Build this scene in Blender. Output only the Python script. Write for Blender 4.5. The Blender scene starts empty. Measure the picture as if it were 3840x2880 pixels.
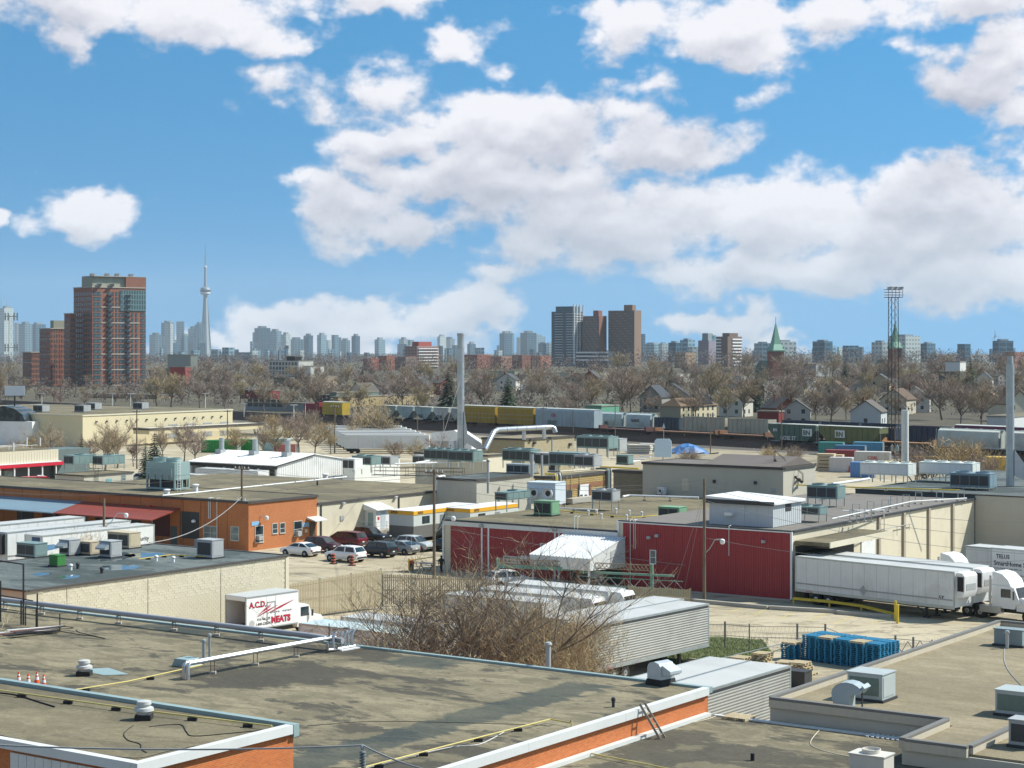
import bpy, math, random
import numpy as np
from mathutils import Vector, Matrix
R = math.radians
sc = bpy.context.scene
COL = sc.collection
# ---------------- camera (level, shifted lens) ----------------
F, H, YH = 7000.0, 22.5, 1300.0          # focal length and horizon row in photo pixels, eye height in metres
cam = bpy.data.cameras.new('camera'); camo = bpy.data.objects.new('camera', cam); COL.objects.link(camo)
camo.location = (0, 0, H); camo.rotation_euler = (R(90), 0, 0)
cam.sensor_width = 36.0; cam.lens = 36.0 * F / 3840.0
cam.shift_y = -(1440.0 - YH) / 3840.0
cam.clip_start = 0.5; cam.clip_end = 60000
sc.camera = camo
# ---------------- sun and sky ----------------
SUN_AZ, SUN_EL = 78.0, 47.0              # degrees right of the view direction, degrees above the horizon
SD = Vector((math.sin(R(SUN_AZ)) * math.cos(R(SUN_EL)), math.cos(R(SUN_AZ)) * math.cos(R(SUN_EL)), math.sin(R(SUN_EL))))
sl = bpy.data.lights.new('sun', 'SUN'); sl.energy = 4.1; sl.angle = R(1.2); sl.color = (1.0, 0.95, 0.86)
so = bpy.data.objects.new('sun', sl); COL.objects.link(so); so.rotation_euler = (-SD).to_track_quat('-Z', 'Y').to_euler()
world = bpy.data.worlds.new('World'); sc.world = world; world.use_nodes = True
sc.view_settings.view_transform = 'Standard'; sc.view_settings.look = 'None'
sc.view_settings.exposure = 0.68; sc.view_settings.gamma = 1.0
sc.cycles.use_denoising = True; world.cycles.sampling_method = 'MANUAL'; world.cycles.sample_map_resolution = 128
sc.cycles.max_bounces = 5; sc.cycles.diffuse_bounces = 3; sc.cycles.glossy_bounces = 3
sc.cycles.transmission_bounces = 4; sc.cycles.transparent_max_bounces = 12; sc.cycles.volume_bounces = 1
sc.cycles.caustics_reflective = False; sc.cycles.caustics_refractive = False

class NT:
 """small wrapper to write node trees as expressions"""
 def __init__(s, tree): s.t = tree
 def n(s, kind, ins=None, **kw):
  nd = s.t.nodes.new(kind)
  for k, v in kw.items(): setattr(nd, k, v)
  for k, v in (ins or {}).items(): s.set(nd.inputs[k], v)
  return nd
 def set(s, sock, v):
  if isinstance(v, bpy.types.NodeSocket): s.t.links.new(v, sock)
  elif v is not None: sock.default_value = v
 def m(s, op, a, b=None, c=None, clamp=False):
  nd = s.t.nodes.new('ShaderNodeMath'); nd.operation = op; nd.use_clamp = clamp
  for i, v in enumerate((a, b, c)):
   if v is not None: s.set(nd.inputs[i], v)
  return nd.outputs[0]
 def vm(s, op, a, b=None, out=0):
  nd = s.t.nodes.new('ShaderNodeVectorMath'); nd.operation = op
  s.set(nd.inputs[0], a)
  if b is not None: s.set(nd.inputs['Scale'] if op == 'SCALE' else nd.inputs[1], b)
  return nd.outputs[out]
 def mix(s, fac, a, b, blend='MIX'):
  nd = s.t.nodes.new('ShaderNodeMix'); nd.data_type = 'RGBA'; nd.blend_type = blend
  s.set(nd.inputs[0], fac); s.set(nd.inputs[6], a); s.set(nd.inputs[7], b)
  return nd.outputs[2]
 def noise(s, vec, scale, detail=4, rough=0.55, dist=0.0, out='Fac'):
  return s.n('ShaderNodeTexNoise', {'Vector': vec, 'Scale': scale, 'Detail': detail, 'Roughness': rough, 'Distortion': dist}).outputs[out]
 def ss(s, x, a, b, lo=0.0, hi=1.0):
  return s.n('ShaderNodeMapRange', {'Value': x, 'From Min': a, 'From Max': b, 'To Min': lo, 'To Max': hi}, interpolation_type='SMOOTHSTEP').outputs[0]

def rgb(h):
 """sRGB hex -> linear RGBA"""
 c = [int(h[i:i + 2], 16) / 255 for i in (0, 2, 4)]
 return tuple([x / 12.92 if x < .04045 else ((x + .055) / 1.055) ** 2.4 for x in c] + [1.0])

# cumulus banks: (column, row, half width, half height, strength) read off the photograph, used as sky directions
BANKS = [(250, -10, 330, 130, 1), (800, 90, 360, 130, 1), (1060, 170, 110, 60, .8), (1400, 0, 360, 80, .9), (1740, 150, 130, 70, .75), (1860, 245, 70, 50, .6),
   (250, 150, 80, 60, .45), (1050, 360, 140, 60, .5), (1400, 330, 190, 80, .5), (1170, 420, 120, 40, .35),
   (2450, 60, 260, 110, 1), (2800, 120, 360, 110, 1.05), (3150, 60, 260, 70, .8), (2250, 150, 90, 70, .6), (3600, 20, 420, 95, 1), (3480, 200, 90, 50, .5),
   (3700, 290, 230, 150, 1), (3800, 470, 150, 90, .9), (2420, 320, 110, 60, .5), (2800, 330, 90, 40, .35),
   (1500, 510, 280, 90, 1), (2000, 480, 420, 130, 1.1), (2500, 580, 300, 130, 1.05), (1900, 680, 500, 130, 1.1), (1330, 770, 190, 110, 1), (1500, 860, 260, 90, .9), (1120, 690, 60, 45, .5),
   (2300, 830, 560, 150, 1.1), (2900, 820, 360, 160, 1.1), (3400, 900, 480, 160, 1.1), (3350, 760, 260, 130, 1.05), (3600, 780, 330, 150, 1.1), (3000, 1010, 560, 95, .9), (3700, 1040, 330, 100, 1), (1850, 1000, 180, 40, .5),
   (310, 840, 190, 110, 1.05), (0, 820, 60, 35, .8), (1100, 1190, 280, 75, 1), (1500, 1200, 380, 75, 1), (1760, 1150, 230, 95, 1.1), (1250, 1290, 430, 60, .8), (780, 1290, 170, 45, .6),
   (2620, 1200, 190, 55, 1), (2780, 1210, 170, 70, 1.05), (2900, 1270, 110, 40, .8)]

def build_sky():
 t = world.node_tree; t.nodes.clear(); k = NT(t)
 d = k.vm('NORMALIZE', k.n('ShaderNodeTexCoord').outputs['Generated'])
 sp = k.n('ShaderNodeSeparateXYZ', {0: d})
 # Nishita sky, read a little higher up than the pale band at the horizon
 zz = k.m('MULTIPLY_ADD', k.m('MAXIMUM', sp.outputs[2], 0.0), .6, .37)  # slope flattened so the unseen upper sky gives more fill light
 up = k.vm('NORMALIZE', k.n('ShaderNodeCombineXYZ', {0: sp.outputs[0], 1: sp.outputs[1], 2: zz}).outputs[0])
 sky = k.n('ShaderNodeTexSky', {'Vector': up}, sky_type='NISHITA', sun_disc=False, sun_elevation=R(SUN_EL), sun_rotation=R(SUN_AZ),
     altitude=100, air_density=1.0, dust_density=.6, ozone_density=2.2).outputs[0]
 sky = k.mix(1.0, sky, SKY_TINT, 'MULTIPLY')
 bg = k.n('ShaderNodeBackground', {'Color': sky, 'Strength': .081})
 out = k.n('ShaderNodeOutputWorld'); t.links.new(bg.outputs[0], out.inputs[0])
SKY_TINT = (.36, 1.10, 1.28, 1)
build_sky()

def pnoise(x, y, seed):
 """2-D gradient noise on numpy arrays, about -0.7..0.7"""
 rs = np.random.RandomState(seed); N = 256
 per = rs.permutation(N); ang = rs.rand(N) * 6.2831853
 gx, gy = np.cos(ang), np.sin(ang)
 xi = np.floor(x).astype(np.int64); yi = np.floor(y).astype(np.int64); xf = x - xi; yf = y - yi
 u = xf * xf * xf * (xf * (xf * 6 - 15) + 10); v = yf * yf * yf * (yf * (yf * 6 - 15) + 10)
 def g(i, j):
  h = per[(per[(xi + i) & 255] + yi + j) & 255]
  return gx[h] * (xf - i) + gy[h] * (yf - j)
 a = g(0, 0); b = g(1, 0); c = g(0, 1); e = g(1, 1)
 return (a + u * (b - a)) * (1 - v) + (c + u * (e - c)) * v
def fbm(x, y, seed, octs=6, rough=.55):
 s = 0.0; a = 1.0; f = 1.0
 for o in range(octs):
  s = s + a * pnoise(x * f + 17.3 * o, y * f - 9.1 * o, seed + o); a *= rough; f *= 2.03
 return s

def cloud_cover(az, el):
 X, Y = az, el * 1.5
 wx = .020 * fbm(X * 20, Y * 20, 3, 5, .55); wy = .013 * fbm(X * 20, Y * 20, 23, 5, .55)
 px, py = az + wx, el + wy
 tot = np.full(az.shape, -9.0)
 for (cx, cy, rx, ry, s) in BANKS:
  l = np.hypot((px - (cx - 1920) / F) * F / (rx * 1.22), (py - (YH - cy) / F) * F / (ry * 1.25))
  v = s - s * l
  h = np.maximum(.16 - np.abs(tot - v), 0) / .16
  tot = np.maximum(tot, v) + h * h * .04
 # unseen broken cumulus round the rest of the sky, cover raised for softer shadows
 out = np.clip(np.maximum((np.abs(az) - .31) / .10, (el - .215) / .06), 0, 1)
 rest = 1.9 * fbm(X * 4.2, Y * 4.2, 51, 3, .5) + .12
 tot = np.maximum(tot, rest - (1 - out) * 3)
 return tot + .52 * fbm(X * 24, Y * 24, 71, 8, .60)

def cloud_patch(az0, az1, el0, el1, step, mask=None):
 na = int((az1 - az0) / step) + 1; ne = int((el1 - el0) / step) + 1
 pad = max(2, int(.085 / step)); padx = max(2, int(.05 / step))
 a = az0 + np.arange(na + padx) * step; e = el0 + np.arange(ne + pad) * step
 A, E = np.meshgrid(a, e)
 c = cloud_cover(A, E)
 dens = np.clip(c + .05, 0, 1.2)
 s = np.zeros((ne, na)); wsum = 0
 for q in range(1, 9):                        # cloud met on the way towards the sun, up and to the right
  w = .010 * q; dy = min(pad, int(round(w * .85 / step))); dx = min(padx, int(round(w * .45 / step)))
  s += dens[dy:dy + ne, dx:dx + na]; wsum += 1
 s /= wsum
 c0 = c[:ne, :na]; A = A[:ne, :na]; E = E[:ne, :na]
 near = dens[min(pad, int(.006 / step) + 1):][:ne, :na] - dens[:ne, :na]
 lit = np.exp(-1.9 * s) * 1.16 - .20 * np.clip(near * 2.5, -1, 1)
 lit = np.clip(lit, 0, 1)
 x = np.clip((c0 + .06) / .52, 0, 1); alpha = x * x * (3 - 2 * x)
 return A, E, alpha, lit

def build_clouds():
 RD = 32000.0
 vs, fs, cols, base = [], [], [], 0
 sun_az, sun_el = R(SUN_AZ), R(SUN_EL)
 # fine where the picture looks, coarser round the rest of the sky
 W = 3.14159
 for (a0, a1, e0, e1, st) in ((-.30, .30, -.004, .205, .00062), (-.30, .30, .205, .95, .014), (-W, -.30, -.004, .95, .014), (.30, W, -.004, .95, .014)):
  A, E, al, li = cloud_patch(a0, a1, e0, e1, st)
  ca = np.stack([np.cos(E) * np.sin(A), np.cos(E) * np.cos(A), np.sin(E)], -1)
  sunny = ca @ np.array(SD[:])
  al = al * np.clip((.965 - sunny) / .03, 0, 1) * np.clip((1.0 - E) / .25, 0, 1)
  ne, na = A.shape
  idx = np.arange(ne * na).reshape(ne, na)
  keep = np.maximum.reduce([al[:-1, :-1], al[1:, :-1], al[:-1, 1:], al[1:, 1:]]) > .004
  q = np.stack([idx[:-1, :-1], idx[:-1, 1:], idx[1:, 1:], idx[1:, :-1]], -1)[keep]
  used, inv = np.unique(q.ravel(), return_inverse=True)
  vs.append((ca.reshape(-1, 3)[used]) * RD); fs.append(inv.reshape(-1, 4) + base)
  hor = np.clip(1 - E / .09, 0, 1).ravel()[used, None]
  l = li.ravel()[used, None]
  c = np.array(CLOUD_DARK) * (1 - l) + np.array(CLOUD_LIT) * l
  c = c * (1 - hor * .45) + np.array(CLOUD_FAR) * hor * .45
  cols.append(np.concatenate([c, al.ravel()[used, None]], 1)); base += len(used)
 v = np.concatenate(vs); f = np.concatenate(fs); c = np.concatenate(cols)
 me = bpy.data.meshes.new('sky')
 me.vertices.add(len(v)); me.vertices.foreach_set('co', v.ravel().astype(np.float32))
 me.loops.add(f.size); me.loops.foreach_set('vertex_index', f.ravel().astype(np.int32))
 me.polygons.add(len(f)); me.polygons.foreach_set('loop_start', np.arange(0, f.size, 4, dtype=np.int32))
 me.update(); me.validate()
 at = me.color_attributes.new('cloud', 'FLOAT_COLOR', 'POINT'); at.data.foreach_set('color', c.ravel().astype(np.float32))
 m = bpy.data.materials.new('cloud'); m.use_nodes = True; m.node_tree.nodes.clear(); k = NT(m.node_tree)
 a = k.n('ShaderNodeVertexColor', layer_name='cloud')
 em = k.n('ShaderNodeEmission', {'Color': a.outputs[0], 'Strength': 1.0}); tr = k.n('ShaderNodeBsdfTransparent')
 mx = k.n('ShaderNodeMixShader', {0: a.outputs[1], 1: tr.outputs[0], 2: em.outputs[0]})
 k.t.links.new(mx.outputs[0], k.n('ShaderNodeOutputMaterial').inputs[0])
 m.cycles.emission_sampling = 'NONE'
 me.materials.append(m); o = bpy.data.objects.new('sky', me); o['kind'] = 'structure'; COL.objects.link(o)
CLOUD_LIT = (.59, .585, .615); CLOUD_DARK = (.235, .25, .315); CLOUD_FAR = (.43, .48, .535)
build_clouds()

# ---------------- helpers ----------------
GA = R(-35.0)                                          # the industrial blocks share one street grid
U = Vector((math.cos(GA), math.sin(GA), 0)); VV = Vector((-math.sin(GA), math.cos(GA), 0))
rnd = random.Random(7)
def G(x, y, z=0.0):
 """photo pixel -> point on the level z"""
 d = F * (H - z) / (y - YH); return Vector(((x - 1920) / F * d, d, z))
def D(x, y, d):
 """photo pixel at a known distance"""
 return Vector(((x - 1920) / F * d, d, H - (y - YH) / F * d))
def along(p, dr, x):
 """how far from p along dr until the photo column x"""
 k = (x - 1920) / F; return (k * p.y - p.x) / (dr.x - k * dr.y)
def zat(p, y): return H - (y - YH) / F * p.y
def loc(p, o, ang=GA):
 """world point -> local frame at o turned by ang"""
 d = p - o; c, s = math.cos(ang), math.sin(ang)
 return Vector((d.x * c + d.y * s, -d.x * s + d.y * c, d.z))

class MB:
 """collects geometry for one mesh object"""
 def __init__(s): s.v = []; s.f = []
 def add(s, vs, fs):
  b = len(s.v); s.v += [tuple(v) for v in vs]; s.f += [tuple(b + i for i in f) for f in fs]; return s
 def box(s, x0, y0, z0, x1, y1, z1):
  return s.add([(x0, y0, z0), (x1, y0, z0), (x1, y1, z0), (x0, y1, z0), (x0, y0, z1), (x1, y0, z1), (x1, y1, z1), (x0, y1, z1)],
      [(0, 3, 2, 1), (4, 5, 6, 7), (0, 1, 5, 4), (1, 2, 6, 5), (2, 3, 7, 6), (3, 0, 4, 7)])
 def cbox(s, c, sx, sy, sz): return s.box(c[0] - sx / 2, c[1] - sy / 2, c[2] - sz / 2, c[0] + sx / 2, c[1] + sy / 2, c[2] + sz / 2)
 def poly(s, *p): return s.add(p, [tuple(range(len(p)))])
 def prism(s, pts, a, b, ax='y'):
  """2-D outline pushed along an axis: ax='y' outline in xz, 'x' outline in yz, 'z' outline in xy"""
  n = len(pts)
  def w(p, t): return (p[0], t, p[1]) if ax == 'y' else ((t, p[0], p[1]) if ax == 'x' else (p[0], p[1], t))
  vs = [w(p, a) for p in pts] + [w(p, b) for p in pts]
  return s.add(vs, [tuple(range(n))[::-1], tuple(range(n, 2 * n))] + [(i, (i + 1) % n, n + (i + 1) % n, n + i) for i in range(n)])
 def cyl(s, a, b, r, r2=None, n=8, cap=True):
  a, b = Vector(a), Vector(b); r2 = r if r2 is None else r2
  d = (b - a); d = d.normalized() if d.length > 1e-9 else Vector((0, 0, 1))
  e = d.orthogonal().normalized(); g = d.cross(e)
  ring = lambda c, q: [c + (e * math.cos(6.28318 * i / n) + g * math.sin(6.28318 * i / n)) * q for i in range(n)]
  fs = [(i, (i + 1) % n, n + (i + 1) % n, n + i) for i in range(n)]
  if cap: fs += [tuple(range(n))[::-1], tuple(range(n, 2 * n))]
  return s.add(ring(a, r) + ring(b, r2), fs)
 def tube(s, pts, r, n=6, r2=None):
  pts = [Vector(p) for p in pts]; m = len(pts); r2 = r if r2 is None else r2; vs = []; e = None
  for i, p in enumerate(pts):
   d = (pts[min(i + 1, m - 1)] - pts[max(i - 1, 0)]).normalized()
   if e is None: e = d.orthogonal().normalized()
   e = (e - d * e.dot(d)); e = e.normalized() if e.length > 1e-6 else d.orthogonal().normalized()
   g = d.cross(e); q = r + (r2 - r) * i / max(1, m - 1)
   vs += [p + (e * math.cos(6.28318 * k / n) + g * math.sin(6.28318 * k / n)) * q for k in range(n)]
  fs = [(i * n + k, i * n + (k + 1) % n, (i + 1) * n + (k + 1) % n, (i + 1) * n + k) for i in range(m - 1) for k in range(n)]
  fs += [tuple(range(n))[::-1], tuple(range((m - 1) * n, m * n))]
  return s.add(vs, fs)
 def lathe(s, prof, c=(0, 0, 0), n=12):
  vs = [(c[0] + r * math.cos(6.28318 * i / n), c[1] + r * math.sin(6.28318 * i / n), c[2] + z) for r, z in prof for i in range(n)]
  m = len(prof); fs = [(j * n + i, j * n + (i + 1) % n, (j + 1) * n + (i + 1) % n, (j + 1) * n + i) for j in range(m - 1) for i in range(n)]
  return s.add(vs, fs + [tuple(range(n))[::-1], tuple(range((m - 1) * n, m * n))])
 def bar(s, a, b, w, h=None):
  """square bar between two points"""
  a, b = Vector(a), Vector(b); h = h or w; d = (b - a).normalized()
  up = Vector((0, 0, 1)) if abs(d.z) < .95 else Vector((1, 0, 0))
  e = d.cross(up).normalized() * w / 2; g = e.cross(d).normalized() * h / 2
  vs = [a - e - g, a + e - g, a + e + g, a - e + g, b - e - g, b + e - g, b + e + g, b - e + g]
  return s.add(vs, [(0, 1, 2, 3)[::-1], (4, 5, 6, 7), (0, 1, 5, 4), (1, 2, 6, 5), (2, 3, 7, 6), (3, 0, 4, 7)])
 def o(s, name, mat, parent=None, smooth=False, at=None, rz=0.0, kind=None):
  me = bpy.data.meshes.new(name); me.from_pydata(s.v, [], s.f); me.materials.append(mat)
  if smooth:
   me.polygons.foreach_set('use_smooth', [True] * len(me.polygons))
   try: me.set_sharp_from_angle(angle=R(40))
   except Exception: pass
  ob = bpy.data.objects.new(name, me); COL.objects.link(ob); ob.parent = parent
  if at is not None: ob.location = at
  if rz: ob.rotation_euler = (0, 0, rz)
  if kind: ob['kind'] = kind
  return ob
def box(name, mat, parent, x0, y0, z0, x1, y1, z1): return MB().box(x0, y0, z0, x1, y1, z1).o(name, mat, parent)
def tag(o, label, cat, group=None):
 o['label'] = label; o['category'] = cat
 if group: o['group'] = group
 return o
def thing(name, label, cat, at=(0, 0, 0), rz=0.0, group=None):
 o = bpy.data.objects.new(name, None); COL.objects.link(o); o.empty_display_size = .2
 o.location = at; o.rotation_euler = (0, 0, rz); return tag(o, label, cat, group)
def kids(o): return [c for c in COL.objects if c.parent == o]
KIDS = {}
def dup(root, at, rz=0.0, label=None, group=None, scale=None):
 """copy of a thing with copies of its parts and sub-parts (meshes shared)"""
 if root.name not in KIDS: KIDS[root.name] = [(c, kids(c)) for c in kids(root)]
 r = root.copy(); COL.objects.link(r); r.location = at; r.rotation_euler = (0, 0, rz)
 if scale: r.scale = scale if hasattr(scale, '__len__') else (scale,) * 3
 if label: r['label'] = label
 if group: r['group'] = group
 for c, gs in KIDS[root.name]:
  k = c.copy(); COL.objects.link(k); k.parent = r
  for g in gs:
   q = g.copy(); COL.objects.link(q); q.parent = k
 return r
def inst(name, ob, parent, at=None, rz=None):
 """another object on the same mesh"""
 c = bpy.data.objects.new(name, ob.data); COL.objects.link(c); c.parent = parent
 if at is not None: c.location = at
 if rz is not None: c.rotation_euler = (0, 0, rz)
 return c

# ---------------- materials ----------------
MATS = {}
def new_mat(name):
 m = bpy.data.materials.new(name); m.use_nodes = True; k = NT(m.node_tree)
 return m, k, k.t.nodes['Principled BSDF']
def mat(name, col, rough=.7, var=.12, scale=1.2, metal=0.0, dirt=0.0, dirt_col=(.09, .085, .075, 1), bump=0.0, spec=None, streak=0.0):
 """painted or plain surface with grain and wear; colour as linear RGB or sRGB hex"""
 if name in MATS: return MATS[name]
 c = rgb(col) if isinstance(col, str) else tuple(col) + (1.0,)
 m, k, b = new_mat(name)
 tc = k.n('ShaderNodeTexCoord').outputs['Object']
 n1 = k.noise(tc, scale, 5, .6); n2 = k.noise(tc, scale * 9, 3, .6)
 f = k.m('ADD', k.m('MULTIPLY_ADD', n1, 1.6, -.8), k.m('MULTIPLY_ADD', n2, .8, -.4))
 hi = tuple(min(1, x * (1 + var)) for x in c[:3]) + (1,); lo = tuple(x * (1 - var) for x in c[:3]) + (1,)
 cc = k.mix(k.m('MULTIPLY_ADD', f, .8, .5, True), lo, hi)
 if dirt > 0:
  n3 = k.noise(tc, scale * .45, 6, .62, .4)
  cc = k.mix(k.m('MULTIPLY', k.ss(n3, .50, .72), dirt), cc, dirt_col)
 if streak > 0:                                       # rain streaks run down the face
  st = k.noise(k.vm('MULTIPLY', tc, (6, 6, .35)), 1.0, 4, .6)
  cc = k.mix(k.m('MULTIPLY', k.ss(st, .52, .75), streak), cc, dirt_col)
 k.set(b.inputs['Base Color'], cc); b.inputs['Roughness'].default_value = rough; b.inputs['Metallic'].default_value = metal
 if spec is not None: b.inputs['Specular IOR Level'].default_value = spec
 if bump:
  bp = k.n('ShaderNodeBump', {'Height': n2, 'Strength': bump, 'Distance': .02}); k.set(b.inputs['Normal'], bp.outputs[0])
 MATS[name] = m; return m
def roof_mat(name, base, dark, light, wet=.25, s=1.0, strip=None):
 """old gravel roof: grit, bare tar patches with shapes of their own, pale drifts"""
 m, k, b = new_mat(name); tc = k.n('ShaderNodeTexCoord').outputs['Object']
 st = k.vm('MULTIPLY', tc, (.62, 1.25, 1))
 big = k.noise(st, .13 * s, 8, .66, .5); mid = k.noise(st, .62 * s, 8, .70, .6); fine = k.noise(tc, 4.5 * s, 4, .75); grit = k.noise(tc, 16 * s, 2, .8)
 c = k.mix(k.ss(mid, .38, .62), rgb(base), rgb(light))
 pat = k.m('MULTIPLY', k.ss(k.m('ADD', k.m('MULTIPLY', big, .62), k.m('MULTIPLY', mid, .40)), .497, .548), wet)
 c = k.mix(pat, c, rgb(dark))
 if strip:                                            # bare tar strips where the gravel has washed away: (x, y0, y1, half width)
  sp = k.n('ShaderNodeSeparateXYZ', {0: tc}); wob = k.m('MULTIPLY_ADD', mid, 3.2, -1.6)
  for (x, y0, y1, hw) in strip:
   a = k.ss(k.m('ABSOLUTE', k.m('ADD', k.m('SUBTRACT', sp.outputs[0], x), wob)), hw, hw * .72); yy = k.m('ADD', sp.outputs[1], wob)
   a = k.m('MULTIPLY', a, k.m('MULTIPLY', k.ss(yy, y0 - .3, y0 + .3), k.ss(yy, y1 + .3, y1 - .3)))
   c = k.mix(k.m('MULTIPLY', a, k.m('MULTIPLY_ADD', big, .5, .5)), c, rgb('3a4443'))
 g = k.m('ADD', k.m('MULTIPLY_ADD', fine, 1.5, -.75), k.m('MULTIPLY_ADD', grit, 1.5, -.75))
 c = k.mix(1.0, c, k.n('ShaderNodeCombineColor', {0: k.m('MULTIPLY_ADD', g, .55, 1), 1: k.m('MULTIPLY_ADD', g, .55, 1), 2: k.m('MULTIPLY_ADD', g, .55, 1)}).outputs[0], 'MULTIPLY')
 k.set(b.inputs['Base Color'], c); b.inputs['Roughness'].default_value = .93; b.inputs['Specular IOR Level'].default_value = .2
 bp = k.n('ShaderNodeBump', {'Height': k.m('ADD', k.m('MULTIPLY', grit, .4), mid), 'Strength': .5, 'Distance': .05}); k.set(b.inputs['Normal'], bp.outputs[0])
 MATS[name] = m; return m
def brick_mat(name, c1, c2, mortar, bw=.215, bh=.067, gap=.010, var=.1, rough=.85, bump=.4):
 m, k, b = new_mat(name); tc = k.n('ShaderNodeTexCoord').outputs['Object']; sp = k.n('ShaderNodeSeparateXYZ', {0: tc})
 v = k.n('ShaderNodeCombineXYZ', {0: k.m('ADD', sp.outputs[0], sp.outputs[1]), 1: sp.outputs[2], 2: 0.0}).outputs[0]
 br = k.n('ShaderNodeTexBrick', {'Vector': v, 'Color1': rgb(c1), 'Color2': rgb(c2), 'Mortar': rgb(mortar), 'Scale': 1.0, 'Mortar Size': gap, 'Mortar Smooth': .2, 'Bias': 0.0, 'Brick Width': bw, 'Row Height': bh}, offset=.5)
 n1 = k.noise(tc, .35, 6, .6); n2 = k.noise(tc, 8, 3, .6)
 w = k.m('ADD', k.m('MULTIPLY_ADD', n1, var * 3, 1 - var * 1.5), k.m('MULTIPLY_ADD', n2, var, -var * .5))
 c = k.mix(1.0, br.outputs[0], k.n('ShaderNodeCombineColor', {0: w, 1: w, 2: w}).outputs[0], 'MULTIPLY')
 k.set(b.inputs['Base Color'], c); b.inputs['Roughness'].default_value = rough
 bp = k.n('ShaderNodeBump', {'Height': k.m('SUBTRACT', 1.0, br.outputs[1]), 'Strength': bump, 'Distance': .012}); k.set(b.inputs['Normal'], bp.outputs[0])
 MATS[name] = m; return m
def glass_mat(name, col=(.02, .03, .035), rough=.08):
 if name in MATS: return MATS[name]
 m, k, b = new_mat(name); tc = k.n('ShaderNodeTexCoord').outputs['Object']; n = k.noise(tc, .7, 2, .5)
 k.set(b.inputs['Base Color'], k.mix(k.ss(n, .4, .65), tuple(col) + (1,), tuple(min(1, c * 2.2 + .01) for c in col) + (1,)))
 b.inputs['Roughness'].default_value = rough; b.inputs['Specular IOR Level'].default_value = .8
 MATS[name] = m; return m

M_white = mat('white_paint', (.74, .75, .74), .45, .05, .8, dirt=.15, streak=.12)
M_trailer = mat('trailer_white', (.66, .68, .67), .4, .07, .5, dirt=.3, dirt_col=(.36, .34, .30, 1), streak=.35)
M_trroof = mat('trailer_roof', (.48, .49, .47), .6, .08, .4, dirt=.35, dirt_col=(.30, .30, .28, 1))
M_galv = mat('galvanised', (.42, .46, .46), .42, .14, 1.5, metal=.55, dirt=.2)
M_steel = mat('bare_steel', (.50, .52, .53), .35, .12, 1.0, metal=.8, dirt=.15)
M_dark = mat('dark_metal', (.035, .037, .04), .6, .25, 2)
M_black = mat('black_rubber', (.018, .018, .019), .8, .2, 3)
M_tyre = mat('tyre', (.022, .022, .023), .9, .2, 6)
M_rim = mat('rim', (.45, .46, .47), .35, .1, 6, metal=.7)
M_concrete = mat('concrete', (.38, .36, .31), .9, .12, .8, dirt=.3, dirt_col=(.16, .15, .13, 1), bump=.2)
M_asphalt_roof = roof_mat('tar_roof', '596160', '353f3e', '6d7472', .7)
M_teal = mat('teal_unit', (.20, .29, .28), .5, .15, 1.2, metal=.2, dirt=.25)
M_green = mat('green_unit', (.17, .34, .20), .6, .15, 1.5, dirt=.3)
M_grey = mat('grey_unit', (.36, .38, .38), .55, .12, 1.5, dirt=.25)
M_beige = mat('beige_unit', (.48, .41, .28), .6, .1, 1.5, dirt=.2)
M_coil = mat('coil_fins', (.045, .05, .05), .6, .3, 8)
M_wood = mat('pole_wood', (.16, .125, .085), .9, .25, 2, bump=.3)
M_rawwood = mat('raw_wood', (.52, .43, .27), .85, .2, 3)
M_rust = mat('rust', (.20, .085, .045), .85, .3, 2.5)
M_yellow = mat('yellow_paint', (.66, .48, .04), .5, .12, 2, dirt=.1)
M_gas = mat('gas_yellow', (.60, .50, .17), .6, .12, 2, dirt=.2)
M_redp = mat('red_paint', (.50, .03, .035), .45, .1, 1.5)
M_glass = glass_mat('window_glass')
M_glass2 = glass_mat('window_glass_pale', (.10, .14, .14), .12)
M_cream = mat('cream_wall', (.60, .55, .42), .85, .07, .6, dirt=.25, dirt_col=(.30, .27, .20, 1), streak=.22, bump=.15)
M_cream2 = mat('stucco_wall', (.47, .45, .37), .9, .06, .5, dirt=.22, dirt_col=(.26, .25, .2, 1), streak=.15, bump=.1)
M_brick = brick_mat('orange_brick', 'cf6c2e', 'b95a24', 'a9855d')
M_brickfar = brick_mat('orange_brick_wall', 'bd7040', 'ad6236', 'a27a52', var=.14)
M_coping = mat('coping_white', (.64, .66, .64), .5, .06, .8, dirt=.2, dirt_col=(.4, .4, .38, 1))
M_flash = mat('flashing_teal', (.26, .36, .36), .5, .1, .8, dirt=.2)
M_flashdk = mat('flashing_dark', (.065, .06, .055), .7, .2, 1)
M_gravel = roof_mat('gravel_roof', '6d6754', '403f3a', '8d846c', .8); M_gravel_main = roof_mat('gravel_roof_main', '6d6754', '403f3a', '8d846c', .85, strip=((-5.2, -24, -2, 1.35), (-15.5, -3.2, -.6, 2.2), (-34, -1.6, -.4, 3.0)))
M_gravel2 = roof_mat('gravel_roof_tan', '857b64', '6b6350', '978c74', .45)
M_gravel3 = roof_mat('gravel_roof_pale', '716a55', '524d41', '827a63', .55)

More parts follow.
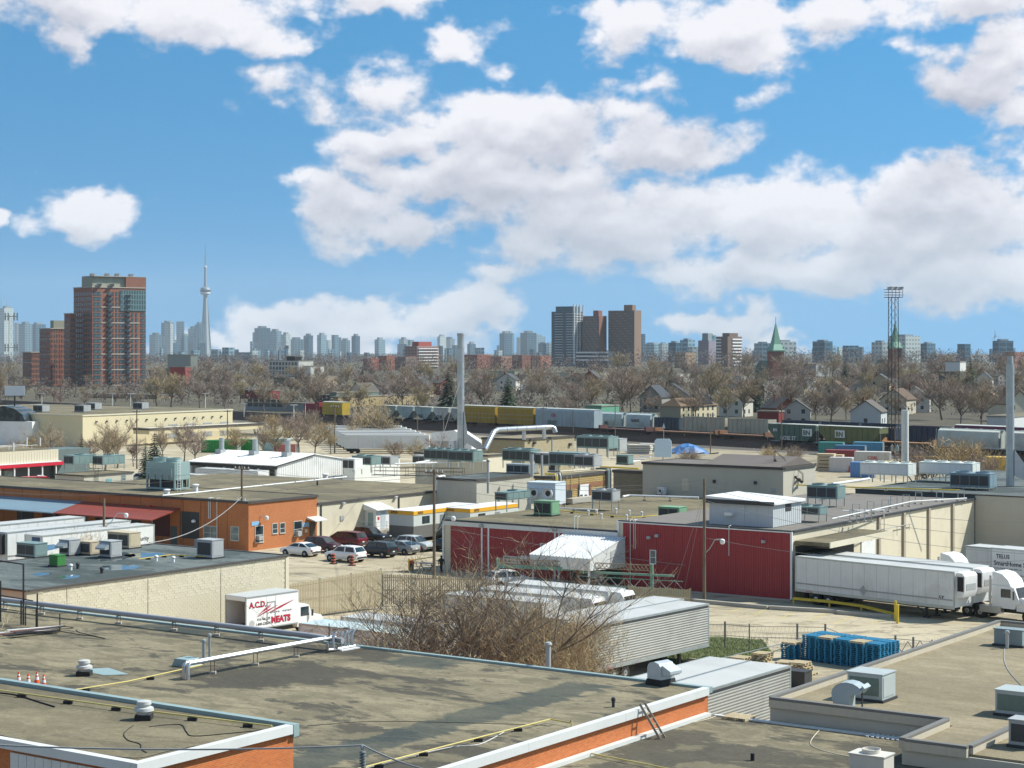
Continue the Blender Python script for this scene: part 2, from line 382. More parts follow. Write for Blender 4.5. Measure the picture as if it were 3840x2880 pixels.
# ---------------- ground, yards, railway ----------------
def struct(mb, name, m): o = mb.o(name, m); o['kind'] = 'structure'; return o
def ground_mat():
 m, k, b = new_mat('ground_earth'); tc = k.n('ShaderNodeTexCoord').outputs['Object']
 a = k.noise(tc, .012, 6, .6); c = k.noise(tc, .09, 5, .6); d = k.noise(tc, 2.5, 3, .6)
 col = k.mix(k.ss(a, .4, .62), rgb('4a4435'), rgb('55533a')); col = k.mix(k.ss(c, .5, .7), col, rgb('5f594a'))
 col = k.mix(k.m('MULTIPLY', d, .5), col, rgb('463f30'))
 k.set(b.inputs['Base Color'], col); b.inputs['Roughness'].default_value = .95; return m
def pave_mat(name, base, dark, light, s=1.0):
 m, k, b = new_mat(name); tc = k.n('ShaderNodeTexCoord').outputs['Object']
 a = k.noise(tc, .06 * s, 7, .66, .6); c = k.noise(k.vm('MULTIPLY', tc, (.5, 1, 1)), .42 * s, 8, .7, .7); d = k.noise(tc, 3.5, 4, .75)
 col = k.mix(k.ss(a, .42, .58), rgb(base), rgb(light)); col = k.mix(k.m('MULTIPLY', k.ss(c, .50, .63), .7), col, rgb(dark)); oil = k.noise(tc, .9 * s, 3, .5); col = k.mix(k.m('MULTIPLY', k.ss(oil, .68, .78), .6), col, rgb('4a453c'))
 crack = k.n('ShaderNodeTexVoronoi', {'Vector': k.vm('ADD', tc, k.vm('SCALE', k.noise(tc, .6, 4, .6, 0, 'Color'), 1.4)), 'Scale': .13 * s}, feature='DISTANCE_TO_EDGE').outputs[0]
 col = k.mix(k.m('MULTIPLY', k.ss(crack, .007, .002), .45), col, rgb(dark))
 w = k.m('MULTIPLY_ADD', d, .5, .75); col = k.mix(1.0, col, k.n('ShaderNodeCombineColor', {0: w, 1: w, 2: w}).outputs[0], 'MULTIPLY')
 k.set(b.inputs['Base Color'], col); b.inputs['Roughness'].default_value = .92; b.inputs['Specular IOR Level'].default_value = .2; MATS[name] = m; return m
M_pave = pave_mat('yard_concrete', 'a2977f', '6f6858', 'b5aa91')
M_yard = pave_mat('rail_yard_gravel', '8f8672', '625b4e', 'a1977f', .6)
M_ballast = mat('ballast', (.085, .075, .062), .95, .3, 3, bump=.4)
M_rail = mat('rail_steel', (.10, .085, .075), .5, .2, 4, metal=.6)
def ground():
 ys = [-400, 0, 300, 700, 1200, 1800, 2600, 3600, 5000, 7000, 10000, 14500]; xs = [-9000, -4000, -1500, -500, 0, 500, 1500, 4000, 9000]
 mb = MB()
 zz = lambda y: -.02 if y <= 2600 else -.02 - 34 * min(1, (y - 2600) / 3600) ** 1.2
 vs = [(x, y, zz(y)) for y in ys for x in xs]; n = len(xs)
 mb.add(vs, [(j * n + i, j * n + i + 1, (j + 1) * n + i + 1, (j + 1) * n + i) for j in range(len(ys) - 1) for i in range(n - 1)])
 struct(mb, 'ground', ground_mat())
 gp = lambda pts: [(p.x, p.y) for p in pts]
 # paved industrial yards from the foreground buildings back to the railway
 a = [(-110, 60), (75, 60), (95, 150), (110, 260), (100, 330), (62, 385), (0, 440), (-60, 470), (-130, 430), (-130, 200)]
 struct(MB().poly(*[(x, y, .004) for x, y in a]), 'yard_pavement', M_pave)
ground()
RA = R(-49.0); RO = G(1878, 1605, 0)                    # railway frame: x along the tracks, y away from us
RU = Vector((math.cos(RA), math.sin(RA), 0)); RV = Vector((-math.sin(RA), math.cos(RA), 0))
TRACKS = [-24, -19.8, -15.6, -11.2, -7, -3.2, 0, 4.2, 8.4, 12.6]
def railway():
 c, s = math.cos(RA), math.sin(RA); w = lambda x, y, z: (RO.x + x * c - y * s, RO.y + x * s + y * c, z)
 mb = MB().poly(w(-520, -33, .02), w(330, -33, .02), w(330, 20, .02), w(-520, 20, .02)); struct(mb, 'rail_bed', M_ballast)
 struct(MB().poly(w(-300, -70, .012), w(330, -70, .012), w(330, -32, .012), w(-300, -32, .012)), 'rail_yard_ground', M_yard)
 tie = mat('sleeper', (.06, .05, .042), .95, .3, 2)
 for y in TRACKS:
  t = bpy.data.objects.new('railway_track', None); COL.objects.link(t); t.location = RO; t.rotation_euler = (0, 0, RA); t['kind'] = 'structure'
  for q in (-.72, .72): MB().box(-500, y + q - .05, .06, 320, y + q + .05, .26).o('rail', M_rail, t)
  sl_ = MB()
  for i in range(-120, 200): sl_.box(i * 1.3, y - 1.3, .03, i * 1.3 + .4, y + 1.3, .075)
  sl_.o('sleepers', tie, t, kind='stuff')
railway()

# ---------------- foreground roofs ----------------
def coping(parent, x0, y0, x1, y1, z, h=.3, w=.34, m=None, name='coping'):
 """flat metal cap on a wall top between two local points"""
 n = max(1, int(math.hypot(x1 - x0, y1 - y0) / 6)); dx, dy = (x1 - x0) / n, (y1 - y0) / n; px, py = (w / 2 if x0 == x1 else 0), (w / 2 if y0 == y1 else 0)
 for i in range(n):
  a, b = x0 + dx * i, y0 + dy * i; c, d = a + dx, b + dy; e = .008
  MB().box(min(a, c) - px + (0 if px else e), min(b, d) - py + (0 if py else e), z - h, max(a, c) + px - (0 if px else e), max(b, d) + py - (0 if py else e), z + .05 + .002 * (i % 2)).o(name, m or M_coping, parent)
ZA1, ZA2, ZA3, ZA4 = 6.5, 8.4, 5.25, 6.2
PA1 = G(2655, 2579, ZA1).xy.to_3d(); PA2 = G(515, 2864, ZA2).xy.to_3d(); PA4 = G(2888, 2624, ZA4).xy.to_3d()
def foreground():
 b = thing('warehouse_building', 'large brick building with stained gravel roof and long rooftop pipes, in the foreground', 'building', PA1, GA)
 box('wall', M_brick, b, -80, -30, 0, 0, 0, ZA1 - .3)
 box('roof', M_gravel_main, b, -79.8, -29.8, ZA1 - .29, -.2, -.2, ZA1 - .06)
 coping(b, 0, -30, 0, -.17, ZA1); coping(b, -80, 0, .17, 0, ZA1, .22, .3, M_flash)
 b2 = thing('brick_building', 'taller brick corner block with white roof edge, at the bottom left', 'building', PA2, GA)
 L2 = along(PA2, VV, 1100)
 box('wall', M_brick, b2, -26, 0, 0, 0, L2, ZA2 - .34)
 box('roof', M_gravel3, b2, -25.8, .2, ZA2 - .33, -.2, L2 - .2, ZA2 - .1)
 coping(b2, 0, -.17, 0, L2 - .2, ZA2, .28); coping(b2, -26, 0, -.17, 0, ZA2, .28); coping(b2, -26, L2, .17, L2, ZA2, .4, .3, M_flash)
 # white sheet panels and corner boards on the shaded face
 xs = [-26, along(PA2, -U, 80) * -1, -6.3]
 for x0, x1 in ((-26, -13.4), (-6.4, -.25)):
  n = int((x1 - x0) / .42)
  for i in range(n): MB().box(x0 + (x1 - x0) * i / n + .012, -.06, .5, x0 + (x1 - x0) * (i + 1) / n - .012, -.004, ZA2 - .4).o('wall_panel', M_coping, b2)
 b3 = thing('low_roof_building', 'low gravel roofed wing in front of the brick edge at the bottom right', 'building', PA1, GA)
 box('wall', M_cream2, b3, .03, -30, 0, 46, -.1, ZA3 - .12); box('roof', M_gravel, b3, .031, -29.9, ZA3 - .119, 45.9, -.12, ZA3)
 box('edge_flashing', M_coping, b3, .032, -29.9, ZA3 + .001, .34, -.3, ZA3 + .16); coping(b3, .4, -.1, 46, -.1, ZA3 + .02, .12, .22, M_coping)
 b4 = thing('flat_roof_building', 'stucco building with pale tan roof, grey parapets and air units, at the lower right', 'building', PA4, GA)
 p = PA4; a = along(p, U, 3556); q = p + U * a; bb = along(q, -VV, 3382); r = q - VV * bb; c = along(r, U, 3630); L = along(p, VV, 3748)
 box('wall', M_cream2, b4, 0, 0, 0, 60, L, ZA4 - .3); box('wall', M_cream2, b4, a, -bb, 0, 60, -.002, ZA4 - .301)
 box('roof', M_gravel2, b4, .15, .15, ZA4 - .29, 59.9, L - .15, ZA4 - .2); box('roof', M_gravel2, b4, a + .15, -bb + .15, ZA4 - .29, 59.8, .149, ZA4 - .201)
 for (x0, y0, x1, y1) in ((0, 0, a, 0), (0, .17, 0, L), (a, -bb, a, -.17), (a + .17, -bb, a + c, -bb), (a + c, -bb + .17, a + c, L), (0, L, 60, L)):
  coping(b4, x0, y0, x1, y1, ZA4 - .02, .30, .30, mat('parapet_stucco', (.50, .45, .35), .85, .08, .6, dirt=.2, streak=.2), 'parapet'); coping(b4, x0, y0, x1, y1, ZA4 + .10, .06, .27, mat('parapet_grey', (.17, .165, .15), .6, .1, .8, dirt=.2))
 return b, b2, b3, b4, (a, bb, c, L)
BA1, BA2, BA3, BA4, DA4 = foreground()

def block(name, label, cx, cy, zt, xl, xr, wall, roof, cop=None, cop_h=.3, z0=0.0, cat='building', base=None, ang=GA, over=.1, wallh=None):
 """flat-roofed block: nearest top corner at photo pixel (cx, cy) on level zt, left face ends at column xl, right face at column xr"""
 u = Vector((math.cos(ang), math.sin(ang), 0)); v = Vector((-u.y, u.x, 0))
 p = G(cx, cy, zt); p.z = 0; lx = along(p, -u, xl); ly = along(p, v, xr)
 t = thing(name, label, cat, (p.x, p.y, z0), ang)
 z = zt - z0
 box('wall', wall, t, -lx, 0, 0, 0, ly, z - .14)
 box('roof', roof, t, -lx + .25, .25, z - .139, -.25, ly - .25, z - .05)
 if cop:
  for (x0, y0, x1, y1) in ((-lx - over, 0, over, 0), (0, over, 0, ly - over), (-lx, over, -lx, ly - over), (-lx - over, ly, over, ly)):
   w = .3 + 0 * over
   MB().box(min(x0, x1) - (w / 2 if x0 == x1 else 0), min(y0, y1) - (w / 2 if y0 == y1 else 0), z - cop_h, max(x0, x1) + (w / 2 if x0 == x1 else 0), max(y0, y1) + (w / 2 if y0 == y1 else 0), z).o('coping', cop, t)
 return t, p, lx, ly

# ---------------- middle-distance industrial buildings ----------------
M_redclad = mat('red_cladding', (.30, .030, .036), .55, .1, .7, dirt=.12, streak=.12)
def cinder_building():
 t, p, lx, ly = block('block_building', 'cream concrete block building with dark wet flat roof, left of the meat truck', 100, 2213, 5.6, -420, 1080, mat('mortar', (.50, .465, .35), .95, .1, .8), M_asphalt_roof, M_flashdk, .12)
 return t, p, lx, ly
CB, CBP, CBX, CBY = cinder_building()
OB = block('brick_workshop', 'long orange brick workshop with loading canopies and a gravel roof', 932, 1880, 5.5, -700, 1189, M_brickfar, M_gravel3, M_flashdk, .28)
def red_building():
 p = G(2968, 2253, 0); L = along(p, -U, 1663); zr, zl = 6.1, zat(p - U * L, 1950)
 st = along(p, -U, 2318); w = along(p, VV, 3656)
 t = thing('red_building', 'dark red metal clad building with white trim beside the parking lot', 'building', p, GA)
 box('wall', M_cream, t, -st, .06, 0, -.06, w, zr - .12); box('wall', M_cream, t, -L, .061, 0, -st - .002, 40, zl - .12)
 box('roof', mat('roof_brown', (.17, .155, .135), .9, .15, .6, dirt=.3), t, -st, .3, zr - .119, -.3, w - .2, zr - .03); box('roof', M_gravel3, t, -L + .2, .3, zl - .119, -st - .01, 39.8, zl - .03)
 return t, p, L, st, w, zr, zl
RB, RBP, RBL, RBS, RBW, RBZ, RBZL = red_building()
CW = None
def cream_wing():
 t, p, lx, ly = OB; q = p + VV * (ly + .02); q.z = 0; z = zat(q, 1886)
 L = along(q, VV, 1787)
 b = thing('cream_building', 'cream painted warehouse with flat gravel roof behind the parked cars', 'building', q, GA)
 box('wall', M_cream, b, -45, 0, 0, -.02, L, z - .12); box('roof', M_gravel3, b, -44.8, .2, z - .119, -.2, L - .2, z - .04)
 MB().box(-.2, 0, z - .25, .12, L, z).o('coping', M_flashdk, b); return b, q, L, z
CW, CWP, CWL, CWZ = cream_wing()

# ---------------- lettering ----------------
def text(s, size, m, parent, at, rot=(R(90), 0, 0), depth=.004, name='lettering', bold=0.0, align='LEFT', shear=0.0):
 """flat print on a surface: letters facing local -y by default"""
 cu = bpy.data.curves.new('t', 'FONT'); cu.body = s; cu.size = size; cu.extrude = depth; cu.offset = bold; cu.align_x = align; cu.resolution_u = 2; cu.shear = shear
 ob = bpy.data.objects.new('t', cu); COL.objects.link(ob)
 dg = bpy.context.evaluated_depsgraph_get(); me = bpy.data.meshes.new_from_object(ob.evaluated_get(dg)); bpy.data.objects.remove(ob); bpy.data.curves.remove(cu)
 me.materials.clear(); me.materials.append(m); o = bpy.data.objects.new(name, me); COL.objects.link(o); o.parent = parent; o.location = at; o.rotation_euler = rot; return o
M_ink = mat('print_black', (.02, .02, .022), .6, .1, 5)
M_inkred = mat('print_red', (.48, .012, .05), .5, .08, 5)

# ---------------- vehicles ----------------
def wheel(parent, x, y, r=.33, w=.22, name='wheel', side=-1):
 t = MB().lathe([(r * .55, -w / 2), (r * .93, -w / 2), (r, -w / 2 + .03), (r, w / 2 - .03), (r * .93, w / 2), (r * .55, w / 2)], n=16)
 t.v = [(a, c, b) for a, b, c in t.v]
 o = t.o(name, M_tyre, parent, True, at=(x, y, r))
 k = MB().lathe([(r * .10, .02), (r * .2, .05), (r * .56, .02), (r * .6, .0), (r * .56, -.1)], n=10); k.v = [(a, side * (w / 2 - .03 + c), b) for a, b, c in k.v]
 k.o('rim', M_rim, o); return o
CARP = {}
def car(kind, label, px, py, heading, colour, cname, half=None, group='cars parked in the lot', z=0.0, at=None, name=None):
 """kind sets the side profile; (px, py) is the photo pixel of the ground at the middle of the side we see"""
 # x from rear to front: (x, bottom, shoulder, half width)
 P = {'sedan': ([(-2.33, .42, .80, .74), (-2.2, .28, 1.02, .86), (-1.5, .24, 1.06, .91), (0, .22, .97, .92), (1.0, .24, .96, .91), (1.9, .26, .84, .86), (2.25, .32, .72, .76), (2.34, .40, .58, .66)], (-1.95, -1.0, .35, 1.25), 1.43, 1.03, .32),
   'suv': ([(-2.22, .45, .95, .80), (-2.15, .34, 1.12, .90), (-1.4, .30, 1.14, .93), (0, .28, 1.09, .93), (1.05, .30, 1.08, .92), (1.8, .32, 1.0, .88), (2.15, .36, .88, .80), (2.25, .48, .70, .70)], (-2.12, -1.72, .45, 1.22), 1.66, 1.10, .36),
   'minivan': ([(-2.5, .42, .95, .84), (-2.42, .30, 1.10, .95), (-1.4, .26, 1.14, .98), (0, .24, 1.10, .98), (1.35, .26, 1.08, .96), (2.05, .30, .96, .90), (2.4, .36, .82, .80), (2.5, .46, .64, .70)], (-2.42, -2.1, .75, 1.85), 1.74, 1.10, .34),
   'pickup': ([(-2.8, .6, 1.1, .90), (-2.75, .5, 1.22, .97), (-1.3, .45, 1.22, .99), (0, .42, 1.22, .99), (1.3, .45, 1.22, .98), (2.3, .48, 1.16, .95), (2.72, .5, 1.05, .90), (2.8, .6, .80, .84)], (-1.75, -1.4, .6, 1.35), 1.88, 1.22, .42)}[kind]
 st, cab, zr, zb, wr = P
 hw = .93
 if at is None:
  g = G(px, py, z); side = Vector((-math.sin(heading), math.cos(heading), 0))
  at = g + side * hw * (1 if side.y > 0 else -1); at.z = z
 t = thing(name or {'sedan': 'sedan_car', 'suv': 'suv_car', 'minivan': 'minivan', 'pickup': 'pickup_truck'}[kind], label, {'pickup': 'truck', 'minivan': 'van'}.get(kind, 'car'), at, heading, group)
 key = kind
 if key not in CARP:
  m = {}
  b = MB(); vs = []; n = 9
  for (x, lo, hi, w) in st:
   c = [(w * .86, lo), (w * .97, lo + (hi - lo) * .25), (w, lo + (hi - lo) * .55), (w * .97, lo + (hi - lo) * .86), (w * .86, hi)]
   ring = [(x, a, q) for a, q in c] + [(x, -a, q) for a, q in c[::-1]]
   vs += ring
  q = 10; fs = [(i * q + j, i * q + (j + 1) % q, (i + 1) * q + (j + 1) % q, (i + 1) * q + j) for i in range(len(st) - 1) for j in range(q)]
  fs += [tuple(range(q))[::-1], tuple(range((len(st) - 1) * q, len(st) * q))]
  b.add(vs, fs)
  x0, x1, x2, x3 = cab; wb, wt = .85, .68
  C = lambda x, y, z_: (x, y, z_)
  b.add([C(x0, -wb, zb - .06), C(x3, -wb, zb - .10), C(x3, wb, zb - .10), C(x0, wb, zb - .06), C(x1, -wt, zr - .04), C(x2, -wt, zr - .03), C(x2, wt, zr - .03), C(x1, wt, zr - .04), C((x1 + x2) / 2, -wt * .9, zr + .02), C((x1 + x2) / 2, wt * .9, zr + .02)],
     [(0, 1, 5, 8, 4), (1, 2, 6, 5), (2, 3, 7, 9, 6), (3, 0, 4, 7), (4, 8, 9, 7), (8, 5, 6, 9)])
  m['body'] = b
  lerp = lambda a, c, s: tuple(a[i] + (c[i] - a[i]) * s for i in range(3))
  def pane(A, B, Cc, Dd, e, off):
   """quad inside A B C D (bottom-left, bottom-right, top-right, top-left), pulled in by e and pushed out by off"""
   cen = lerp(lerp(A, Cc, .5), lerp(B, Dd, .5), .5); nrm = (Vector(B) - Vector(A)).cross(Vector(Dd) - Vector(A)).normalized() * off
   return [tuple(Vector(lerp(p_, cen, e)) + nrm) for p_ in (A, B, Cc, Dd)]
  m['windshield'] = MB().poly(*pane((x3, -wb, zb - .04), (x3, wb, zb - .04), (x2, wt, zr - .03), (x2, -wt, zr - .03), .10, .012))
  m['rear_window'] = MB().poly(*pane((x0, wb, zb + .02), (x0, -wb, zb + .02), (x1, -wt, zr - .04), (x1, wt, zr - .04), .14, .012))
  xm = (x0 + x3) / 2 - .1
  for sgn, nm in ((-1, 'side_window'), (1, 'side_window_far')):
   for ii, (a0, a1, b0, b1) in enumerate(((x0 + .22, xm - .05, x1 + .08, xm - .05), (xm + .05, x3 - .28, xm + .05, x2 - .02))):
    A, B_, Cc, Dd = (a0, sgn * wb, zb), (a1, sgn * wb, zb), (b1, sgn * wt, zr - .06), (b0, sgn * wt, zr - .06)
    if sgn > 0: A, B_, Cc, Dd = B_, A, Dd, Cc
    m[nm + str(ii)] = MB().poly(*pane(A, B_, Cc, Dd, .07, .012))
  L = st[-1][0]; Lr = st[0][0]
  for sgn in (-1, 1):
   m['headlight%d' % sgn] = MB().box(L - .20, sgn * .62 - .16, st[-2][2] - .14, L - .04, sgn * .62 + .16, st[-2][2] - .03)
   m['tail_light%d' % sgn] = MB().box(Lr + .0, sgn * .72 - .13, st[0][2] - .20, Lr + .13, sgn * .72 + .13, st[0][2] - .02)
  m['bumper'] = MB().box(Lr - .03, -.72, st[0][1] - .02, Lr + .3, .72, st[0][1] + .16); m['bumper_f'] = MB().box(L - .3, -.66, st[-1][1] - .06, L + .02, .66, st[-1][1] + .10)
  m['plate'] = MB().box(Lr - .025, -.16, .62, Lr - .005, .16, .74)
  if kind == 'pickup': m['cargo_bed'] = MB().box(-2.65, -.82, 1.1, -1.85, .82, 1.235)
  CARP[key] = m
 m = CARP[key]
 paint = mat('car_paint_' + cname, colour, .28, .04, 1, spec=.6)
 lamp = mat('headlight', (.7, .72, .72), .2, .05, 5); tail = mat('tail_light', (.32, .01, .012), .3, .05, 5)
 m['body'].o('body', paint, t, True)
 M_cg = glass_mat('car_glass', (.012, .02, .022), .06)
 m['windshield'].o('windshield', M_cg, t); m['rear_window'].o('rear_window', M_cg, t); [m[q].o('side_window', M_cg, t) for q in ('side_window0', 'side_window1', 'side_window_far0', 'side_window_far1')]
 for s in (-1, 1): m['headlight%d' % s].o('headlight', lamp, t); m['tail_light%d' % s].o('tail_light', tail, t)
 m['bumper'].o('bumper', M_dark, t); m['bumper_f'].o('bumper', M_dark, t); m['plate'].o('number_plate', M_white, t)
 if 'cargo_bed' in m: m['cargo_bed'].o('cargo_bed', M_black, t)
 ax = 1.38 if kind != 'pickup' else 1.75
 for x in (-ax, ax):
  for s in (-1, 1):
   wheel(t, x, s * .84, wr, .24, side=s)
   MB().cyl((x, s * .70, wr + .02), (x, s * (.935 if kind != 'minivan' else .965), wr + .02), wr * 1.13, n=16).o('wheel_arch', M_black, t)
 return t
LEFT, RIGHT = GA + math.pi, GA
def cars():
 car('sedan', 'white sedan at the near end of the row by the brick wall', 1105, 2086, LEFT, (.78, .78, .77), 'white')
 car('suv', 'maroon crossover facing out beside the white sedan', 1190, 2072, RIGHT, (.055, .012, .014), 'maroon')
 car('minivan', 'dark red minivan between the maroon crossover and the black pickup', 1278, 2052, LEFT, (.11, .006, .014), 'wine')
 car('pickup', 'black pickup truck facing out by the white porch steps', 1362, 2040, RIGHT, (.010, .013, .016), 'black')
 car('suv', 'white crossover behind the two orange and black barrels', 1274, 2108, LEFT, (.80, .80, .79), 'white')
 car('suv', 'dark navy crossover next to the white one', 1395, 2090, LEFT, (.012, .018, .024), 'navy')
 car('sedan', 'silver grey sedan beside the navy crossover', 1478, 2079, LEFT, (.27, .31, .32), 'silver')
 car('suv', 'light silver boxy crossover facing out at the far end of the row', 1535, 2068, RIGHT, (.42, .46, .47), 'pale_silver')
 car('suv', 'white crossover parked in front of the red wall by the truss gate', 1925, 2208, R(28), (.80, .80, .79), 'white', group='cars by the red building')
 car('sedan', 'dark car half hidden behind the wooden pole by the red building', 1648, 2068, LEFT, (.02, .02, .022), 'charcoal', group='cars by the red building')
 car('sedan', 'white car under the white canopy behind the steel truss', 2318, 2188, R(35), (.72, .73, .73), 'white', group='cars by the red building')
 car('suv', 'white crossover behind the beige shed, left of the pair', 512, 1812, LEFT, (.78, .78, .78), 'white', group='white cars behind the cooling tower')
 car('suv', 'white crossover behind the beige shed, right of the pair', 548, 1815, LEFT, (.70, .72, .74), 'white2', group='white cars behind the cooling tower')
cars()

def trailer(label, p_rear, ang, L=16.15, W=2.6, zt=4.1, zb=1.15, skin='plain', reefer=None, wheels=True, gear=True, marks=True, group='semi trailers', name='semi_trailer', roofm=None, side_m=None):
 """box trailer: p_rear = ground under the rear corner that shows; x runs to the front, y from that side to the far side (sign by s)"""
 t = thing(name, label, 'trailer', p_rear, ang, group)
 sm = side_m or (mat('trailer_silver', (.36, .36, .33), .5, .1, .5, dirt=.3, streak=.2) if skin == 'ribbed' else M_trailer)
 box('body', sm, t, 0, 0, zb, L, W, zt - .03)
 MB().box(.02, .02, zt - .029, L - .02, W - .02, zt).o('roof', roofm or M_trroof, t)
 rail = M_galv
 for y0, y1 in ((-.03, .06), (W - .06, W + .03)):
  box('bottom_rail', rail, t, -.01, y0, zb - .14, L + .01, y1, zb + .10); box('top_rail', rail, t, -.01, y0, zt - .12, L + .01, y1, zt + .012)
 for x in (-.02, L - .10):
  for y in (-.022, W - .10): box('corner_post', rail, t, x, y, zb + .101, x + .12, y + .122, zt - .121)
 if skin == 'ribbed':                                   # corrugated aluminium sides: every rib is real
  rb = MB(); n = int((zt - zb - .3) / .17)
  for i in range(n):
   z = zb + .14 + i * .17
   for y, s in ((0, -1), (W, 1)):
    rb.prism([(y, z), (y + s * .026, z + .05), (y + s * .026, z + .09), (y, z + .14)], .12, L - .12, 'x')
  rb.o('side_ribs', mat('aluminium_rib', (.34, .34, .31), .45, .14, .9, metal=.3, dirt=.3), t, kind='stuff')
  box('top_band', M_dark, t, .1, -.037, zt - .26, L - .1, .0, zt - .121)
 else:
  for i in range(1, int(L / 1.22)):
   box('panel_seam', M_galv, t, i * 1.22 - .012, -.008, zb + .1, i * 1.22 + .012, -.001, zt - .12)
  box('rub_rail', mat('rub_grey', (.33, .34, .33), .5, .1, 2), t, .15, -.045, zb + .55, L - .15, -.003, zb + .66)
 box('underframe', M_dark, t, .3, .75, zb - .35, L - .6, W - .75, zb - .141)
 if wheels:
  for x in (2.2, 3.5):
   for y in (.17, .46, W - .46, W - .17): wheel(t, x, y, .5, .27, side=-1 if y < W / 2 else 1)
  box('axle_frame', M_dark, t, 1.6, .5, .45, 4.2, W - .5, zb - .36)
 if gear:
  for y in (.55, W - .55): MB().box(L - 3.1, y - .09, .12, L - 2.9, y + .09, zb - .14).box(L - 3.25, y - .2, 0.01, L - 2.75, y + .2, .119).o('landing_leg', M_dark, t)
  MB().bar((L - 3, .55, .8), (L - 3, W - .55, .8), .06).bar((L - 3, .6, .3), (L - 4.2, .6, zb - .16), .06).o('leg_brace', M_dark, t)
 if reefer:
  m = M_white if reefer == 'white' else M_trailer
  r = MB().prism([(L + .001, zt - 2.2), (L + .55, zt - 2.1), (L + .75, zt - 1.6), (L + .75, zt - .35), (L + .55, zt - .12), (L + .001, zt - .1)], .35, W - .35, 'y').o('reefer_unit', m, t, True)
  MB().box(L + .752, .6, zt - 1.5, L + .775, W - .6, zt - 1.0).o('grille', M_grey, r)
  MB().box(L + .10, .30, zt - 1.6, L + .66, .349, zt - .42).o('grille', M_black, r)
 if marks: box('mud_flap', M_black, t, .95, .05, .25, .98, .75, zb - .2); box('side_marker', M_inkred, t, 1.2, -.06, zb - .08, 1.9, -.035, zb - .03)
 return t
def rear_at(px, py, zt, ang, back=0.0):
 p = G(px, py, zt); p.z = 0; return p - Vector((math.cos(ang), math.sin(ang), 0)) * back

def tractor(label, at, ang, group=None):
 t = thing('semi_tractor', label, 'truck', at, ang, group)
 W = 2.44; y0, y1 = .0, W
 MB().prism([(0, 1.0), (2.1, 1.0), (2.2, 1.35), (2.75, 1.55), (2.5, 1.75), (2.05, 2.75), (1.7, 2.85), (0, 2.85)], .1, W - .1).o('cab', M_white, t, True)
 MB().prism([(.0, 2.86), (1.72, 2.86), (1.45, 3.35), (.9, 3.8), (.1, 3.95), (0, 3.9)], .18, W - .18).o('roof_fairing', M_white, t, True)
 MB().prism([(2.2, .85), (4.2, .85), (4.35, 1.2), (4.1, 1.6), (2.6, 1.95), (2.2, 1.9)], .25, W - .25).o('hood', M_white, t, True)
 MB().poly((2.60, .28, 1.80), (2.60, W - .28, 1.80), (2.08, W - .34, 2.72), (2.08, .34, 2.72)).o('windshield', M_glass, t)
 for y in (.088, W - .088):
  box('door_window', M_glass, t, .85, y - .008, 1.9, 1.75, y + .008, 2.6); box('mirror', M_dark, t, 2.1, y + (-.28 if y < 1 else .18), 1.8, 2.2, y + (-.18 if y < 1 else .28), 2.5)
 box('fuel_tank', M_steel, t, -1.1, -.02, .55, .9, .55, 1.1); box('chassis', M_dark, t, -2.8, .7, .6, 4.0, W - .7, .95)
 MB().box(4.0, .2, .4, 4.42, W - .2, .85).o('bumper', M_white, t); MB().box(4.30, .7, .95, 4.36, W - .7, 1.5).o('grille', M_dark, t)
 for y in (.35, W - .35): box('headlight', mat('headlight', (.7, .72, .72)), t, 4.12, y - .16, 1.0, 4.38, y + .16, 1.25)
 MB().cyl((-.2, .2, .9), (-.2, .2, 3.6), .09).o('exhaust_stack', M_steel, t)
 for x, yy in ((3.3, (.18, W - .18)), (-1.1, (.2, .5, W - .5, W - .2)), (-2.35, (.2, .5, W - .5, W - .2))):
  for y in yy: wheel(t, x, y, .5, .28, side=-1 if y < W / 2 else 1)
 return t
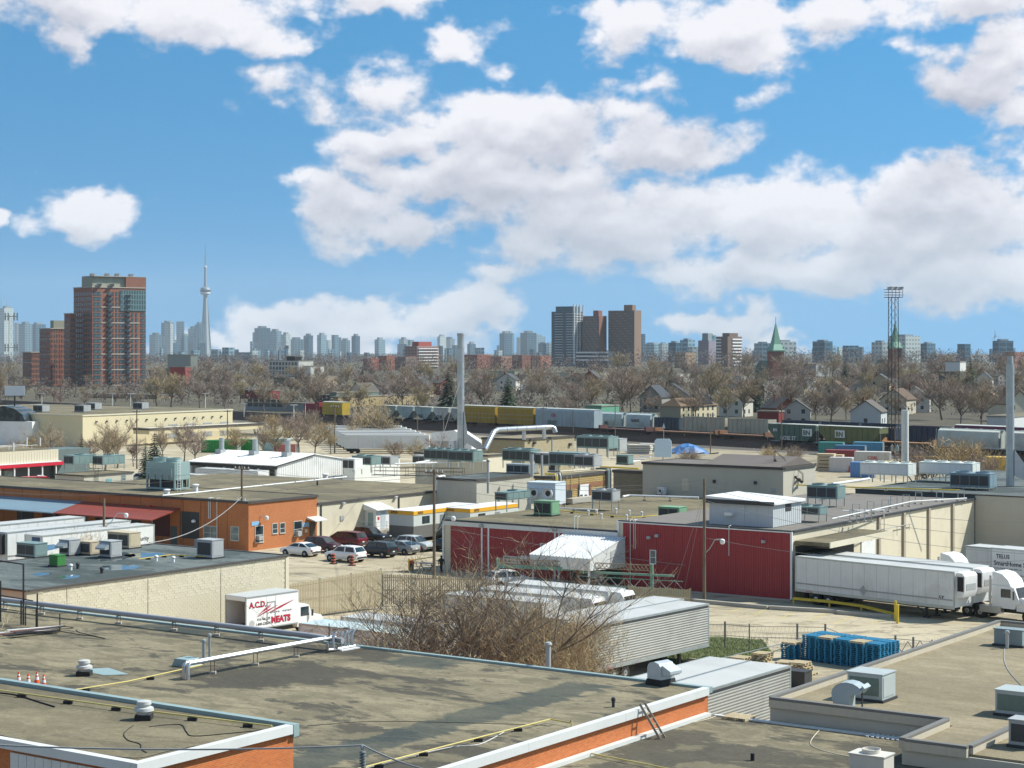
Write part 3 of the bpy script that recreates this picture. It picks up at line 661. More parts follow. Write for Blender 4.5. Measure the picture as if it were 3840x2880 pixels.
def trailers():
 a = R(-46); g = 'refrigerated trailers backed to the red building dock'
 r = rear_at(3003, 2087, 4.1, a, .6)
 t = trailer('long white refrigerated trailer nearest us with 53 foot marking, backed to the red dock', r, a, reefer='white', group=g)
 text("53'", .42, M_ink, t, (14.7, -.012, 1.75), bold=.01)
 dm = MB().poly((7.2, -.012, 1.30), (7.6, -.012, 1.75), (7.2, -.012, 2.2), (6.8, -.012, 1.75)).o('hazard_placard', M_grey, t)
 n = Vector((-math.sin(a), math.cos(a), 0)); d = Vector((math.cos(a), math.sin(a), 0))
 r2 = r + n * 3.5 - d * .5
 trailer('white refrigerated trailer behind the nearest one, with a tractor coupled to it', r2, a, reefer='white', group=g)
 tractor('white highway tractor with roof fairing at the right edge, coupled to a trailer', r2 + d * 17.9 + n * .05, a)
 r3 = rear_at(3716, 2053, 4.1, a)
 t = trailer('white trailer with TELUS SmartHome Security lettering at the right edge', r3, a, L=12, group=g)
 text('TELUS', .5, M_ink, t, (.55, -.012, 3.2), bold=.012); text('SmartHome Security', .58, M_ink, t, (.3, -.012, 2.55), bold=.012)
 text('Come home to easy with our', .24, M_ink, t, (.3, -.012, 2.22)); text('smart thermostat.', .24, M_ink, t, (.3, -.012, 1.95))
 trailer('short white trailer against the stucco wall, left of the lettered one', rear_at(3618, 2046, 3.8, a), a, L=4.6, W=2.5, zt=3.8, group=g, gear=False)
 # the white wind deflector of a second tractor shows between the trailers
 tractor('white tractor behind the two long trailers, only its roof fairing showing', rear_at(3522, 2076, 3.9, a), a)
 # silver ribbed pair by the bare trees
 v = R(51); g2 = 'silver trailers parked on the grass'
 dv = Vector((math.cos(v), math.sin(v), 0)); nl = Vector((-math.sin(v), math.cos(v), 0))
 q = rear_at(2232, 2346, 4.1, v)
 trailer('silver ribbed trailer with dark top band, beside the bare trees', q, v, L=13.7, skin='ribbed', group=g2)
 trailer('pale roofed trailer parked tight behind the silver ribbed one', q + nl * 2.75 + dv * .9, v, L=13.7, skin='ribbed', group=g2)
 v2 = R(54); dv = Vector((math.cos(v2), math.sin(v2), 0)); nl = Vector((-math.sin(v2), math.cos(v2), 0))
 q = rear_at(2965, 2495, 4.1, v2) - dv * 12.2
 trailer('silver ribbed trailer with pale blue roof close behind the brick corner', q, v2, L=12.2, skin='ribbed', group=g2)
 trailer('white roofed trailer left of the pale blue roofed one', q + nl * 2.75, v2, L=12.2, skin='ribbed', group=g2)
 # trailers at the brick workshop dock, far left
 v3 = R(53.5); d3 = Vector((math.cos(v3), math.sin(v3), 0)); g3 = 'white trailers at the brick workshop dock'
 for (px, py, L, lab) in ((490, 1951, 16.15, 'long white trailer with black nose unit, middle of the brick dock row'), (318, 1938, 16.15, 'long white trailer at the far left of the brick dock row')):
  q = rear_at(px, py, 4.1, v3) - d3 * L
  t = trailer(lab, q, v3, L=L, group=g3)
  MB().box(-.7, .3, 1.9, -.01, 2.3, 3.9).o('reefer_unit', M_black, t)
 q = rear_at(579, 1966, 4.1, v3) - d3 * 14.6
 t = trailer('white trailer with SmartHome Security lettering nearest the brick workshop door', q, v3, L=14.6, group=g3)
 text('TELUS', .5, M_ink, t, (9.2, -.012, 3.3)); text('SmartHome Security', .62, M_ink, t, (8.6, -.012, 2.55), bold=.01)
 box('rear_door', mat('door_blue', (.02, .07, .16), .5, .1, 2), t, -.03, .3, 1.2, -.005, 1.5, 3.9)
 # meat company bodies in the yard by the fence
 g4 = 'meat company bodies in the fenced yard'
 q = rear_at(1121, 2337, 3.8, GA)
 t = trailer('pale roofed container body with red A.C.D. lettering below the box truck', q, GA, L=8.5, zt=3.8, group=g4, gear=False, roofm=mat('roof_teal', (.46, .56, .56), .6, .08, .6, dirt=.2))
 text('A.C.D.', 1.15, M_inkred, t, (1.0, -.012, 2.35), bold=.03)
 q = rear_at(1278, 2312, 3.8, GA)
 trailer('grey white container body behind the lettered one, by the slat fence', q, GA, L=8.5, zt=3.8, group=g4, gear=False, roofm=M_trroof)
 for i, (px, py, L, lab) in enumerate(((2279, 2219, 9.5, 'white refrigerated truck body with black nose unit, nearer the truss'), (2166, 2242, 9.5, 'white refrigerated truck body with black nose unit behind the bare trees'),
            (2030, 2262, 9.0, 'white truck body deep among the bare tree branches'))):
  q = rear_at(px, py, 3.8, GA) - U * L
  t = trailer(lab, q, GA, L=L, zt=3.8, group=g4, gear=False)
  if i < 2:
   k = MB().prism([(L + .001, 2.2), (L + 1.1, 2.4), (L + 1.2, 3.3), (L + .9, 3.75), (L + .001, 3.75)], .4, 2.2).o('reefer_unit', M_white, t, True)
   MB().box(L + 1.16, .5, 2.65, L + 1.235, 2.1, 3.45).o('grille', M_black, k)
  if i > 1: pass
trailers()
def acd_truck():
 a = R(50); p = G(924, 2241, 3.6); p.z = 0
 t = thing('box_truck', 'white box truck with A.C.D. MEATS lettering and open rear', 'truck', p, a)
 L, W, zb, zt = 5.3, 2.35, 1.15, 3.6
 wp = mat('truck_white', (.80, .80, .79), .4, .03, .8, dirt=.08, dirt_col=(.4, .4, .38, 1))
 b = MB()                                               # hollow box: the rear is open
 for c in ((0, 0, zb, L, .05, zt), (0, W - .05, zb, L, W, zt), (0, .05, zb, L, W - .05, zb + .06), (0, .05, zt - .06, L, W - .05, zt), (L - .06, .05, zb + .061, L, W - .05, zt - .061)): b.box(*c)
 bo = b.o('cargo_box', wp, t)
 MB().box(0, -.02, zt + .001, L, W + .02, zt + .03).o('roof', M_trroof, bo)
 for y in (-.025, W - .085): box('door_post', M_galv, t, -.05, y, zb - .05, .0, y + .11, zt)
 box('door_header', M_white, t, -.05, .09, zt - .32, -.001, W - .09, zt - .01); box('cargo_floor', M_dark, t, .01, .06, zb + .061, L - .1, W - .06, zb + .075)
 for z0 in (zb - .08, zt - .09): box('side_rail', M_galv, t, 0, -.025, z0, L, -.001, z0 + .09)
 M_seam = mat('seam', (.45, .46, .46), .5)
 for x in (2.05, 2.95, 3.0): box('panel_seam', M_seam, t, x, -.006, zb + .1, x + .015, -.001, zt - .1)
 for c in ((2.08, zb + .2, 2.13, zt - .55), (2.9, zb + .2, 2.95, zt - .55), (2.08, zt - .6, 2.95, zt - .55)): box('door_frame', M_galv, t, c[0], -.03, c[1], c[2], -.002, c[3])
 for (s, sz, x, z, m, bo_) in (('A.C.D.', .62, .28, 2.75, M_inkred, .016), ('MEATS', .66, 2.5, 1.42, M_inkred, .03)):
  text(s, sz, M_ink, t, (x + .02, -.007, z - .015), bold=bo_ + .012); text(s, sz, m, t, (x, -.014, z), bold=bo_)
 text('416-766-220', .26, M_ink, t, (1.05, -.010, 1.72), bold=.004, shear=.2); text('1-800-220-69', .28, M_ink, t, (.9, -.010, 1.35), bold=.004, shear=.2)
 for (x0, z0, x1, z1, w) in ((.95, 2.0, 3.2, 2.75, .06), (1.1, 2.12, 2.6, 2.95, .045), (2.0, 2.15, 4.9, 2.98, .07), (1.6, 2.35, 2.55, 2.78, .03)):
  MB().poly((x0, -.018, z0), (x1 * .5 + x0 * .5, -.018, (z0 + z1) / 2 - w), (x1, -.018, z1 - .01), (x1 * .5 + x0 * .5, -.018, (z0 + z1) / 2 + w)).o('stripe', M_inkred, t)
  MB().poly((x0 + .03, -.011, z0 - .02), (x1 * .5 + x0 * .5 + .03, -.011, (z0 + z1) / 2 - w - .02), (x1 + .02, -.011, z1 - .03), (x1 * .5 + x0 * .5 + .03, -.011, (z0 + z1) / 2 + w * .6)).o('stripe', M_ink, t)
 for i, x in enumerate((2.45, 2.65, 2.85, 3.05, 3.25, 3.7, 3.9, 4.1, 4.3, 4.5)):  # small row of characters, too small to read
  box('small_print', M_ink, t, x, -.01, 2.14 + .03 * (i % 2), x + .11, -.003, 2.27); 
 MB().lathe([(.26, 0), (.27, .003), (.25, .004)], n=18).o('round_emblem', M_seam, t, at=(.55, -.008, 1.55)).rotation_euler = (R(90), 0, 0)
 # cab and bonnet ahead of the box
 c = MB().prism([(L + .1, .75), (L + 1.6, .75), (L + 1.7, 1.55), (L + 1.35, 2.35), (L + 1.1, 2.45), (L + .1, 2.45)], .15, W - .15).o('cab', wp, t, True)
 MB().prism([(L + 1.6, .7), (L + 3.0, .7), (L + 3.05, 1.15), (L + 2.75, 1.45), (L + 1.7, 1.6)], .3, W - .3).o('hood', wp, t, True)
 MB().poly((L + 1.70, .25, 1.62), (L + 1.70, W - .25, 1.62), (L + 1.38, W - .3, 2.36), (L + 1.38, .3, 2.36)).o('windshield', M_glass, t)
 box('door_window', M_glass, t, L + .45, .135, 1.55, L + 1.3, .148, 2.25); box('mirror', M_dark, t, L + 1.45, -.12, 1.5, L + 1.55, .0, 2.0)
 box('reefer_unit', M_white, t, L + .01, .5, 2.55, L + .55, W - .5, 3.55)
 box('chassis', M_dark, t, .2, .7, .6, L + 2.8, W - .7, .98); box('bumper', M_dark, t, L + 2.9, .25, .4, L + 3.1, W - .25, .72)
 for x, ys in ((1.1, (.25, .55, W - .55, W - .25)), (L + 2.2, (.28, W - .28))):
  for y in ys: wheel(t, x, y, .48, .26, side=-1 if y < W / 2 else 1)
acd_truck()

# ---------------- details on the buildings ----------------
def face(p, dr, x, y):
 """photo pixel on the vertical plane through p along dr -> (distance along dr, height)"""
 t = along(p, dr, x); return t, zat(p + dr * t, y)
def window_on(parent, p, axis, x0, y0, x1, y1, glass=None, frame=None, mull=1, sash=True, proud=.05):
 """window drawn between two photo pixels (left-top, right-bottom) on a face: axis 'u' = face y=0 running to -x, 'v' = face x=0 running to +y"""
 dr = -U if axis == 'u' else VV
 t0, z1 = face(p, dr, x0, y0); t1, z0 = face(p, dr, x1, y1); frame = frame or M_white; w = .07
 def bx(n, m, a, b, c, d, off0, off1, par):
  if axis == 'u': return box(n, m, par, -max(a, c), -off1, b, -min(a, c), -off0, d)
  return box(n, m, par, off0, min(a, c), b, off1, max(a, c), d)
 a, c = min(t0, t1), max(t0, t1)
 g = bx('window', glass or M_glass, a, z0, c, z1, -.02, proud * .4, parent)
 bx('frame', frame, a - w, z0 - w, a, z1 + w, .0, proud, g); bx('frame', frame, c, z0 - w, c + w, z1 + w, .0, proud, g)
 bx('frame', frame, a, z1, c, z1 + w, .0, proud, g); bx('sill', frame, a - w, z0 - w * 1.6, c + w, z0, .0, proud + .05, g)
 for i in range(mull): x = a + (c - a) * (i + 1) / (mull + 1); bx('mullion', frame, x - .025, z0, x + .025, z1, .0, proud * .8, g)
 if sash: zz = z0 + (z1 - z0) * .45; bx('sash_bar', frame, a, zz - .025, c, zz + .025, .0, proud * .9, g)
 return g
def slab_on(parent, p, axis, x0, y0, x1, y1, name, m, off0=-.02, off1=.05):
 dr = -U if axis == 'u' else VV
 t0, z1 = face(p, dr, x0, y0); t1, z0 = face(p, dr, x1, y1); a, c = min(t0, t1), max(t0, t1)
 if axis == 'u': return box(name, m, parent, -c, -off1, min(z0, z1), -a, -off0, max(z0, z1))
 return box(name, m, parent, off0, a, min(z0, z1), off1, c, max(z0, z1))
def pipe_run(name, label, pts, r, m, stands=None, cat='pipe', group=None, zroof=None, foot=M_concrete, n=8):
 """a pipe through world points, with stands down to the roof every few metres"""
 o = Vector(pts[0]); o = Vector((o.x, o.y, zroof if zroof is not None else o.z)); t = thing(name, label, cat, o, 0, group)
 L = [Vector(q) - o for q in pts]; MB().tube(L, r, n).o('pipe', m, t, True)
 if stands:
  for a, b in zip(L[:-1], L[1:]):
   d = (b - a).length
   if abs((b - a).z) > d * .5 or d < stands * .6: continue
   for i in range(int(d / stands)):
    c = a + (b - a) * ((i + .6) * stands / d)
    h = c.z - r
    if h > .15:
     s = (b - a).normalized().cross(Vector((0, 0, 1))) * .13
     MB().box(c.x - .16, c.y - .16, .0, c.x + .16, c.y + .16, .12).o('stand_block', foot, t)
     for sg in (-1, 1): MB().bar((c.x + s.x * sg, c.y + s.y * sg, .121), (c.x + s.x * sg, c.y + s.y * sg, h + r), .03).o('stand_leg', M_rust, t)
     MB().bar((c.x - s.x * 1.4, c.y - s.y * 1.4, h - .02), (c.x + s.x * 1.4, c.y + s.y * 1.4, h - .02), .04).o('stand_bar', M_dark, t)
    else: MB().box(c.x - .18, c.y - .10, 0, c.x + .18, c.y + .10, max(.03, h)).o('stand_block', M_black, t)
 return t
def hvac(name, label, px, py, z, w, d, h, m, legs=0.0, fans=0, louvre=None, cat='air unit', group='rooftop air units', rz=GA, hood=False, side_fan=0, base=True, at=None):
 """roof unit: footprint w along the street grid, d away; (px, py) = photo pixel of its base centre on level z"""
 p = at or G(px, py, z)
 t = thing(name, label, cat, (p.x, p.y, z), rz, group); a, b = w / 2, d / 2; zb = legs if legs else (.12 if base else 0)
 if legs:
  nx = max(2, int(w / 1.5) + 1)
  for i in range(nx):
   for y in (-b + .08, b - .08): x = -a + .08 + (w - .16) * i / (nx - 1); box('leg', M_galv, t, x - .05, y - .05, 0, x + .05, y + .05, zb)
 elif base: box('curb', M_dark, t, -a - .08, -b - .08, 0, a + .08, b + .08, zb)
 bo = box('cabinet', m, t, -a, -b, zb, a, b, zb + h)
 box('lid', m, t, -a - .04, -b - .04, zb + h + .001, a + .04, b + .04, zb + h + .05)
 lv = louvre if louvre is not None else (M_coil,)
 if lv:
  npan = max(1, int(w / 1.1))
  for i in range(npan):
   x0 = -a + .1 + (w - .2) * i / npan; x1 = -a + .1 + (w - .2) * (i + 1) / npan - .08
   box('grille', lv[0], t, x0, -b - .02, zb + h * .14, x1, -b - .002, zb + h * .86)
  npan = max(1, int(d / 1.1))
  for i in range(npan):
   y0 = -b + .1 + (d - .2) * i / npan; y1 = -b + .1 + (d - .2) * (i + 1) / npan - .08
   box('access_panel', m, t, a + .002, y0, zb + h * .1, a + .022, y1, zb + h * .9)
 nx = fans
 for i in range(nx):
  x = -a + w * (i + .5) / nx; r = min(w / nx, d) * .38
  k = MB().lathe([(r, 0), (r, .16), (r * .92, .16), (r * .9, .05)], n=16).o('fan_ring', m, t, True, at=(x, 0, zb + h + .051))
  MB().lathe([(r * .86, .03), (r * .2, .07), (r * .02, .08)], n=12).o('fan', M_black, k)
 if hood: MB().prism([(-b - .001, zb + h * .95), (-b - .55, zb + h * .62), (-b - .55, zb + h * .5), (-b - .001, zb + h * .5)], -a + .1, a - .1, 'x').o('intake_hood', M_galv, t)
 for i in range(side_fan):
  x = -a + w * (i + .5) / side_fan; r = min(w / side_fan, h) * .36
  k = MB().lathe([(r, 0), (r * 1.02, .35), (r * .93, .35), (r * .9, .1)], n=20); k.v = [(x_, -z_, y_) for x_, y_, z_ in k.v]
  k = k.o('fan_ring', M_white, t, True, at=(x, -b - .002, zb + h * .52)); q = MB().lathe([(r * .88, .08), (r * .15, .12), (.02, .13)], n=14); q.v = [(x_, -z_, y_) for x_, y_, z_ in q.v]
  q.o('fan', M_dark, k)
 return t
def small_vent(label, px, py, z, r=.18, h=.5, m=None, cap=True, name='roof_vent', group='small roof vents'):
 p = G(px, py, z); t = thing(name, label, 'vent', p, 0, group)
 MB().cyl((0, 0, 0), (0, 0, h), r, n=10).o('pipe', m or M_galv, t, True)
 if cap: MB().lathe([(r * 1.25, 0), (r * 1.5, .06), (r * 1.2, .16), (.02, .2)], (0, 0, h + .01), 10).o('cap', m or M_galv, t, True)
 return t

def cinder_details():
 t, p, ly = CB, CBP, CBY; top = 5.6 - .16
 cols = mat('block_cream', (.55, .51, .385), .92, .1, 1.0, dirt=.15, dirt_col=(.42, .38, .27, 1)); col2 = mat('block_pale', (.585, .545, .415), .92, .08, 1.0)
 blk = MB().box(0, .006, .006, .05, .394, .194); proto = blk.o('block', col2, t); proto.location = (-.01, 1.0, top - .2); n = 1; rest = MB()
 ymin = along(p, VV, 150); blocks = []
 rows = 26
 for j in range(rows):
  for i in range(int(ly / .4) - 1):
   y = i * .4 + (.2 if j % 2 else 0); z = top - .2 * (j + 1)
   if y < ymin or z < .3: continue
   blocks.append((y, z, j))
 rnd.shuffle(blocks)
 pick = sorted([q for q in blocks if q[2] < 10], key=lambda q: rnd.random())[:298]
 ps = set((q[0], q[1]) for q in pick)
 for (y, z, j) in pick: inst('block', proto, t, (-.033 + rnd.uniform(0, .003), y, z))
 for (y, z, j) in blocks:
  if (y, z) not in ps:
   e = rnd.uniform(-.034, -.030); rest.box(e, y + .006, z + .006, .04 + e, y + .394, z + .194)
 rest.o('blocks', cols, t, kind='stuff')
 for x in (251, 555, 828): box('control_joint', M_cream2, t, -.02, along(p, VV, x) - .02, .2, .046, along(p, VV, x) + .02, top)
 box('corner_quoin', M_cream, t, -.05, ly - .35, 0, .07, ly + .04, top)
 g = 'units on the block building roof'
 hvac('air_conditioner', 'green framed condenser at the left end of the wet roof', 120, 2088, 5.55, 2.2, 1.3, 1.0, M_teal, group=g)
 hvac('air_conditioner', 'grey hooded unit, leftmost of the pair on the wet roof', 262, 2082, 5.55, 1.2, 1.2, 1.15, M_grey, hood=True, group=g)
 hvac('air_conditioner', 'small beige condenser between the two hooded units', 338, 2080, 5.55, 1.3, 1.1, .95, M_beige, group=g)
 hvac('air_conditioner', 'grey hooded unit, rightmost of the pair on the wet roof', 415, 2090, 5.55, 1.3, 1.2, 1.2, M_grey, hood=True, group=g)
 hvac('air_conditioner', 'long beige package unit at the back of the wet roof', 465, 2054, 5.55, 2.6, 1.3, 1.2, M_beige, group=g)
 hvac('air_conditioner', 'tall grey unit standing alone right of the wet roof', 788, 2092, 5.55, 1.7, 1.3, 1.35, M_grey, group=g)
 hvac('equipment_box', 'small bright green box on the wet roof', 215, 2124, 5.55, .95, .8, .75, mat('box_green', (.04, .20, .04), .5, .1, 2), louvre=(), cat='box', group=g)
 for (x, y, lab) in ((265, 2138, 'white dome vent near the green box'), (292, 2133, 'black pipe vent right of the dome vent'), (382, 2150, 'black bent vent in the middle of the wet roof'), (586, 2104, 'low vent right of the puddles'), (650, 2108, 'flat hatch vent right on the wet roof')): small_vent(lab, x, y, 5.55, .12, .28, M_dark if 'black' in lab else M_white, group='small vents on the wet roof')
 pipe_run('gas_pipe', 'thin yellow gas pipe bent across the wet roof', [G(520, 2096, 5.7), G(640, 2080, 5.7), G(770, 2088, 5.7)], .03, M_yellow, 1.8, zroof=5.56)
 # shallow puddles left by the rain
 wet = glass_mat('puddle_water', (.05, .07, .08), .03)
 for i, (x, y, a, b) in enumerate(((445, 2085, 1.3, .8), (545, 2081, 1.6, .45), (450, 2127, 1.7, .35), (260, 2162, .9, .25), (170, 2055, 1.2, .5), (160, 2152, .7, .2))):
  c = G(x, y, 5.556); pts = [(c.x + math.cos(q * .5236) * a * rnd.uniform(.75, 1.15), c.y + math.sin(q * .5236) * b * 6 * rnd.uniform(.5, 1), 5.556) for q in range(12)]
  tag(MB().poly(*pts).o('puddle', wet), ['puddle by the hooded units on the wet roof', 'pale puddle behind the gas pipe on the wet roof', 'long puddle in the middle of the wet roof', 'small puddle near the front of the wet roof', 'puddle by the green framed condenser', 'smallest puddle at the left of the wet roof'][i], 'puddle', 'puddles on the wet roof')
cinder_details()

def orange_details():
 t, p, lx, ly = OB
 for (x0, y0, x1, y1, mu) in ((765, 1972, 814, 2020, 1), (867, 1975, 895, 2026, 0)): window_on(t, p, 'u', x0, y0, x1, y1, M_glass2, mat('frame_grey', (.5, .5, .46), .6), mu)
 for (x0, y0, x1, y1) in ((957, 1975, 986, 2030), (1022, 1965, 1039, 1998), (1050, 1963, 1067, 1996), (1102, 1957, 1131, 2006)): window_on(t, p, 'v', x0, y0, x1, y1, None, mat('frame_grey', (.5, .5, .46)), 0)
 slab_on(t, p, 'v', 1161, 1958, 1182, 2018, 'door', mat('door_brown', (.09, .06, .04), .6), -.02, .06)
 a, z = face(p, VV, 1150, 1943); b, _ = face(p, VV, 1196, 1940)
 MB().prism([(.0, z - .1), (1.3, z - .35), (1.3, z - .25), (0, z + .12)], a, b, 'y').o('door_canopy', M_coping, t)
 sign = mat('sign_blue', (.22, .42, .62), .5, .1, 2)
 slab_on(t, p, 'v', 942, 1957, 971, 1969, 'sign', sign, -.01, .05); slab_on(t, p, 'v', 1134, 1961, 1158, 1974, 'sign', sign, -.01, .05); slab_on(t, p, 'v', 1143, 1985, 1152, 1996, 'notice', M_cream, -.01, .04)
 for (x, y) in ((967, 2018), (1112, 2000)): a, z = face(p, VV, x, y); box('window_air_conditioner', M_grey, t, .02, a - .3, z - .2, .5, a + .35, z + .28)
 slab_on(t, p, 'u', 729, 2000, 746, 2050, 'door', mat('door_grey', (.30, .32, .31), .6), -.02, .05); slab_on(t, p, 'u', 711, 2000, 726, 2007, 'sign', M_redp, -.01, .05)
 slab_on(t, p, 'u', 641, 1972, 664, 2045, 'door', mat('door_teal', (.07, .11, .11), .6), -.02, .05)
 for x in (681, 752): a = along(p, -U, x); box('downpipe', M_brickfar, t, -a - .05, -.09, .3, -a + .05, -.004, 5.2)
 for x in (785, 791, 816): a = along(p, -U, x); MB().tube([(-a, .4, 5.62), (-a, -.10, 5.62), (-a, -.10, 1.0 + (2.3 if x < 800 else 0))], .05, 6).o('conduit', M_coping, t, True)
 a, z = face(p, -U, 733, 1950); MB().lathe([(.05, .1), (.24, .0), (.26, -.22), (.04, -.3)], (-a, -.3, z), 10).o('wall_lamp', M_white, t, True)
 for (x, y) in ((466, 1893), (568, 1899)): a, z = face(p, -U, x, y); box('flood_light', M_redp, t, -a - .18, -.45, z - .15, -a + .18, -.01, z + .12)
 # sloping loading canopies over the dock
 for (x0, x1, y0, y1, m, nm) in ((-250, 312, 1870, 1916, mat('canopy_blue', (.20, .30, .36), .45, .08, .6), 'canopy'), (313, 678, 1902, 1935, mat('canopy_red', (.26, .055, .035), .5, .1, .6), 'canopy')):
  a0, z0 = face(p, -U, x0, 1888); a1, z1 = face(p, -U, x1, 1897); zt = 4.25
  MB().prism([(0, zt), (-4.6, zt - 1.0), (-4.6, zt - 1.12), (0, zt - .14)], -a0, -a1 - .02, 'x').o(nm, m, t)
  n = max(2, int(abs(a0 - a1) / 5))
  for i in range(n + 1): x = -a0 + (a0 - a1 - .1) * i / n; MB().bar((x, -4.4, 0), (x, -4.4, zt - 1.1), .14).o('canopy_post', M_dark, t)
 # dock wall in the shade under the canopies
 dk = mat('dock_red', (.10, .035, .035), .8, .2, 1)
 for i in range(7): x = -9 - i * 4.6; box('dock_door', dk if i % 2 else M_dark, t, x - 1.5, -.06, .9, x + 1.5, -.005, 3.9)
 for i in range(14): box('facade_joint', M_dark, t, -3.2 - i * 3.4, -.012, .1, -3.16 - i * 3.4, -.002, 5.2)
 # roof things
 for (x, y, lab, h) in ((733, 1850, 'white gooseneck vent on the brick workshop roof', .9), (626, 1856, 'square white vent on the brick workshop roof edge', .5)): small_vent(lab, x, y, 5.45, .3, h, M_white)
 pipe_run('roof_pipe', 'long white pipe along the seam of the workshop roof', [G(610, 1858, 5.6), G(735, 1847, 5.6), G(900, 1829, 5.6), G(1300, 1788, 5.2)], .09, M_white, 5, zroof=5.46)
orange_details()

def cream_details():
 t, p, L, z = CW, CWP, CWL, CWZ
 # entrance porch with its stair
 a0 = along(p, VV, 1368); a1 = a0 + 2.6; zt = 3.1
 box('porch', M_white, t, .01, a0, .9, 1.7, a1, zt); MB().prism([(-.0, zt + .75), (2.1, zt + .15), (2.1, zt + .03), (0, zt + .01)], a0 - .3, a1 + .3, 'y').o('porch_roof', M_white, t)
 box('porch_door', mat('door_pale', (.45, .52, .55), .5), t, 1.701, a0 + .9, .92, 1.73, a0 + 1.8, 2.9); box('porch_door', mat('door_teal2', (.25, .35, .34), .5), t, .5, a0 - .03, .92, 1.3, a0 - .002, 2.85)
 box('notice', M_redp, t, 1.701, a0 + .3, 2.0, 1.72, a0 + .65, 2.35)
 box('landing', M_concrete, t, .01, a0 - 1.3, 0, 2.9, a1, .89)
 for i in range(5):
  box('step', M_concrete, t, 2.92 + i * .28, a0 + .7, 0, 2.92 + (i + 1) * .28 - .01, a0 + 2.2, .74 - i * .15)
 for (x0, y0, x1, y1) in ((2.85, a0 - 1.25, 2.85, a0 + .6), (2.85, a0 + .65, 4.3, a0 + .65), (2.85, a0 + 2.25, 4.3, a0 + 2.25), (.2, a0 - 1.25, 2.85, a0 - 1.25)):
  za, zb = (.9, .9) if x0 == x1 or x1 < 3 else (.9, .05)
  MB().tube([(x0, y0, za), (x0, y0, za + 1), (x1, y1, zb + 1), (x1, y1, zb)], .025, 5).o('handrail', M_galv, t)
  MB().tube([(x0, y0, za + .5), (x1, y1, zb + .5)], .02, 5).o('handrail', M_galv, t)
 for x in (1203, 1495, 1665): a = along(p, VV, x); box('downpipe', M_dark, t, .004, a - .06, .4, .12, a + .06, z - .3)
 for (x, y) in ((1285, 1889), (1481, 1865), (1677, 1844)): a, zz = face(p, VV, x, y); MB().prism([(.02, zz + .15), (.4, zz + .1), (.3, zz - .1), (.02, zz - .15)], a - .2, a + .2, 'y').o('flood_light', M_white, t)
 a, zz = face(p, VV, 1282, 1943); box('louvre', M_grey, t, .005, a - .3, zz - .3, .05, a + .3, zz + .3)
 a, zz = face(p, VV, 1647, 1815); box('exhaust_box', M_white, t, .005, a - .7, zz - 2.4, .7, a + .7, zz + .5); MB().prism([(0, zz + 1.1), (.35, zz + 1.1), (.7, zz + .8), (.7, zz + .501), (0, zz + .501)], a - .7, a + .7, 'y').o('exhaust_hood', M_white, t)
 # steel walkway with railings on the roof
 w = mat('rail_rust', (.13, .085, .06), .8, .2, 2)
 g = thing('roof_walkway', 'rust brown steel walkway with railings on the cream warehouse roof', 'walkway', G(1400, 1785, z), R(-14))
 L = 13.0
 box('deck', M_dark, g, 0, -.6, .15, L, .6, .22)
 for y in (-.6, .6):
  for zz in (.75, 1.25): MB().tube([(0, y, zz), (L, y, zz)], .03, 5).o('rail', w, g)
  for i in range(9): MB().tube([(L * i / 8, y, 0), (L * i / 8, y, 1.25)], .03, 5).o('post', w, g)
 small_vent('white square vent on the cream warehouse roof', 1220, 1797, z, .35, .6, M_white); small_vent('pipe vent right of the square vent on the cream roof', 1190, 1819, z, .12, .7, M_dark)
 # site office trailers with yellow roof edges
 for i, (px, py, Lt, lab) in enumerate(((1551, 1919, 15, 'site office trailer with yellow roof band and ATCO lettering, nearest the cars'), (1763, 1910, 15, 'second site office trailer with yellow roof band, behind the red building'))):
  q = G(px, py, 3.6); q.z = 0; Lt = along(q, VV, 1795 if i == 0 else 1945)
  s = thing('office_trailer', lab, 'trailer', q, GA, 'site office trailers')
  Wd = 3.6 
  box('upper_wall', mat('panel_pale', (.50, .55, .53), .6, .06, 1), s, -Wd, 0, 1.9, 0, Lt, 3.2); box('lower_wall', mat('panel_grey', (.13, .13, .125), .6, .1, 1), s, -Wd, .004, .5, -.004, Lt - .004, 1.899)
  box('roof_band', mat('band_yellow', (.72, .38, .02), .5, .06, 1), s, -Wd - .06, -.06, 3.201, .06, Lt + .06, 3.62); box('roof', M_white, s, -Wd - .03, -.03, 3.621, .03, Lt + .03, 3.66)
  text('ATCO', .36, M_ink, s, (.075, .7, 3.28), (R(90), 0, R(90)), bold=.02); text('ATCO', .36, M_ink, s, (-Wd + .3, -.075, 3.28), bold=.02)
  box('window', M_glass, s, -.01, 1.6, 2.1, .03, 3.0, 2.95); box('door', mat('door_grey2', (.2, .22, .22), .6), s, -.01, 5.0, .8, .035, 5.9, 2.9)
  for j in range(4): box('support_block', M_dark, s, -Wd + .4, .8 + j * (Lt - 2) / 3, 0, -.4, 1.4 + j * (Lt - 2) / 3, .499)
cream_details()

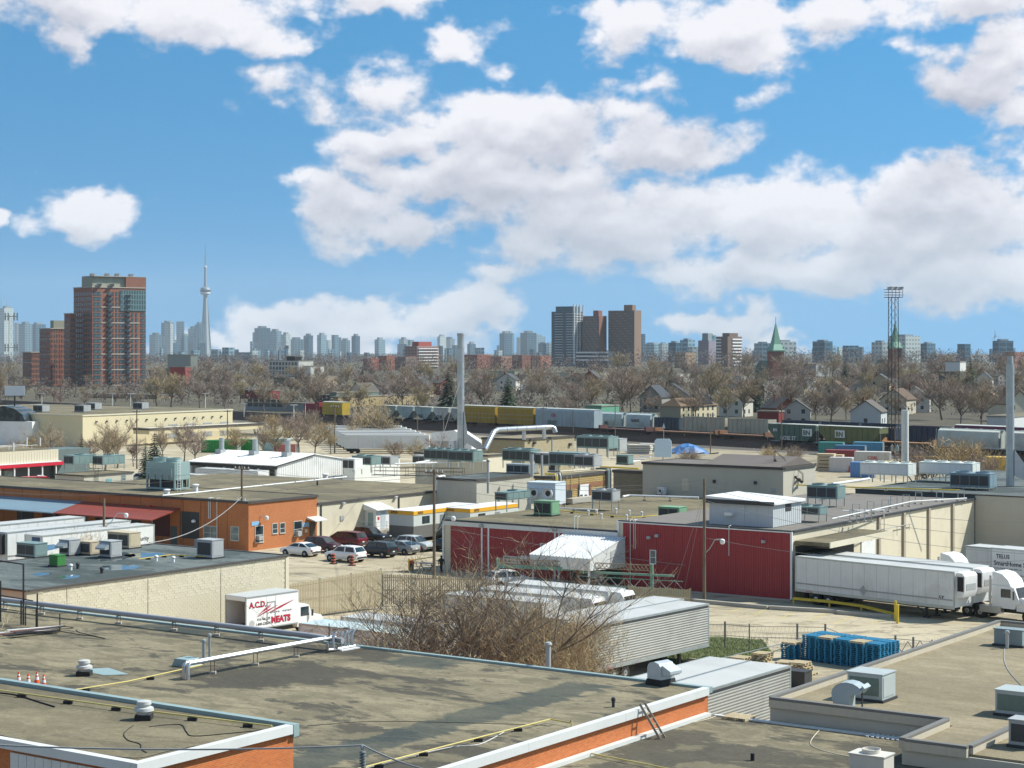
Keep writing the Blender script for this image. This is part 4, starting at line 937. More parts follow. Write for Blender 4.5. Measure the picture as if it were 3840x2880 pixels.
def red_details():
 t, p, L, st, W, zr, zl = RB, RBP, RBL, RBS, RBW, RBZ, RBZL
 pan = MB(); w = .92
 def panel(h):
  pb = MB(); pb.box(0, .0, 0, w - .015, .05, h)
  for i in range(4): x = .08 + i * .225; pb.prism([(x, 0), (x + .03, -.035), (x + .08, -.035), (x + .11, 0)], .01, h - .01, 'z')
  return pb
 pr = panel(zr - .14).o('cladding_panel', M_redclad, t); pr.location = (-w, 0, .12); n = int(st / w)
 for i in range(1, n): inst('cladding_panel', pr, t, (-w * (i + 1), 0, .12))
 pl = panel(zl - .62).o('cladding_panel', M_redclad, t); x0 = w * n; pl.location = (-x0 - w, 0, .12)
 for i in range(1, int((L - x0) / w)): inst('cladding_panel', pl, t, (-x0 - w * (i + 1), 0, .12))
 box('foundation', M_concrete, t, -L, -.25, 0, 0, .04, .119)
 box('fascia', M_coping, t, -L - .1, -.06, zl - .5, -st - .02, .1, zl - .06); box('roof_edge', M_dark, t, -L - .1, -.1, zl - .058, -st, .3, zl + .1)
 box('roof_edge', M_white, t, -st - .1, -.07, zr - .12, .08, .1, zr - .02); box('roof_edge', M_dark, t, -st, -.02, zr - .018, .02, .4, zr + .08); box('roof_edge', M_dark, t, -.25, .41, zr - .1, .12, W, zr + .06)
 box('step_trim', M_white, t, -st - .12, -.06, zl - .06, -st + .12, .12, zr)
 for x in (1663, 1808, 1833, 2082, 2097): a = along(p, -U, x); box('trim', M_white, t, -a - .09, -.08, .1, -a + .09, -.036, (zl if a > st else zr) - .5)
 box('trim', M_white, t, -.1, -.06, .1, .08, .1, zr - .12)
 for (x0, y0, x1, y1, mu) in ((1891, 2086, 1951, 2110, 1), (2030, 2040, 2062, 2066, 0), (2440, 2064, 2459, 2112, 0)): window_on(t, p, 'u', x0, y0, x1, y1, M_glass2, M_white, mu, proud=.08)
 slab_on(t, p, 'u', 1960, 2083, 1985, 2101, 'wall_unit', M_white, -.01, .45)
 for (x, y) in ((1808, 1971), (2466, 2008), (2866, 2030), (2083, 1985), (2436, 2015)): slab_on(t, p, 'u', x - 6, y - 5, x + 6, y + 6, 'wall_lamp', M_grey, -.01, .3)
 for x in (2156, 2168, 2378, 2384, 2365, 2735): a = along(p, -U, x); MB().tube([(-a, .3, zr + .2), (-a, -.08, zr + .2), (-a, -.08, zr - (2.5 if x not in (2365,) else 6))], .035, 5).o('conduit', M_coping, t)
 # ribbed white loading canopy
 A = face(p, -U, 2123, 1999); B = face(p, -U, 2346, 2012)
 pa = p - U * A[0]; d = along(pa, -VV, 1986); zf = zat(pa - VV * d, 2079); x0, x1 = -A[0], -B[0]
 box_ = MB().prism([(-.04, A[1]), (-d, zf), (-d, zf - .12), (-.04, A[1] - .15)], x0, x1, 'x').o('loading_canopy', mat('canopy_white', (.62, .65, .64), .5, .05, .6), t)
 n = int((x1 - x0) / .32)
 for i in range(n + 1):
  x = x0 + (x1 - x0) * i / n; MB().prism([(-.04, A[1] + .002), (-d, zf + .002), (-d, zf + .06), (-.04, A[1] + .06)], x - .045, x + .045, 'x').o('rib', M_white, box_)
 MB().box(x0, -d, zf - 1.1, x1 - .02, -d + .06, zf - .121).o('front_panel', M_coping, t)
 MB().prism([(-.05, A[1] - .16), (-d + .07, zf - .14), (-d + .07, zf - 1.1), (-.05, zf - 1.3)], x1 - .07, x1 - .01, 'x').o('side_panel', M_coping, t)
 n = 12
 for i in range(n): y = -.25 - (d * .42) * i / n; box('side_panel_rib', M_coping, t, x1 - .009, y - .05, zf - 1.2, x1 + .04, y + .05, A[1] - .5 - (A[1] - zf) * (-y) / d)
 for x in (x0 + .2, x1 - .3): MB().bar((x, -d + .3, 0), (x, -d + .3, zf - .2), .15).o('canopy_post', M_white, t)
 box('dock_opening', M_dark, t, x0 + .5, -.05, .2, x1 - .4, -.0365, 3.2)
 # painted block side wall with piers, dock roof and dock door
 q = p
 for x in (3295, 3388, 3482, 3572): a = along(q, VV, x); box('pier', mat('pier_tan', (.36, .32, .25), .9, .1, 1), t, -.05, a - .22, 0, .16, a + .22, zr - .1)
 a0, a1 = .6, along(q, VV, 3200); z = zat(q, 2045)
 box('dock_roof', M_gravel3, t, .0, a0, z, 3.4, a1 + 1.0, z + .35); box('dock_roof_edge', M_cream, t, 3.401, a0 - .05, z - .1, 3.5, a1 + 1.05, z + .4)
 box('dock_door', M_dark, t, -.05, a0 + .3, .9, .06, a1, z - .2); box('dock_shelter', mat('shelter_green', (.04, .065, .06), .8), t, .061, a0 + 1.2, .6, 1.6, a0 + 4.6, 4.2)
 MB().tube([(.2, a0 + 7, zr - 1.3), (.2, a0 + 26, zr - 1.3)], .04, 6).o('conduit', M_grey, t)
 for i in range(7): a = a0 + 7 + i * 3; MB().tube([(.22, a, zr - 1.25), (.22, a, zr - (2.2 if i % 2 else 1.9))], .03, 5).o('conduit', M_grey, t)
 box('wall_patch', M_white, t, .0, along(q, VV, 3230), 2.2, .03, along(q, VV, 3280), 4.3)
red_details()

# ---------------- things on the foreground roofs ----------------
def fore_things():
 z = ZA1 - .06; g = 'pipes on the gravel roof'
 a, b = PA1 + U * 0, None
 back = lambda px, off: (lambda q: q + VV * (-off))(PA1 - U * along(PA1 - VV * off, -U, px)) if False else PA1 - VV * off - U * along(PA1 - VV * off, -U, px)
 P = lambda px, off, h: Vector((*back(px, off).xy, z + h))
 pipe_run('roof_pipe', 'long grey pipe on low stands along the back edge of the gravel roof', [P(-60, 1.5, .62), P(560, 1.5, .62), P(1160, 1.5, .62), P(1285, 1.5, .55)], .15, mat('pipe_grey', (.34, .35, .37), .5, .08, .5), 3.3, zroof=z, n=10)
 q0, q1 = G(690, 2492, z + .72), G(1243, 2388, z + .72)
 for k, s in enumerate((0, .26)):
  o = U * s; pipe_run('roof_pipe', ['bright silver pipe of the elevated pair, far one', 'bright silver pipe of the elevated pair, near one'][k], [q0 + o + Vector((0, 0, -.72)), q0 + o + Vector((0, 0, -.05)), q0 + o + VV * .12 + Vector((0, 0, .05)), q1 + o], .10, M_steel, 3.0 if k == 0 else None, zroof=z, n=10)
 p = G(698, 2496, z); t = thing('pipe_curb', 'teal metal curb where the silver pipes enter the roof', 'curb', p, GA); MB().prism([(-.6, 0), (.6, 0), (.4, .38), (-.4, .38)], -.4, .5, 'y').o('curb', M_flash, t)
 # valve station at the end of the pipes
 p = G(1285, 2438, z); t = thing('valve_station', 'cluster of silver elbow pipes and valves at the roof edge', 'valves', p, R(50)); m = M_steel
 for i, x in enumerate((-.7, -.1, .15, .4, .7)): MB().tube([(x, 0, .08), (x, 0, .75 + .12 * (i % 2)), (x + .12, 0, .95), (x + .3, .1, .95)], .09 if i in (0, 4) else .06, 8).o('elbow', m, t, True)
 MB().tube([(-1.1, 0, .5), (-1.1, 0, .14), (-.4, 0, .1), (.9, 0, .1)], .09, 8).o('manifold', m, t, True)
 for x in (-.5, .3): MB().lathe([(.02, 0), (.16, .02), (.16, .05), (.02, .07)], (x, .05, 1.1), 10).o('valve_wheel', M_dark, t)
 box('base_plate', M_white, t, -.3, -.25, 0, 1.1, .25, .06); MB().bar((-.9, .1, 0), (-.9, .1, 1.5), .04).o('post', M_dark, t)
 for (x, y, r, h, lab) in ((764, 2492, .09, 1.1, 'grey vent pipe behind the silver pipes, left'), (786, 2466, .07, 1.05, 'grey vent pipe behind the silver pipes, right')): small_vent(lab, x, y, z, r, h, M_galv)
 small_vent('tall grey stack pipe at the back edge of the gravel roof', 2056, 2500, z, .13, 1.05, M_grey); small_vent('small dark vent near the right of the gravel roof', 2300, 2652, z, .07, .25, M_dark)
 def mushroom(label, x, y, zz, s=1.0):
  t = thing('mushroom_vent', label, 'vent', G(x, y, zz), 0, 'mushroom vents'); box('curb', M_black, t, -.34 * s, -.34 * s, 0, .34 * s, .34 * s, .22 * s)
  MB().lathe([(.28, .22), (.30, .30), (.40, .36), (.38, .48), (.26, .52), (.26, .60), (.30, .62), (.28, .74), (.10, .78)], n=16).o('cowl', M_trroof, t, True); t.scale = (s, s, s); return t
 mushroom('round white mushroom vent near the traffic cones', 316, 2533, z, 1.0)
 mushroom('round white mushroom vent on the taller corner block', 540, 2698, ZA2 - .1, .95)
 p = G(345, 2512, z + .012); tag(MB().poly(*[p + U * x + VV * y for x, y in ((-.8, -.3), (1.6, -.7), (2.4, .2), (.2, .9))]).o('metal_sheet', M_flash), 'loose teal metal sheet lying beside the mushroom vent', 'sheet')
 # traffic cones
 oc = mat('cone_orange', (.72, .10, .025), .5, .05, 3)
 for i, (x, y) in enumerate(((70, 2578), (106, 2586), (138, 2577), (164, 2588))):
  t = thing('traffic_cone', 'orange traffic cone with white bands, %s of four' % ['leftmost', 'second from the left', 'second from the right', 'rightmost'][i], 'cone', G(x, y, z), rnd.random(), 'traffic cones'); box('base', M_black, t, -.19, -.19, 0, .19, .19, .04)
  r = lambda h: .17 - .13 * h / .72
  for (h0, h1, m, nm) in ((.04, .36, oc, 'body'), (.36, .50, M_white, 'band'), (.50, .56, oc, 'body'), (.56, .64, M_white, 'band'), (.64, .74, oc, 'tip')): MB().cyl((0, 0, h0), (0, 0, h1), r(h0), r(h1), 12).o(nm, m, t, True)
 # tall parapet pipe frame at the left edge and boards lying about
 p = G(45, 2345, z); t = thing('roof_railing', 'black steel pipe frame and railings at the left edge of the gravel roof', 'railing', p, GA)
 bl = mat('frame_black', (.03, .03, .03), .6)
 for pts, r in (([(-3, .5, 3.6), (.4, .5, 3.5), (.4, .5, 0)], .06), ([(-3, .5, 1.6), (1.2, .5, 1.45)], .04), ([(-3, .5, .8), (.4, .5, .75)], .03), ([(.2, .5, 0), (.2, .5, 1.4)], .05), ([(.7, .4, 0), (.7, .4, 1.15), (1.6, .4, 1.1), (1.6, .4, 0)], .04), ([(1.7, .4, 0), (1.7, .4, 1.9)], .045), ([(3.6, .4, 0), (3.6, .4, .9)], .035), ([(-1.6, .5, 2.4), (-1.6, .5, 0)], .05)): MB().tube(pts, r, 6).o('pipe', bl, t)
 for i in range(6): t = tag(MB().bar((0, 0, .06 + i * .05), (3.2, .3 * (i % 3) - .2, .08 + i * .05), .22, .05).o('board', [M_white, M_rust, M_dark][i % 3], at=G(-15 + i * 14, 2378 + (i % 3) * 8, z), rz=R(20 + i * 4)), 'loose board in the pile at the left roof edge, %s' % ['lowest white', 'rusty second', 'dark third', 'upper white', 'upper rusty', 'topmost dark'][i], 'board', 'loose boards at the roof edge')
 # hose and cables
 hs = mat('cable_black', (.012, .012, .013), .7)
 def cable(label, pts, zz, r=.022, m=None, cat='cable'):
  pp = [G(x, y, zz + r) for x, y in pts]; out = []
  for i in range(len(pp) - 1):
   p0, p1, p2, p3 = pp[max(0, i - 1)], pp[i], pp[i + 1], pp[min(len(pp) - 1, i + 2)]
   for k in range(5): s = k / 5; out.append(.5 * ((2 * p1) + (p2 - p0) * s + (2 * p0 - 5 * p1 + 4 * p2 - p3) * s * s + (3 * p1 - p0 - 3 * p2 + p3) * s ** 3))
  tag(MB().tube(out + [pp[-1]], r, 5).o('cable', m or hs), label, cat, 'cables on the roofs')
 cable('black hose looped across the left of the gravel roof', [(-20, 2382), (80, 2368), (190, 2361), (240, 2350), (275, 2355), (210, 2362), (290, 2378), (345, 2385), (395, 2395), (360, 2386), (300, 2372), (285, 2362)], z, .02)
 z2 = ZA2 - .1
 cable('black cable winding to the mushroom vent on the corner block', [(500, 2720), (465, 2750), (480, 2775), (525, 2790), (530, 2810), (550, 2822)], z2, .016); cable('black cable along the right edge of the corner block', [(560, 2725), (620, 2718), (680, 2718), (700, 2745), (730, 2760), (880, 2748), (1040, 2733)], z2, .018)
 cable('black cable along the front edge of the corner block', [(-20, 2752), (80, 2775), (240, 2805), (400, 2832), (520, 2842), (640, 2815), (780, 2790), (930, 2765), (1060, 2735)], z2, .014); cable('short dark hose at the left of the corner block', [(-20, 2596), (60, 2606), (140, 2630), (205, 2650)], z2, .03)
 for (pts, zz, lab) in (([(-20, 2586), (600, 2672), (1020, 2722)], z2, 'yellow gas pipe along the back of the corner block'), ([(215, 2597), (480, 2555), (760, 2493)], z, 'yellow gas pipe crossing the gravel roof toward the silver pipes'), ([(1316, 2890), (1700, 2790), (2063, 2697), (2136, 2711)], z, 'yellow gas pipe along the brick edge of the gravel roof')):
  pipe_run('gas_pipe', lab, [G(x, y, zz + .16) for x, y in pts], .032, M_gas, 2.6, zroof=zz, group='yellow gas pipes')
 pipe_run('gas_pipe', 'yellow gas pipe dropping over the brick edge to the lower roof', [G(2136, 2711, z + .16), PA1 + VV * 0 + Vector((0, 0, 0)) if False else G(2142, 2700, z + .3), G(2148, 2812, ZA3 + .12), G(2520, 2885, ZA3 + .12)], .032, M_gas, None, zroof=ZA3, group='yellow gas pipes')
 cable('white cable beside the gas pipe on the gravel roof', [(1370, 2880), (1560, 2830), (1700, 2800), (1800, 2790), (1890, 2745)], z, .016, M_white); cable('thin dark line across the gravel roof', [(1150, 2722), (1400, 2705), (1800, 2712), (2050, 2720)], z, .012)
 cable('pale rope on the lower right roof', [(3075, 2735), (3040, 2780), (3060, 2805), (3150, 2830), (3260, 2848)], ZA3, .018, M_cream); cable('pale rope at the foot of the brick edge', [(2470, 2730), (2560, 2715), (2640, 2700), (2700, 2680)], ZA3, .018, M_cream)
 cable('dark cable at the right on the tan roof', [(3770, 2420), (3765, 2470), (3785, 2520), (3840, 2580)], ZA4 - .2, .02, M_grey)
 # rounded hood, ladder, neighbours
 p = G(2478, 2566, z); t = thing('exhaust_hood', 'weathered rounded galvanised hood at the right end of the gravel roof', 'hood', p, GA - R(10)); wm = mat('hood_worn', (.50, .56, .58), .5, .1, 3, metal=.3, dirt=.75, dirt_col=(.10, .09, .08, 1))
 MB().prism([(-.42, .3), (.42, .3), (.42, .85), (.30, 1.05), (0, 1.13), (-.30, 1.05), (-.42, .85)], -.5, .5, 'y').o('hood', wm, t, True); MB().prism([(-.5, 0), (.5, 0), (.43, .29), (-.43, .29)], -.55, .55, 'y').o('skirt', M_black, t); MB().prism([(.421, 1.0), (.95, .75), (.95, .62), (.72, .5), (.421, .55)], -.42, .42, 'y').o('spout', wm, t)
 fb = PA1 + U * 1.0; foot = fb - VV * along(fb, -VV, 2484); fb = PA1 + U * .24; topp = fb - VV * along(fb, -VV, 2412); foot.z = ZA3; topp.z = ZA1 + .2; d = (topp - foot); L = d.length; t = thing('ladder', 'wooden ladder leaning on the white roof edge from the lower roof', 'ladder', foot, 0); sd = VV * .2
 for s in (-1, 1): MB().bar(sd * s, d * 1.06 + sd * s, .06, .10).o('rail', mat('ladder_wood', (.30, .26, .20), .85, .2, 3), t)
 for i in range(6): c = d * (.12 + .16 * i); MB().bar(c - sd, c + sd, .045).o('rung', MATS['ladder_wood'], t)
 # units on the tan roof and the low roof
 zz = ZA4 - .2; g = 'units on the foreground right roofs'
 hvac('air_conditioner', 'pale blue grey package unit in the middle of the tan roof', 3268, 2620, zz, 1.75, 1.5, 1.15, mat('unit_pale', (.40, .45, .44), .5, .1, 1, dirt=.2), group=g, louvre=(mat('mesh_green', (.14, .19, .16), .7, .2, 4),)); hvac('air_conditioner', 'pale blue grey package unit at the right edge of the tan roof', 3822, 2680, zz, 1.7, 1.4, 1.0, MATS['unit_pale'], group=g, louvre=(MATS['mesh_green'],))
 hvac('air_conditioner', 'cream unit with black round fan at the bottom right', 3268, 2905, ZA3, 1.5, 1.0, .72, mat('unit_cream', (.60, .57, .50), .5, .06, 2), fans=1, group=g, louvre=()); hvac('air_conditioner', 'grey unit cut by the right edge at the bottom', 3850, 2800, zz, 1.2, .9, 1.0, M_grey, group=g)
 p = G(3172, 2650, zz); t = thing('gooseneck_duct', 'big curved blue grey gooseneck duct on the tan roof', 'duct', p, R(-30)); m = mat('duct_blue', (.33, .40, .42), .5, .06, 1, dirt=.15)
 out = [(-.42, 0), (.30, 0), (.30, .52), (.42, .66), (.78, .66), (1.05, .98)]; arc = [(.30 + .75 * math.cos(q) - .1, .62 + .55 * math.sin(q)) for q in [i * math.pi / 8 for i in range(1, 9)]]
 MB().prism(out + [(.9 - .0, 1.12)] + [(x, zq + .02) for x, zq in arc], -.42, .42, 'y').o('duct', m, t, False); MB().bar((.85, -.2, 0), (.85, -.2, .85), .06).o('prop', M_dark, t)
 small_vent('black pipe vent on the lower right roof', 2822, 2852, ZA3, .09, .3, M_black, False); p = G(3655, 2395, zz); hvac('equipment_box', 'grey metal box and vent at the far corner of the tan roof', 3790, 2422, zz, 1.6, .8, .8, mat('box_teal_grey', (.22, .28, .29), .6), louvre=(), cat='box', group=g); small_vent('pale pipe vent by the far corner of the tan roof', 3777, 2432, zz, .1, .8, M_galv)
 p = G(2770, 2695, ZA3); 
 pal = thing('pallet', 'new yellow pallet lying at the back edge of the lower roof', 'pallet', p, GA)
 for i in range(6): box('board', M_rawwood, pal, -.6, -.5 + i * .18, .11, .6, -.38 + i * .18, .135)
 for x in (-.6, -.05, .5): box('stringer', M_rawwood, pal, x, -.5, 0, x + .1, .52, .109)
 slats = thing('pallet', 'broken white pallet lying where the parapet turns', 'pallet', G(3330, 2768, ZA3), GA)
 for i in range(8): box('board', M_white, slats, -.9 + i * .24, -.35, .02, -.78 + i * .24, .35, .06)
fore_things()

# ---------------- fences, gate, pallets and yard furniture ----------------
def yard_things():
 sm = mat('fence_slat', (.44, .37, .24), .9, .2, 2, dirt=.2); rm = mat('fence_rail', (.27, .22, .15), .9, .2, 2); gm = mat('gate_green', (.17, .33, .26), .7, .15, 1, dirt=.4, dirt_col=(.2, .12, .06, 1))
 def slat_fence(label, A, B, h0, h1, n, posts, group='slat fences'):
  d = B - A; L = d.length; t = thing('slat_fence', label, 'fence', A, math.atan2(d.y, d.x), group); pr = MB().box(0, -.02, .05, .105, .02, 1.0)
  first = None
  for i in range(n):
   h = h0 + (h1 - h0) * i / n
   if first is None: first = pr.o('slat', sm, t); o = first
   else: o = inst('slat', first, t)
   o.location = (L * i / n, rnd.uniform(-.015, .015), 0); o.scale = (1, 1, h + rnd.uniform(-.05, .05))
  for z in (.5, .9): MB().bar((0, .05, h0 * z), (L, .05, h1 * z), .06).o('rail', rm, t)
  for i in range(posts + 1): x = L * i / posts; MB().bar((x, .06, 0), (x, .06, (h0 + (h1 - h0) * i / posts) + .1), .11).o('post', [rm, gm][i % 2], t)
 slat_fence('tall weathered slat fence behind the meat truck', G(1083, 2190, 3.0) * 1.0 - Vector((0, 0, 3.0)), G(1430, 2143, 3.2) - Vector((0, 0, 3.2)), 3.0, 3.35, 58, 3)
 A, B = G(1434, 2160, 2.6) - Vector((0, 0, 2.6)), G(1865, 2166, 2.4) - Vector((0, 0, 2.4)); slat_fence('lower slat fence running on toward the red building', A, B, 2.75, 2.4, 54, 4)
 A, B = G(2360, 2262, 0), G(2590, 2262, 0); slat_fence('short slat fence under the truss gate', A, B, 1.5, 1.2, 36, 2)
 # sliding truss gate
 A, B = G(1868, 2205, 0), G(2444, 2232, 0); d = B - A; L = d.length; t = thing('truss_gate', 'green and rust steel truss gantry with sliding gate before the canopy', 'gate', A, math.atan2(d.y, d.x)); h = 2.45
 for x in (0, L * .53, L): MB().bar((x, 0, 0), (x, 0, h + .35), .26).o('post', [gm, M_rust, gm][int(x > 0) + int(x > L * .9)], t)
 box('beam', gm, t, 0, -.1, h - .55, L * .53, .1, h - .25); box('beam', gm, t, L * .53, -.12, h - .72, L * 1.14, .08, h - .52)
 MB().bar((0, 0, h + .32), (L, 0, h + .25), .07).o('top_chord', rm, t); MB().bar((0, 0, h - .15), (L, 0, h - .25), .07).o('lower_chord', rm, t)
 n = 40
 for i in range(n): x0, x1 = L * i / n, L * (i + 1) / n; MB().bar((x0, -.02, h - .18), (x1, -.02, h + .3), .045).o('lattice', rm, t); MB().bar((x0, .02, h + .3), (x1, .02, h - .18), .045).o('lattice', rm, t)
 MB().bar((L * .53, -.3, h - .95), (L * 1.2, -.3, h - 1.05), .07).o('gate_chord', gm, t); MB().bar((L * .53, -.3, h - 1.75), (L * 1.2, -.3, h - 1.8), .07).o('gate_chord', gm, t)
 for i in range(13): x0 = L * (.53 + .67 * i / 13); x1 = L * (.53 + .67 * (i + 1) / 13); MB().bar((x0, -.3, h - (1.75 if i % 2 else .95)), (x1, -.3, h - (.95 if i % 2 else 1.75)), .05).o('gate_brace', M_galv, t)
 for i in range(26): x0 = L * (.95 + .25 * i / 26); box('gate_slat', gm, t, x0, -.33, .05, x0 + .08, -.29, h - 1.8)
 # barrels, bins, bollards, kerbs, paint
 for i, (x, y) in enumerate(((1250, 2115), (1320, 2121))):
  t = thing('traffic_barrel', 'orange and black striped traffic barrel, %s of the two' % ['left', 'right'][i], 'barrel', G(x, y, 0), 0, 'traffic barrels'); MB().lathe([(.42, 0), (.42, .08), (.3, .1)], n=12).o('base', M_black, t); ob = mat('barrel_orange', (.50, .13, .07), .6)
  for k in range(7): MB().cyl((0, 0, .1 + k * .14), (0, 0, .238 + k * .14), .27 - k * .012, .26 - k * .012, 14).o('stripe', [ob, M_black][k % 2], t, True)
 for (x, y, m, lab) in ((1542, 2140, M_redp, 'red capped waste bin by the yellow barrier'), (1523, 2020, M_redp, 'red capped waste bin by the office trailer')):
  t = thing('waste_bin', lab, 'bin', G(x, y, 0), 0, 'waste bins'); MB().cyl((0, 0, 0), (0, 0, .75), .26, .3, 12).o('body', M_dark, t, True); MB().lathe([(.34, .751), (.34, .85), (.2, 1.1), (.05, 1.15)], n=12).o('lid', m, t, True)
 t = thing('salt_bin', 'yellow salt bin by the office trailer', 'bin', G(1540, 2022, 0), GA); MB().prism([(-.8, 0), (.8, 0), (.9, .6), (.6, .95), (-.6, .95), (-.9, .6)], -.45, .45).o('body', M_yellow, t, True); box('lid', M_yellow, t, -.65, -.48, .951, .65, .48, 1.02)
 for i, (x, y, h) in enumerate(((3358, 2328, 1.6), (3366, 2338, 1.5))): t = thing('bollard', 'yellow bollard at the trailer dock, %s of the pair' % ['farther', 'nearer'][i], 'bollard', G(x, y, 0), 0, 'yellow bollards'); MB().cyl((0, 0, 0), (0, 0, h), .11, n=12).o('post', M_yellow, t, True); MB().lathe([(.11, 0), (.09, .06), (.02, .09)], (0, 0, h), 12).o('cap', M_yellow, t, True)
 pts = [G(2975, 2244, .5), G(3110, 2256, .5), G(3230, 2272, .4), G(3352, 2302, .3)]; o = pts[0].copy(); o.z = 0; t = thing('guard_rail', 'low yellow guard rail beside the dock trailers', 'rail', o, 0)
 for a, b in zip(pts[:-1], pts[1:]): MB().bar(a - o, b - o, .16, .22).o('beam', M_yellow, t)
 for a in pts: MB().bar((a - o).xy.to_3d(), a - o, .12).o('post', M_yellow, t)
 for i, (a, b) in enumerate((((2480, 2248), (2880, 2285)), ((2885, 2285), (3140, 2300)), ((3140, 2303), (3345, 2320)))):
  p, q = G(*a), G(*b); tag(MB().bar(p + Vector((0, 0, .16)), q + Vector((0, 0, .16)), .4, .32).o('concrete_kerb', M_concrete), ['long concrete kerb below the red wall', 'concrete kerb left of the yellow bollards', 'low concrete kerb ending at the yellow bollards'][i], 'kerb', 'concrete kerbs')
 for i, (a, b) in enumerate((((2785, 2280), (2732, 2297)), ((2883, 2280), (2827, 2307)), ((2978, 2297), (2925, 2318)), ((3102, 2300), (3029, 2327)), ((3208, 2307), (3127, 2339)), ((3343, 2314), (3267, 2339)))):
  p, q = G(*a, .008), G(*b, .008); n = (q - p).cross(Vector((0, 0, 1))).normalized() * .06; o = MB().poly(p - n, p + n, q + n, q - n).o('bay_line', mat('line_yellow', (.52, .42, .12), .8, .2, 3)); o['kind'] = 'structure'
 # grass by the silver trailers, with blades
 gpts = [(2440, 2480), (2620, 2500), (2900, 2452), (2860, 2400), (2690, 2385), (2480, 2400)]
 o = MB().poly(*[G(x, y, .008) for x, y in gpts]).o('lawn', mat('grass_ground', (.085, .105, .03), .95, .3, 1.5, dirt=.4, dirt_col=(.16, .13, .07, 1))); o['kind'] = 'structure'
 gb = MB(); r = random.Random(4)
 for i in range(7000):
  p = G(r.uniform(2440, 2880), r.uniform(2395, 2490), 0); a = r.uniform(0, 6.28); w = Vector((math.cos(a), math.sin(a), 0)) * .02; gb.add([p - w, p + w, p + Vector((r.gauss(0, .05), r.gauss(0, .05), r.uniform(.06, .2)))], [(0, 1, 2)])
 gb.o('grass', mat('grass_blade', (.11, .15, .04), .9, .3, 2), kind='stuff')
 # pallets: every pallet in the stacks is a thing
 bp = mat('pallet_blue', (.015, .20, .36), .7, .2, 2, dirt=.2, dirt_col=(.30, .36, .38, 1))
 def pallet_proto(m, name='pallet'):
  t = thing(name, 'blue pallet', 'pallet', (0, -800, 0), 0, 'x')
  for i in range(6): box('top_board', m, t, 0, i * .2, .112, 1.2, i * .2 + .14 - (.0 if i else .0), .135)
  for i in range(3): box('bottom_board', m, t, 0, i * .5, 0, 1.2, i * .5 + .12, .02)
  for x in (0, .53, 1.06):
   for y in (0, .5, 1.0): box('block', m, t, x, y, .0201, x + .14, y + .12, .1119)
  return t
 proto = pallet_proto(bp); first = True; pw = pallet_proto(M_rawwood, 'wooden_pallet'); firstw = True
 q0 = G(3322, 2505, 0); dr = -Vector((math.cos(R(-44)), math.sin(R(-44)), 0)); dn = Vector((-math.sin(R(-44)), math.cos(R(-44)), 0)); ang = R(-44)
 q0 = G(3300, 2517, 0) - Vector((math.cos(ang), math.sin(ang), 0)) * 1.2
 cols = []
 for c in range(5):
  for rrow in range(2): cols.append((c, rrow, 13))
 cols.append((5, -.55, 9))
 for (c, rr, nst) in cols:
  base = q0 + dr * (c * 1.33) + dn * (rr * 1.35)
  nm = ['rightmost', 'second from right', 'third from right', 'fourth from right', 'leftmost tall', 'low'][c]; rw = 'front' if rr == 0 else 'back'
  for k in range(nst):
   white = (k == nst - 1 and c in (1, 3) and rr == 0) or (c == 5 and k == nst - 1)
   lab = 'blue pallet in the %s stack of the %s row' % (nm, rw) if c < 5 else 'blue pallet in the low stack left of the others'
   if k == nst - 1: lab = ('top pale pallet' if white else 'top blue pallet') + lab[11:]
   at = base + Vector((rnd.uniform(-.04, .04), rnd.uniform(-.04, .04), .01 + k * .142)); a2 = ang + rnd.uniform(-.02, .02); grp = 'pallets of the %s stack, %s row' % (nm, rw)
   if white:
    if firstw: pw.location = at; pw.rotation_euler = (0, 0, a2); pw['label'] = lab; pw['group'] = grp; firstw = False
    else: dup(pw, at, a2, lab, grp)
   elif first: proto.location = at; proto.rotation_euler = (0, 0, a2); proto['label'] = lab; proto['group'] = grp; first = False
   else: dup(proto, at, a2, lab, grp)
 for i, (x, y, n) in enumerate(((2958, 2545, 8), (2905, 2520, 5), (2815, 2478, 4), (2985, 2530, 1), (2560, 2482, 1), (2730, 2486, 3))):
  for k in range(n): dup(pw, G(x, y, 0) + Vector((rnd.uniform(-.1, .1), rnd.uniform(-.1, .1), .01 + k * .142)), GA + rnd.uniform(-.1, .1), 'raw wood pallet %s' % ['in the tall stack behind the silver trailer end', 'in the middle stack behind the silver trailers', 'in the low stack behind the silver trailers', 'lying alone by the blue pallets', 'under the silver trailer leg', 'in the small stack by the trailer roof'][i], 'raw pallets, %s' % ['tall stack', 'middle stack', 'low stack', 'single', 'trailer leg', 'small stack'][i])
 p = G(2960, 2570, 0); hvac('dark_bin', 'dark lidded bin behind the silver trailer end', 2990, 2572, 0, 1.6, 1.1, .9, M_dark, louvre=(), cat='bin', group='bins')
 # chain link fence with leaning posts
 fm = mat('fence_steel', (.19, .19, .19), .6, .15, 2, metal=.4)
 F_ = [(2600, 2425, 1.9), (2719, 2428, 1.95), (2810, 2434, 1.9), (2990, 2440, 2.0), (3095, 2452, 2.2), (3200, 2470, 1.6), (3358, 2488, 2.0), (3425, 2495, 2.0), (3585, 2470, 1.2)]
 o = G(*F_[0][:2]); t = thing('chain_link_fence', 'rusty chain link fence posts and rails before the parking bays', 'fence', o, 0); pts = [G(x, y) - o for x, y, h in F_]
 for (x, y, h), p in zip(F_, pts): MB().cyl((p.x, p.y, 0), (p.x, p.y, h), .05 if h < 1.95 else .08, n=6).o('post', fm, t)
